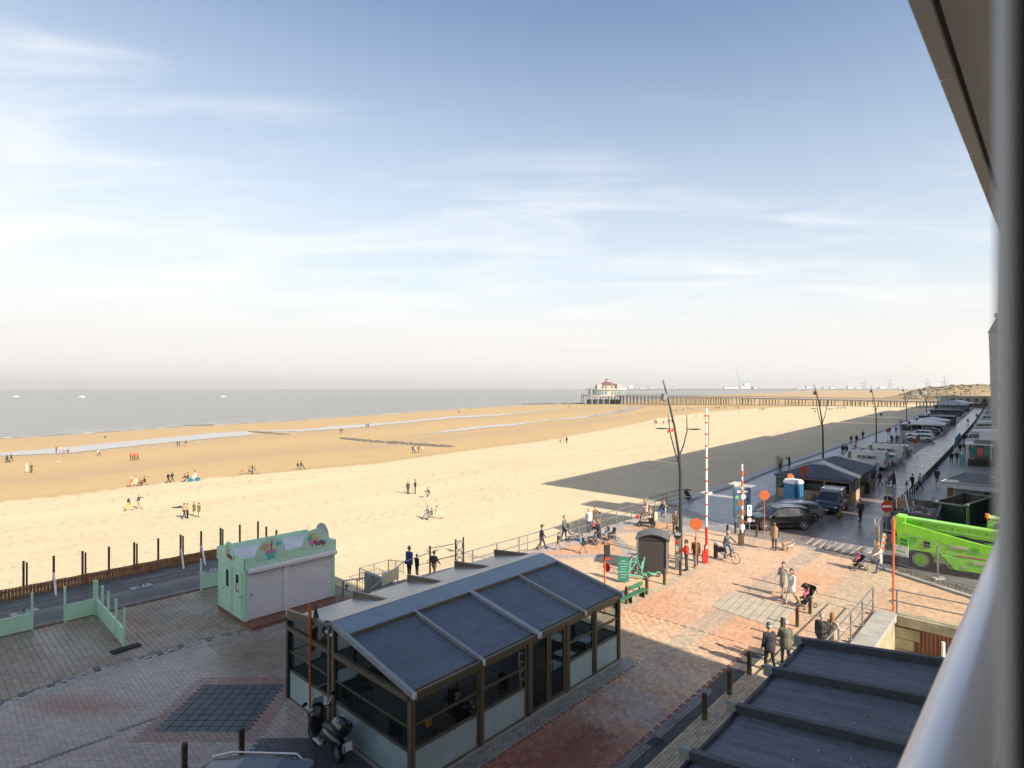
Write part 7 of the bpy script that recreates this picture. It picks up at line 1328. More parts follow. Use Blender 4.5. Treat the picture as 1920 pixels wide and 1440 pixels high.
# ================================================================ PEOPLE
SKIN, TOP, LEG, SHOE, HAIR, XTR = range(6)
def capsule(mb, p, q, r0, r1, n=10):
    p = Vector(p); q = Vector(q); d = q-p; L_ = d.length
    if L_ < 1e-5: d = Vector((0, 0, 1)); L_ = .001
    d = d.normalized(); pts = []; rs = []
    for a in (0.12, .45, .8): pts.append(p-d*r0*math.cos(a*PI/2)); rs.append(r0*math.sin(a*PI/2))
    pts += [p, q]; rs += [r0, r1]
    for a in (.8, .45, .12): pts.append(q+d*r1*math.cos(a*PI/2)); rs.append(r1*math.sin(a*PI/2))
    mb.tube(pts, rs, n)
def sag(v, ang): return Vector((math.sin(ang)*v, 0, -math.cos(ang)*v))
PCACHE = {}
def person_mesh(key, L=(.1, .05), Rr=(-.1, .05), aL=(.1, .12, .2), aR=(-.1, .12, .2), lean=0, coat=0, hair='short', cap=0, bag=None, hi=False, skirt=False, headturn=0, fat=1.0, legbare=False):
    """continuous figure facing +x, 1.75 m tall when upright; angles: hip swing, knee bend; arm swing, spread, elbow"""
    if key in PCACHE: return PCACHE[key]
    C = []; f = fat
    up = Vector((math.sin(lean), 0, math.cos(lean))); hip = Vector((0, 0, 0)); chest = hip+up*.36; neck = hip+up*.53; head = neck+Vector((math.sin(lean*.6)*.17+.02, 0, math.cos(lean*.6)*.17))
    legs = []
    for s, (sw, kn) in ((1, L), (-1, Rr)):
        h = hip+Vector((0, s*.095, -.02)); k = h+sag(.43, sw); a = k+sag(.40, sw-kn); toe = a+Vector((math.cos((sw-kn)*.5)*.17, s*.02, math.sin((sw-kn)*.5)*.17-.035)); legs.append((h, k, a, toe))
        C += [(h, k, .090*f, .062, LEG), (k, a+Vector((0, 0, .02)), .060, .044, SKIN if legbare else LEG), (a+Vector((-.03, 0, -.03)), toe, .045, .036, SHOE)]
    C += [(hip+Vector((0, .05, .02)), hip+Vector((0, -.05, .02)), .125*f, .125*f, LEG), (hip+up*.10, chest, .132*f, .150*f, TOP), (hip+up*.10+Vector((0, .05, 0)), chest+Vector((0, .07, 0)), .11*f, .12*f, TOP), (hip+up*.10-Vector((0, .05, 0)), chest-Vector((0, .07, 0)), .11*f, .12*f, TOP), (chest+up*.10+Vector((0, .15, 0)), chest+up*.10-Vector((0, .15, 0)), .075, .075, TOP), (neck-up*.06, neck+up*.05, .055, .05, SKIN)]
    for s, (sw, ab, el) in ((1, aL), (-1, aR)):
        sh_ = chest+up*.10+Vector((0, s*.185, 0)); e = sh_+Vector((math.sin(sw)*math.cos(ab)*.28, s*math.sin(ab)*.28, -math.cos(sw)*math.cos(ab)*.28)); sw2 = sw+el
        ab2 = ab*.4-(.35 if el > .9 else 0); wr = e+Vector((math.sin(sw2)*math.cos(ab2)*.24, s*math.sin(ab2)*.24, -math.cos(sw2)*math.cos(ab2)*.24)); dh = (wr-e).normalized()
        C += [(sh_, e, .062, .05, TOP), (e, wr, .05, .038, TOP)]
        if hi:
            C += [(wr, wr+dh*.065, .028, .034, SKIN)]; sd_ = Vector((0, 0, 1)).cross(dh).normalized() if abs(dh.z) < .9 else Vector((1, 0, 0)); 
            for k, (o_, ln) in enumerate(((-.027, .055), (-.009, .068), (.009, .064), (.027, .05))): b0 = wr+dh*.075+sd_*o_; m_ = b0+dh*ln*.6+Vector((.006, 0, 0)); C += [(b0, m_, .010, .0095, SKIN), (m_, m_+dh*ln*.5+Vector((.012, 0, -.004)), .0095, .008, SKIN)]
            C += [(wr+dh*.02+sd_*.03, wr+dh*.06+sd_*.052, .012, .010, SKIN), (wr+dh*.06+sd_*.052, wr+dh*.09+sd_*.05, .010, .009, SKIN)]
        else: C += [(wr, wr+dh*.11, .036, .026, SKIN), (wr+dh*.03, wr+dh*.07+Vector((.03, 0, 0)), .016, .013, SKIN)]
    ht = Vector((math.cos(headturn), math.sin(headturn), 0))
    C += [(head+Vector((0, 0, .015)), head+Vector((0, 0, .04))-ht*.015, .088, .090, SKIN), (head+ht*.02-Vector((0, 0, .06)), head+ht*.03-Vector((0, 0, .02)), .060, .07, SKIN), (head+ht*.085+Vector((0, 0, .015)), head+ht*.108-Vector((0, 0, .015)), .012, .018, SKIN)]
    sd_ = Vector((-ht.y, ht.x, 0))
    for s in (-1, 1): C.append((head+sd_*.09*s+Vector((0, 0, .02)), head+sd_*.092*s-Vector((0, 0, .02)), .018, .016, SKIN))
    if hair != 'bald': C += [(head-ht*.03+Vector((0, 0, .06)), head-ht*.045+Vector((0, 0, .03)), .094, .092, HAIR), (head+ht*.02+Vector((0, 0, .10)), head-ht*.03+Vector((0, 0, .1)), .062, .07, HAIR)]
    else: C += [(head-ht*.045-Vector((0, 0, .02)), head-ht*.05, .075, .078, HAIR)]
    if hair == 'long': C += [(head-ht*.05, head-ht*.07-Vector((0, 0, .17)), .088, .07, HAIR)]
    if hair == 'hood': C += [(head-ht*.03+Vector((0, 0, .05)), head-ht*.05-Vector((0, 0, .08)), .108, .10, TOP)]
    if cap: C += [(head+Vector((0, 0, .09)), head-ht*.02+Vector((0, 0, .09)), .092, .094, XTR), (head+ht*.07+Vector((0, 0, .085)), head+ht*.15+Vector((0, 0, .07)), .03, .02, XTR)]
    if coat: 
        hem = hip-Vector((0, 0, coat)); C += [(hip+up*.1, hem+Vector((.0, 0, 0)), .155*f, .165*f, TOP), (hip+Vector((0, .05, .1)), hem+Vector((0, .07, 0)), .13*f, .13*f, TOP), (hip+Vector((0, -.05, .1)), hem-Vector((0, .07, 0)), .13*f, .13*f, TOP)]
    if bag == 'back': C += [(chest-Vector((.20, 0, -.05)), chest-Vector((.2, 0, .2)), .12, .14, XTR)]
    if bag == 'fur': C += [(chest-Vector((.16, .06, -.12)), chest-Vector((.2, .02, .38)), .17, .2, XTR), (chest+Vector((-.1, .12, .1)), chest+Vector((-.15, .1, -.3)), .12, .14, XTR)]
    if bag == 'side': C += [(hip+Vector((.02, .24, .0)), hip+Vector((.02, .25, -.12)), .07, .09, XTR), (chest+Vector((0, -.1, .14)), hip+Vector((.1, .2, .05)), .012, .012, XTR)]
    if bag == 'hand': C += [(hip+Vector((.03, .30, -.28)), hip+Vector((.03, .3, -.46)), .07, .11, XTR), (hip+Vector((.03, .30, -.1)), hip+Vector((.03, .3, -.25)), .012, .012, XTR)]
    zmin = min(min(p.z-r0, q.z-r1) for p, q, r0, r1, _ in C); mb = MB()
    off = Vector((0, 0, -zmin)); C = [(p+off, q+off, r0, r1, m_) for p, q, r0, r1, m_ in C]
    for p, q, r0, r1, m_ in C: capsule(mb, p, q, r0, r1)
    me = mb.mesh('figure', M_BLACK); o = bpy.data.objects.new('figure', me); COL.objects.link(o); md = o.modifiers.new('r', 'REMESH'); md.mode = 'VOXEL'; md.voxel_size = .011 if hi else .024; md.use_smooth_shade = True
    dg = bpy.context.evaluated_depsgraph_get(); out = bpy.data.meshes.new_from_object(o.evaluated_get(dg)); bpy.data.objects.remove(o)
    nv = len(out.polygons); c = np.empty(nv*3, np.float32); out.polygons.foreach_get('center', c); c = c.reshape(-1, 3); best = np.full(nv, 1e9); mi = np.zeros(nv, np.int32)
    for p, q, r0, r1, m_ in C:
        p_ = np.array(p); d = np.array(q)-p_; L2 = max(d@d, 1e-9); t_ = np.clip(((c-p_)@d)/L2, 0, 1); dist = np.linalg.norm(c-(p_+t_[:, None]*d), axis=1)-(r0+(r1-r0)*t_)
        w_ = dist < best; best[w_] = dist[w_]; mi[w_] = m_
    if hi:   # soft folds in the cloth
        vs = np.empty(len(out.vertices)*3, np.float32); out.vertices.foreach_get('co', vs); v = vs.reshape(-1, 3); nn = np.empty_like(vs); out.vertices.foreach_get('normal', nn); nn = nn.reshape(-1, 3)
        amp = .007*(fbm(v[:, 2]*14+v[:, 0]*6, v[:, 1]*9+v[:, 0]*8, 4)-.5)*((v[:, 2] < 1.38) & (v[:, 2] > .12)); out.vertices.foreach_set('co', (v+nn*amp[:, None]).astype(np.float32).ravel())
    out.materials.clear()
    for _ in range(6): out.materials.append(M_BLACK)
    out.polygons.foreach_set('material_index', mi); out.polygons.foreach_set('use_smooth', [True]*nv); out.update(); out.name = 'person_'+key; PCACHE[key] = out; return out
M_SKN = mat('skin', (.50, .28, .19), .55, 0, .06, 10)
def cm(c):
    k = 'cloth_%02d_%02d_%02d' % tuple(int(x*99) for x in c); return mat(k, c, .85, 0, .15, 9)
def seated_lift(me): return me
def person(px, py, face, key, cols, label, ground='P', sc=1.0, loc=None, group=None, name='person', cat=None, **kw):
    me = person_mesh(key, **kw); o = bpy.data.objects.new(name, me); COL.objects.link(o)
    p = loc if loc is not None else (G(px, py, .01) if ground == 'P' else GS(px, py)); o.location = p; o.rotation_euler = (0, 0, R(face)); o.scale = (sc,)*3
    top, leg, hair = cols[:3]; xt = cols[3] if len(cols) > 3 else (.02, .02, .02); sh_ = cols[4] if len(cols) > 4 else (.025, .022, .02)
    for i, m_ in enumerate((M_SKN, cm(top), cm(leg), cm(sh_), cm(hair), cm(xt))): o.material_slots[i].link = 'OBJECT'; o.material_slots[i].material = m_
    return tag(o, label, cat or ('child' if sc < .8 else 'person'), group)
W1 = dict(L=(.42, .12), Rr=(-.32, .35), aL=(-.35, .1, .25), aR=(.4, .1, .35)); W2 = dict(L=(-.25, .3), Rr=(.35, .08), aL=(.3, .1, .3), aR=(-.3, .1, .2))
S1 = dict(L=(.06, .03), Rr=(-.05, .03)); S2 = dict(L=(.02, .02), Rr=(.12, .1), aL=(.2, .15, 1.3), aR=(.1, .15, .3))
SIT = dict(L=(1.25, .9), Rr=(1.35, 1.1), aL=(.5, .2, .6), aR=(.6, .2, .7), lean=.15); CRO = dict(L=(1.7, 2.3), Rr=(1.2, 2.1), aL=(.9, .1, .5), aR=(1.0, .1, .4), lean=.5)
PH = dict(L=(.05, .03), Rr=(-.05, .03), aL=(1.1, .5, 1.5), aR=(1.1, .5, 1.5)); PUSH = dict(L=(.35, .1), Rr=(-.3, .3), aL=(.7, .05, .6), aR=(.7, .05, .6), lean=.12)
BK = (.012, .012, .014); NV_ = (.02, .03, .07); GY = (.2, .2, .2); WH = (.62, .6, .57); BR_ = (.07, .04, .02); BL_ = (.22, .13, .05); GH = (.4, .39, .37); JN = (.05, .09, .18); RD = (.50, .03, .02); OG = (.6, .13, .02); TN = (.36, .25, .16); OLV = (.08, .08, .035); CR = (.6, .52, .38); LB = (.2, .4, .55); TEA = (.07, .3, .35); PK = (.45, .1, .16); BRN = (.09, .055, .035)
# ---- street and lookout
person(1287, 1070, 165, 'vest', (RD, (.03, .035, .045), (.03, .022, .018), BK), 'man in a red vest and dark trousers using the pay column', L=(.05, .02), Rr=(-.06, .03), aL=(.7, .1, 1.0), aR=(.6, .1, .9), hi=True, fat=1.08)
person(1305, 1062, 75, 'brown1', (BRN, JN, GY, OLV), 'person in a brown jacket walking away behind the sign pole, small backpack', coat=.08, bag='back', **W2)
person(1443, 1258, 100, 'cap1', ((.028, .028, .034), (.02, .018, .016), GH, (.10, .10, .12)), 'man in a dark jacket and patterned cap, left of the pair in caps', hi=True, cap=1, L=(.22, .1), Rr=(-.15, .2), aL=(.05, .14, .25), aR=(.0, .14, .2), lean=.05, coat=.06, fat=1.15)
person(1473, 1249, 80, 'cap2', ((.12, .12, .085), NV_, GH, (.25, .24, .23)), 'man in a camouflage jacket and cap, right of the pair in caps', hi=True, cap=1, L=(.15, .1), Rr=(-.1, .1), aL=(.3, .14, .7), aR=(.0, .14, .5), coat=.10, fat=1.2)
person(1541, 1233, 55, 'bald', ((.045, .042, .045), (.12, .16, .22), GH), 'bald man in a dark grey jacket with his back turned by the railing', hi=True, hair='bald', coat=.05, L=(.05, .02), Rr=(-.05, .02), aL=(.1, .1, .2), aR=(.15, .08, .35), fat=1.1)
person(1561, 1231, 20, 'blonde', ((.42, .33, .23), WH, (.28, .13, .04)), 'woman with auburn hair in a long beige coat beside the bald man', hi=True, hair='long', coat=.42, L=(.05, .02), Rr=(-.05, .02), aL=(.45, .06, .8), aR=(.5, .06, .8), sc=.97)
person(1613, 978, 215, 'navy1', ((.02, .025, .05), (.025, .028, .02), BK, BK), 'man in a navy jacket and sunglasses walking alone on the dark road', hi=True, L=(.22, .1), Rr=(-.15, .15), aL=(-.1, .2, .3), aR=(.15, .15, .35))
person(1452, 1031, 60, 'furbag', ((.035, .03, .028), (.05, .045, .04), (.12, .08, .05), (.30, .20, .12)), 'person in dark clothes with a big tan fur-like backpack walking a dog', bag='fur', L=(.1, .05), Rr=(-.12, .1), aL=(.2, .15, .4))
person(1469, 1117, 215, 'ghost1', ((.36, .30, .24), (.30, .26, .22), BR_), 'woman in a pale grey-brown coat walking towards the ribbed crossing', coat=.35, **W1)
person(1484, 1133, 205, 'ghost2', (WH, (.45, .44, .42), BR_), 'woman in a white jacket walking behind the black stroller', coat=.2, hair='long', **W2)
person(1648, 1073, 190, 'pram1', ((.50, .44, .40), JN, (.30, .18, .08), BK), 'woman in a shiny pale puffer coat pushing a pram by the site fence', coat=.28, hair='long', hi=True, L=(.4, .15), Rr=(-.4, .3), aL=(.8, .05, .5), aR=(.8, .05, .5), lean=.1)
person(1016, 1030, 5, 'boycap', ((.05, .045, .045), (.035, .03, .035), BR_, BK), 'boy in a dark jacket and cap walking along the sea railing', sc=.93, cap=1, **W1)
person(1047, 1031, 190, 'kid1', ((.03, .03, .035), (.3, .2, .13), BR_), 'light-haired child in dark top below the tall man at the railing', sc=.66, **W2)
person(1058, 1014, 330, 'tallman', ((.12, .12, .12), NV_, (.25, .12, .1), WH), 'tall man in a black and white jacket leaning on the sea railing', L=(.15, .05), Rr=(-.2, .1), aL=(.3, .2, 1.2), aR=(.2, .2, .6))
person(1093, 1037, 5, 'kid2', ((.05, .045, .05), (.3, .2, .14), BRN, TEA), 'child in a grey coat and dark hat walking with a stroller', sc=.72, cap=1, coat=.1, bag='back', **W1)
person(1104, 998, 250, 'white1', (WH, JN, GH, RD), 'woman in a white jacket and jeans carrying a red bag', hair='long', bag='hand', coat=.03, **S1)
person(1116, 993, 300, 'brown2', ((.10, .07, .05), (.4, .38, .34), BRN), 'man in a brown jacket and pale trousers beside the white jacket', L=(.1, .05), Rr=(-.1, .05), aL=(.9, .2, 1.4), aR=(.2, .1, .4), coat=.05)
person(1123, 1021, 170, 'navyw', ((.02, .025, .05), JN, (.25, .15, .09)), 'woman in a dark navy long coat with strollers on the lookout', coat=.3, hair='long', **PUSH)
person(1142, 1004, 180, 'head1', (NV_, JN, BR_), 'child with brown hair sitting low behind the orange sign post', sc=.6, **SIT)
person(1237, 969, 10, 'crouchw', ((.02, .025, .04), JN, (.20, .10, .05)), 'crouching woman in dark jacket and jeans by the ramp railing', hair='long', **CRO)
person(1247, 969, 190, 'kidw', (WH, (.5, .4, .33), BL_), 'small child in white standing before the crouching woman', sc=.62, **S1)
person(1266, 1002, 270, 'cyc1', (BRN, (.05, .03, .025), BK), 'woman in brown standing over a bicycle beside the lamp post', hair='long', coat=.05, L=(.1, .05), Rr=(-.1, .05), aL=(.5, .1, .7), aR=(.5, .1, .7))
person(1211, 975, 200, 'pinkc', ((.50, .38, .34), TN, BL_), 'woman in a pale pink coat standing behind the mobility scooter', coat=.25, **S2)
person(769, 1092, 60, 'bluest', ((.03, .06, .22), (.02, .02, .05), GY, (.03, .03, .2)), 'person in a bright blue jacket at the top of the beach stairs', bag='side', coat=.08, loc=UN(19.7, 26.0, .02), hi=False, **S1)
person(0, 0, 60, 'kidst', ((.03, .03, .05), (.04, .04, .06), LB, LB), 'child in dark coat with blue hat at the beach stairs', sc=.66, cap=1, loc=UN(20.3, 26.1, .02), **S1)
person(0, 0, 60, 'shorts', ((.04, .03, .03), TN, BRN), 'person in dark top and shorts behind the stair gate', loc=UN(22.3, 27.0, -.9), legbare=True, **W1)
person(0, 0, 240, 'bluest2', ((.03, .08, .3), (.03, .05, .12), BR_), 'person in blue half hidden on the beach stairs', loc=UN(18.6, 30.6, -2.9), **S2)
person(0, 0, 20, 'seatdark', (BK, BK, BK, (.1, .1, .1)), 'person in a black hooded sweater sitting at the dark table in the cafe', loc=UN(11.75, 13.15, .03)+Vector((0, 0, .02)), L=(1.5, 1.5), Rr=(1.5, 1.5), aL=(.7, .1, 1.0), aR=(.7, .1, 1.0), hi=True, headturn=-1.2)
person(0, 0, 0, 'walkblue', ((.02, .02, .02), JN, BK), 'person in jeans seen through the left cafe glass', loc=UN(11.0, 19.6, 0), **W1)
person(1463, 884, 130, 'green1', ((.16, .22, .05), BK, GH), 'person in a lime green jacket at the beach edge behind the tent', **S1)
person(1480, 879, 130, 'photo1', (BK, BK, GH), 'person in black with raised arms taking a photo behind the tent', **PH)
person(1676, 913, 190, 'long1', ((.09, .06, .06), BK, BK), 'woman in a long brown coat pushing a pram past the tent', coat=.5, hair='long', **PUSH)
person(1650, 909, 190, 'dk2', (BK, BK, BR_), 'boy in black beside the pram at the tent corner', sc=.85, **W1)
person(1645, 896, 200, 'lblue', ((.28, .36, .5), (.3, .36, .48), GY), 'person in pale blue clothes beside the white vans', **S1)
person(1639, 905, 200, 'dk3', ((.03, .02, .03), BK, BR_), 'person in dark clothes at the street corner of the tent', **S1)
person(1711, 919, 195, 'jog1', (BK, BK, BK), 'man in black striding across the wet road', aL=(.9, .1, 1.2), aR=(.3, .1, .5), L=(.55, .1), Rr=(-.45, .2))
person(1725, 919, 200, 'lb2', ((.35, .40, .5), BK, BK), 'boy in a pale blue hoodie crossing the wet road', **W2)
person(1700, 919, 100, 'kid3', (TN, (.4, .38, .38), BR_), 'small child in beige crossing the wet road', sc=.6, **W2)
person(1664, 962, 50, 'wh1', (BK, BK, WH), 'white-haired walker in black by the direction sign, left one', hi=False, coat=.1, **W2)
person(1677, 965, 50, 'wh2', ((.015, .016, .02), BK, GH), 'white-haired walker in black by the direction sign, right one', coat=.1, **W1)
person(1757, 907, 50, 'nv3', ((.02, .03, .09), NV_, BK), 'person in dark blue between the bollards and the brick hut', coat=.05, **W1)
for px, py, f, k, c, l, kw in ((1784, 869, 60, 'a1', (BK, BK, BK), 'man in black walking on the right pavement, left of the couple', W1), (1794, 868, 60, 'a2', ((.10, .02, .03), JN, BK), 'woman in maroon walking on the right pavement', W2), (1806, 867, 230, 'a3', (WH, BK, BK), 'person in a white coat by the clothes stall', dict(S1, coat=.3)), (1800, 850, 230, 'a4', (BK, BK, BR_), 'person in black beside the blue banner', S1), (1808, 846, 60, 'a5', ((.06, .05, .04), BK, BK), 'person in dark brown past the blue banner', W1), (1799, 829, 230, 'a6', (GY, GY, GY), 'person in a grey coat on the right pavement', dict(S1, coat=.35)), (1807, 829, 60, 'a4', (BK, BK, BK), 'person in black next to the grey coat', S1), (1812, 829, 230, 'a5', ((.25, .03, .04), BK, BK), 'person in a dark red jacket next to the grey coat', W1),
        (1815, 795, 200, 'run', (BK, BK, BK), 'dark figure running across the far sunlit strip of road', dict(W1, lean=.2)), (1672, 831, 230, 'a1', (NV_, NV_, BK), 'walker in navy on the left walkway, left of the pair', W1), (1682, 831, 230, 'a2', ((.03, .035, .08), JN, BK), 'walker in navy on the left walkway, right of the pair', W2), (1668, 814, 230, 'a1', (BK, (.03, .1, .1), BK), 'walker in black higher up the left walkway', W1), (1680, 812, 50, 'a2', ((.2, .12, .2), BK, BR_), 'walker in mauve higher up the left walkway', W2), (1689, 812, 50, 'a1', ((.35, .38, .5), (.3, .33, .45), BK), 'walker in pale blue higher up the left walkway', W1),
        (1596, 833, 230, 'a4', (BK, (.2, .2, .2), BK), 'leftmost of three dark walkers at the beach edge', S1), (1606, 832, 50, 'a4', (BK, BK, BK), 'middle of three dark walkers at the beach edge', S1), (1618, 823, 50, 'a1', (BK, BK, BK), 'rightmost of three dark walkers at the beach edge', W1), (1580, 853, 50, 'a4', (NV_, NV_, BK), 'left person with a bicycle behind the tent roof', S1), (1587, 854, 50, 'a4', ((.012, .014, .02), GY, BK), 'right person with a bicycle behind the tent roof', S1), (1604, 845, 230, 'cro2', (OG, BK, BR_), 'crouching person in an orange jacket behind the vans', CRO),
        (1714, 795, 50, 'a1', (BK, BK, BK), 'dark walker by the far pillars', W1), (1771, 781, 50, 'a1', (BK, BK, BK), 'dark walker left of the grey peaked tent', W1), (1777, 779, 50, 'a4', (NV_, BK, BK), 'second dark walker left of the grey peaked tent', S1), (1765, 783, 50, 'a4', (GY, BK, BK), 'third walker left of the grey peaked tent', S1)): person(px, py, f, k, c, l, **kw)
# ---- beach
BP = [(50, 886.5, 100, 's_coat', (CR, CR, WH), 'person in a long cream coat standing on the wet sand at the far left', dict(S1, coat=.45), 1), (59, 886, 280, 's_coat', (OLV, BK, BRN), 'person in a long olive coat standing on the wet sand at the far left', dict(S1, coat=.45), 1), (13, 866, 20, 's_walk', (BK, NV_, BK), 'dark figure at the left edge of the beach, left one', W1, 1), (21, 864.5, 20, 's_walk', (BK, BK, BK), 'dark figure at the left edge of the beach, right one', W1, 1), (105.5, 848.5, 80, 's_st', (RD, BK, BK), 'person in a red jacket by the tidal pool', S1, 1), (113.5, 849, 80, 's_st', (WH, TN, BL_), 'person in white by the tidal pool', S1, 1), (118.5, 850, 80, 's_cro', (PK, PK, WH), 'crouching figure in pink by the tidal pool', CRO, .9), (126, 850, 80, 's_cro', (BK, BK, BK), 'small dark crouching figure by the tidal pool', CRO, .8), (185.5, 855, 200, 's_walk2', (WH, BK, BR_), 'person in white and black bending on the wet sand', dict(W1, lean=.5), 1),
 (245, 863, 60, 's_st', (RD, BK, BR_), 'leftmost of four people in red and orange jackets', S1, 1), (249, 862.5, 60, 's_st', (PK, BK, BR_), 'second of four people in red and orange jackets', S1, .8), (252.5, 863, 60, 's_walk', ((.65, .06, .02), BK, BR_), 'third of four people in red and orange jackets', W1, 1), (258, 863, 60, 's_walk', ((.6, .1, .04), BK, BR_), 'rightmost of four people in red and orange jackets', W1, 1), (332.5, 837, 60, 's_st', (NV_, NV_, GY), 'left of a blue-clad pair near the pool', S1, 1), (336, 837, 60, 's_st', ((.05, .1, .3), NV_, GY), 'right of a blue-clad pair near the pool', S1, 1), (348.5, 836.5, 60, 's_walk', (BK, GY, BR_), 'single dark walker near the pool', W1, 1), (370, 833.5, 60, 's_st', (LB, LB, BL_), 'small child in pale blue near the pool', S1, .7),
 (241, 957.5, 20, 's_walk', ((.03, .035, .06), (.65, .35, .03), WH, (.1, .25, .6)), 'walker in navy jacket, yellow trousers and blue hat', dict(W1, cap=1), 1.02), (260, 954, 20, 's_walk2c', ((.03, .035, .06), TN, GY), 'walker in navy jacket and beige trousers next to the yellow trousers', dict(W2, aL=(1.3, .1, .2)), 1.02),
 (248, 912, 200, 's_sit', (OG, TN, WH), 'person in orange sitting at the edge of the dry sand', SIT, 1), (256, 911.5, 200, 's_sit', (CR, CR, BL_), 'person in cream sitting at the edge of the dry sand', SIT, 1.1), (264, 911.5, 200, 's_sit', ((.25, .03, .02), BK, BR_), 'person in dark red sitting at the edge of the dry sand', SIT, .8), (272, 910.5, 200, 's_sit', (BK, BK, BK), 'person in black sitting at the edge of the dry sand', SIT, 1), (278, 909.5, 200, 's_st', ((.65, .25, .2), TN, BR_), 'child in salmon standing at the edge of the dry sand', S1, .72), (315.5, 906, 60, 's_walk', (BK, BK, GY), 'left dark walker at the edge of the dry sand', W1, 1), (323, 903.5, 60, 's_walk', (BK, NV_, BR_), 'right dark walker at the edge of the dry sand', W1, .95),
 (347, 903.5, 200, 's_sit', (BK, TN, BR_), 'person in black sitting left of the blue shelter', SIT, .9), (353, 903, 200, 's_sit', (NV_, BK, BR_), 'person in navy sitting beside the blue shelter', SIT, 1), (367, 901.5, 200, 's_sit', (WH, WH, BR_), 'person in white sitting by the second blue shelter', SIT, 1.1), (345.5, 972.5, 70, 's_walk', (TN, BK, BRN), 'man in a tan jacket, left of the dark-trousered pair', W1, 1), (351.5, 972, 70, 's_st', ((.42, .28, .2), BK, BL_), 'woman in a tan jacket, right of the dark-trousered pair', S1, .95), (364, 968.5, 70, 's_coat2', ((.13, .11, .03), CR, BL_), 'woman in an olive coat, left of the olive pair', dict(S1, coat=.2), .93), (373, 970, 70, 's_coat2', ((.14, .12, .03), (.5, .4, .4), BRN), 'woman in an olive coat, right of the olive pair', dict(S1, coat=.2), .93),
 (451.5, 890, 20, 's_cro', ((.62, .12, .04), TN, BR_), 'child in orange bending over the sand', CRO, .8), (467, 889.5, 20, 's_sit', (GY, BK, BK), 'left seated figure of the small group at the sand edge', SIT, 1), (473, 887.5, 20, 's_st', (BK, BK, BRN), 'standing figure of the small group at the sand edge', S1, .9), (477, 889, 20, 's_sit', (GY, GY, BK), 'right seated figure of the small group at the sand edge', SIT, 1), (557.5, 880, 20, 's_sit', (BK, BK, BK), 'left dark seated figure alone at the sand edge', SIT, 1), (564, 879.5, 20, 's_sit', ((.04, .04, .05), BK, BRN), 'right dark seated figure alone at the sand edge', SIT, 1.1),
 (638.5, 812, 60, 's_st', (BK, BK, BK), 'left walker of the dark pair above the groyne', S1, 1), (641.5, 812, 60, 's_st', (BK, NV_, BK), 'right walker of the dark pair above the groyne', S1, 1), (672, 803.5, 60, 's_st', (WH, WH, BL_), 'small white figure by the thin pool', S1, .8), (687.5, 801.5, 60, 's_walk', (BK, BK, BK), 'left walker of the dark pair by the thin pool', W1, 1), (691, 801.5, 60, 's_walk', (NV_, BK, BK), 'right walker of the dark pair by the thin pool', W1, 1), (774, 850, 60, 's_st', (BK, GY, GY), 'first of four walkers past the groyne end', S1, 1), (777.5, 850, 60, 's_st', (WH, JN, BR_), 'second of four walkers past the groyne end', S1, .95), (785, 849, 60, 's_st', ((.1, .08, .07), GY, BRN), 'third of four walkers past the groyne end', S1, 1), (791.5, 849, 60, 's_walk', (WH, TN, BR_), 'fourth of four walkers past the groyne end', W1, 1),
 (765, 926.5, 80, 's_coat3', ((.06, .05, .035), BK, BRN), 'person in a dark olive coat standing on the open dry sand', dict(S1, coat=.15), 1), (778.5, 926, 200, 's_st', (BK, BK, BRN), 'tall dark person with a child on the open dry sand', dict(S1), 1.1), (774.5, 926.5, 20, 's_st', (CR, (.55, .3, .25), BL_), 'child in cream beside the tall dark person', S1, .72), (806, 933, 200, 's_cro', (BRN, GY, BL_), 'crouching person in brown with a white cloth on the dry sand', CRO, 1), (803, 973, 200, 's_sit', ((.12, .2, .3), (.3, .3, .3), BRN), 'seated person in pale blue, left of the sunbathing trio', SIT, 1), (810.5, 974.5, 200, 's_sit', ((.12, .11, .05), GY, BRN), 'seated person in olive, middle of the sunbathing trio', SIT, .9), (818, 973, 20, 's_sit', (CR, (.5, .5, .45), (.3, .08, .02)), 'seated person with red hair, right of the sunbathing trio', SIT, 1),
 (859, 773.5, 60, 's_st', (BK, BK, BK), 'left of a tiny dark pair near the water', S1, 1), (861.5, 773.5, 60, 's_st', (BK, BK, BK), 'right of a tiny dark pair near the water', S1, 1), (880, 768.5, 60, 's_cro', (BK, BK, BK), 'tiny crouching figure near the water', CRO, 1), (1062.5, 832, 60, 's_st', (BK, BK, BR_), 'dark person beside the orange marker pole', S1, 1.05), (1050, 830, 60, 's_cro', (TN, BK, BR_), 'stooping person left of the orange marker pole', CRO, 1), (1066.5, 764, 60, 's_st', (BK, BK, BK), 'tiny dark figure left of the pier pavilion', S1, 1.1), (1228, 795, 60, 's_st', (NV_, NV_, GY), 'first figure left of the lamp post fork', S1, 1), (1231, 795.5, 60, 's_st', (GY, BK, GY), 'second figure left of the lamp post fork', S1, 1), (1244, 796, 60, 's_st', (RD, BK, BR_), 'tiny figure in red by the lamp post fork', S1, .8), (1255, 793.5, 60, 's_walk', (BK, BK, BK), 'tiny walker right of the lamp mast, left one', W1, 1), (1260, 793, 60, 's_walk', (BK, BK, BK), 'tiny walker right of the lamp mast, right one', W1, 1), (1305, 783, 60, 's_coat', (GY, GY, GY), 'grey figure right of the tall barrier', dict(S1, coat=.45), .8)]
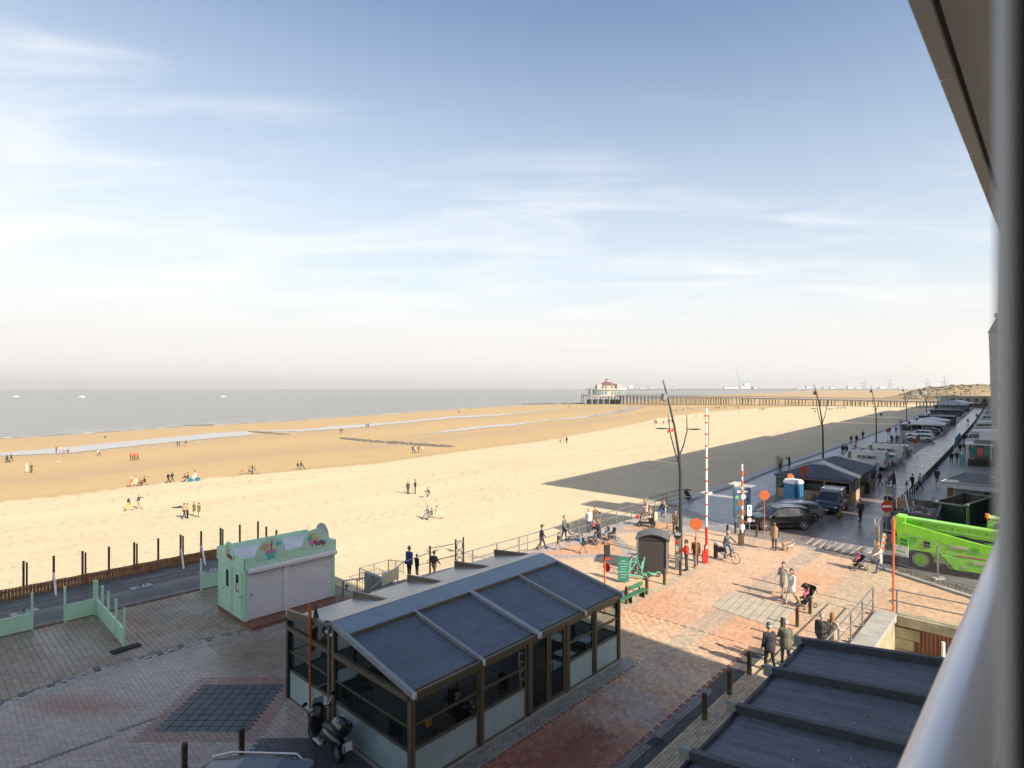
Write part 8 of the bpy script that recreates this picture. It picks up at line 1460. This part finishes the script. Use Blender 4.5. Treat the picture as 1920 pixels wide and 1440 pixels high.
tiny = [(1268, 772), (1281, 771), (1290, 767), (1296, 767), (1342, 767), (1345, 767), (1349, 767), (1358, 766.5), (1361, 766.5), (1378, 766), (1382, 766), (1385, 765.5), (1425, 769), (1430, 770), (1432, 769), (1468, 758), (1488, 757.5), (1516, 759), (1519, 758.5), (1570, 766.5), (1572.5, 766.5), (1577, 767.5), (1581, 767), (1585, 768), (1599, 758), (1603, 757), (1528, 775), (1551, 765), (1653, 781.5), (1650.5, 781.5), (1636, 757), (1669, 757.5)]
tiny.sort(); tw_ = ['black', 'navy', 'grey', 'white', 'red', 'brown']
o1 = 'first second third fourth fifth sixth seventh eighth ninth tenth eleventh twelfth thirteenth fourteenth fifteenth sixteenth seventeenth eighteenth nineteenth twentieth'.split(); o1 += ['twenty-'+x for x in o1[:9]]+['thirtieth']+['thirty-'+x for x in o1[:9]]
for px, py, f, k, c, l, kw, sc_2 in BP: person(px, py, f, k, c, l, 'S', sc_2, **kw)
for i, (px, py) in enumerate(tiny):
    c = i*7 % 6; person(px, py, 40+i*37, ['s_st', 's_walk', 's_coat'][i % 3], ((BK, NV_, GY, WH, RD, BRN)[c], BK, BR_), 'tiny figure in %s before the pier, %s of them from the left' % (tw_[c], o1[i]), 'S', 1.0, group='tiny figures on the sand before the pier', **(S1, W1, dict(S1, coat=.45))[i % 3])
# beach shelters, marker poles
def bshell(px, py, c, l, rz): 
    r = root('beach_shelter', l, 'beach tent', GS(px, py), rz, 'small blue beach shelters'); r.scale = (.6,)*3; mb = MB(); n = 8
    for i in range(n):
        a0, a1 = PI*i/n, PI*(i+1)/n; mb.poly([(math.cos(a0)*.75, 0, math.sin(a0)*.95), (math.cos(a1)*.75, 0, math.sin(a1)*.95), (0, .85, .02)])
    part('shell', mb, mat('shelter_blue', c, .6), r); part('groundsheet', MB().box(0, .1, .02, 1.4, 1.4, .03), M_GREY, r)
bshell(357, 903, (.04, .28, .42), 'small blue beach shelter, left one', .8); bshell(370.5, 901.5, (.04, .28, .42), 'small blue beach shelter, right one', .8)
thing('marker_pole', MB().cyl((0, 0, 0), (0, 0, 2.8), .05, n=6), M_ORANGE, 'thin orange marker pole on the open sand', 'pole', GS(1056, 832)); thing('marker_pole', MB().cyl((0, 0, 0), (0, 0, 3.4), .06, n=6), M_ORANGE, 'thin marker pole farther out on the sand near the pier', 'pole', GS(1386, 778))
for i, (px, py) in enumerate(((1251, 820), (1258, 818))): q = root('red_flag', ['left red warning flag on the sand behind the lamp mast', 'right red warning flag on the sand behind the lamp mast'][i], 'flag', GS(px, py)); part('pole', MB().cyl((0, 0, 0), (0, 0, 2.3), .03, n=5), M_WHITE, q); part('cloth', MB().prism([(0, 0, 1.2), (.7, 0, 1.3), (.7, 0, 2.2), (0, 0, 2.25)], (0, .03, 0)), M_RED, q)
for (px, py, l) in ((288, 957, 'small heap of clothes left on the dry sand'), (332, 952, 'thin dark strap lying on the dry sand'), (108, 866, 'pale towel lying on the wet sand'), (799, 933, 'white cloth spread beside the crouching person')): thing('beach_item', MB().ell((0, 0, .04), .7, .25, .08, 8, 4).ell((.3, .1, .1), .25, .2, .12, 8, 4), M_CONCL if 'strap' not in l else M_BLACK, l, 'beach item', GS(px, py))
# ================================================================ BICYCLES, STROLLERS, MOBILITY SCOOTER, DOG
def bicycle(loc, rz, label, c=(.02, .02, .022), bags=True, group='bicycles'):
    m_ = cm(c); r = root('bicycle', label, 'bicycle', loc, rz, group)
    for x in (-.52, .55):
        wh = part('wheel', MB().ring((x, 0, .35), .33, .018, 'y', 28, 5), M_TYRE, r, True); mb = MB()
        for k in range(10): a = k*PI/5; mb.cyl((x, 0, .35), (x+math.cos(a)*.32, 0, .35+math.sin(a)*.32), .003, n=3)
        part('spoke', mb, M_STEEL, wh, kind='stuff')
    part('frame', MB().tube([(-.52, 0, .35), (-.05, 0, .30), (.38, 0, .82)], .018).tube([(-.05, 0, .30), (-.18, 0, .88)], .016).tube([(-.52, 0, .35), (-.15, 0, .75), (.36, 0, .74)], .014).tube([(.55, 0, .35), (.40, 0, .70), (.34, 0, 1.02)], .018), m_, r, True)
    part('saddle', MB().box(-.20, 0, .94, .26, .15, .06), M_PLAST, r, bev=.02); part('seat_post', MB().cyl((-.18, 0, .85), (-.2, 0, .93), .014), M_STEEL, r)
    part('handlebar', MB().tube([(.18, -.28, 1.06), (.32, -.15, 1.08), (.33, .15, 1.08), (.18, .28, 1.06)], .013), M_PLAST, r); part('pedal_crank', MB().beam((-.05, .06, .15), (-.05, .06, .45), .02, .02).box(-.05, .1, .14, .1, .08, .02).beam((-.05, -.06, .3), (.1, -.06, .36), .02, .02), M_STEEL, r)
    part('rack', MB().box(-.55, 0, .76, .4, .14, .02).beam((-.55, .07, .76), (-.52, .05, .36), .012, .012).beam((-.55, -.07, .76), (-.52, -.05, .36), .012, .012), M_STEEL, r)
    if bags:
        for s in (-1, 1): part('pannier', MB().box(-.58, s*.14, .60, .36, .12, .30), M_PLAST, r, bev=.03)
    return r
bk1 = bicycle(G(1259, 1007), R(195), 'bicycle with black panniers held beside the lamp post', group='bicycles on the lookout'); bk2 = bicycle(G(1365, 1053), R(-62), 'bicycle with black panniers ridden past the capped post', group='bicycles on the lookout')
o = person(0, 0, -62, 'rider', ((.10, .11, .13), JN, GH), 'cyclist in a grey jacket riding past the capped post', loc=bk2.location+Vector((math.cos(R(-62))*-.2, math.sin(R(-62))*-.2, .16)), L=(.9, 1.0), Rr=(.25, .5), aL=(.9, .15, .3), aR=(.9, .15, .3), lean=.35)
for i, (px, py, l) in enumerate(((1524, 946, 'bicycle leaning on the tent front, left one'), (1532, 945, 'bicycle with a basket leaning on the tent front'), (1583, 857, 'bicycle beside the two people behind the tent roof'), (1592, 856, 'second bicycle beside the two people behind the tent roof'), (1694, 832, 'parked bicycle by the far walkway, left one'), (1699, 831, 'parked bicycle by the far walkway, right one'))): bicycle(G(px, py), R(40+i*50), l, bags=False, group='bicycles parked farther off')
bicycle(G(1185, 1078), R(20), 'mint rental bicycle standing behind the green board', (.16, .50, .36), False, 'mint rental e-scooters by the cabin')
def stroller(loc, rz, label, c=BK, child=None, hood=True):
    r = root('stroller', label, 'stroller', loc, rz, 'strollers and prams'); m_ = cm(c)
    for x, y, rr_ in ((-.35, -.25, .13), (-.35, .25, .13), (.35, -.2, .09), (.35, .2, .09)): part('wheel', MB().ring((x, y, rr_), rr_-.02, .02, 'y', 14, 5), M_TYRE, r, True)
    part('frame', MB().tube([(-.62, -.22, 1.05), (-.3, -.23, .7), (.35, -.2, .12)], .014).tube([(-.62, .22, 1.05), (-.3, .23, .7), (.35, .2, .12)], .014).tube([(-.62, -.22, 1.05), (-.62, .22, 1.05)], .016).tube([(-.35, -.23, .14), (.1, -.22, .5)], .012).tube([(-.35, .23, .14), (.1, .22, .5)], .012), M_STEEL, r, True)
    part('seat', MB().prism([(-.35, -.18, .85), (-.28, -.18, .45), (.2, -.18, .42), (.22, -.18, .48), (-.18, -.18, .52), (-.25, -.18, .88)], (0, .36, 0)), m_, r); part('basket', MB().box(-.05, 0, .25, .5, .32, .14), m_, r, bev=.03)
    if hood:
        mb = MB(); n = 7
        for i in range(n):
            a0, a1 = PI*.95*i/n+.5, PI*.95*(i+1)/n+.5; P_ = lambda a, y: (-.18+math.cos(a)*.34, y, .80+math.sin(a)*.30)
            mb.poly([P_(a0, -.2), P_(a1, -.2), P_(a1, .2), P_(a0, .2)])
        part('hood', mb, m_, r)
    if child:
        ch = part('seated_child', person_mesh('s_sit', **SIT), None, r); ch.scale = (.48,)*3; ch.location = (-.1, 0, .42)
        for i, m2 in enumerate((M_SKN, cm(child), cm(child), cm(child), cm(BRN), cm(child))): ch.material_slots[i].link = 'OBJECT'; ch.material_slots[i].material = m2
    return r
stroller(G(1511, 1139), R(205), 'black stroller with a child in pink by the ribbed crossing', child=PK); stroller(G(1608, 1068), R(190), 'black pram with a child in pink pushed along the site fence', child=PK, hood=False); stroller(G(1292, 939), R(40), 'black folded-hood stroller alone at the end of the ramp railing'); stroller(G(1108, 1021), R(170), 'dark stroller between the child in grey and the navy coat'); stroller(G(1075, 1014), R(10), 'grey stroller with dark hood at the sea railing', GY); stroller(G(1145, 1013), R(190), 'low black cart behind the orange sign post', hood=False); stroller(G(1664, 911), R(190), 'pram pushed by the woman in the long brown coat', GY); stroller(GS(16, 867), R(20), 'dark stroller with the pair at the left edge of the beach')
mo = root('mobility_scooter', 'mobility scooter with a hi-vis rear bag by the ramp railing', 'mobility scooter', G(1212, 987), R(160))
for x in (-.5, .5):
    for y in (-.25, .25): wh = part('wheel', MB().cyl((x, y-.06, .17), (x, y+.06, .17), .17, n=14), M_TYRE, mo, True); part('hub', MB().cyl((x, y-.065, .17), (x, y+.065, .17), .07), M_STEEL, wh)
part('chassis', MB().box(0, 0, .28, 1.1, .42, .1).box(-.4, 0, .42, .45, .45, .25), M_DARKM, mo, bev=.03); part('seat', MB().box(-.32, 0, .62, .45, .45, .12).box(-.55, 0, .9, .1, .42, .5), M_PLAST, mo, bev=.03); part('tiller', MB().tube([(.5, 0, .3), (.42, 0, .75), (.3, 0, 1.0)], .04).tube([(.28, -.25, 1.0), (.3, .25, 1.0)], .02), M_PLAST, mo, True); part('basket', MB().box(.68, 0, .68, .25, .34, .22), M_RED, mo, bev=.02)
thing('hi_vis_bag', MB().box(0, 0, 0, .18, .42, .55).box(-.1, 0, .05, .02, .40, .05).box(-.1, 0, -.12, .02, .4, .05), cm((.7, .66, .38)), 'pale yellow bag hung on the back of the mobility scooter', 'bag', mo.location+Vector((.66, -.24, .82)), R(160))
person(0, 0, 160, 'moseat', (TN, CR, BL_), 'person in beige riding the mobility scooter', loc=mo.location+Vector((.28, -.1, .22)), L=(1.4, 1.2), Rr=(1.4, 1.2), aL=(.7, .1, .6), aR=(.7, .1, .6))
def dog(loc, rz, label, c, s=1.0):
    mb = MB(); capsule(mb, (-.22, 0, .42), (.2, 0, .45), .105, .125); capsule(mb, (.22, 0, .48), (.36, 0, .62), .07, .06); capsule(mb, (.37, 0, .64), (.44, 0, .63), .07, .055); capsule(mb, (.46, 0, .61), (.54, 0, .59), .035, .025); capsule(mb, (-.28, 0, .5), (-.42, 0, .66), .025, .015)
    for y in (-.07, .07): capsule(mb, (.2, y, .4), (.2, y*.9, .22), .045, .03); capsule(mb, (.2, y*.9, .22), (.22, y*.9, .03), .028, .022); capsule(mb, (-.22, y, .4), (-.16, y, .26), .065, .04); capsule(mb, (-.16, y, .26), (-.26, y, .16), .035, .025); capsule(mb, (-.26, y, .16), (-.23, y, .03), .024, .022); capsule(mb, (.38, y*.7, .70), (.36, y*.9, .66), .022, .02)
    me = mb.mesh('dog', cm(c)); o = bpy.data.objects.new('dog', me); COL.objects.link(o); md = o.modifiers.new('r', 'REMESH'); md.mode = 'VOXEL'; md.voxel_size = .018; md.use_smooth_shade = True; o.location = loc; o.rotation_euler = (0, 0, rz); o.scale = (s,)*3; return tag(o, label, 'dog')
dog(G(1474, 1031), R(10), 'brown and white dog on the plaza beside the fur-like backpack', (.30, .22, .15)); dog(G(1481, 1034), R(20), 'second smaller dog with the tan backpack walker', (.4, .34, .27), .8)
dog(GS(197, 822), R(10), 'small dark dog on the sand beyond the pool', BK, 1.2)
thing('tumbled_shrub', MB().lathe([(0, 0), (.2, .1), (.26, .3), (.14, .48), (0, .52)], n=10), mat('dry_brown_shrub', (.20, .12, .05), .95, 0, .5, 14, 1, 40), 'small brown dry bush on the parking edge by the navy van', 'plant', G(1573, 973), smooth=True)
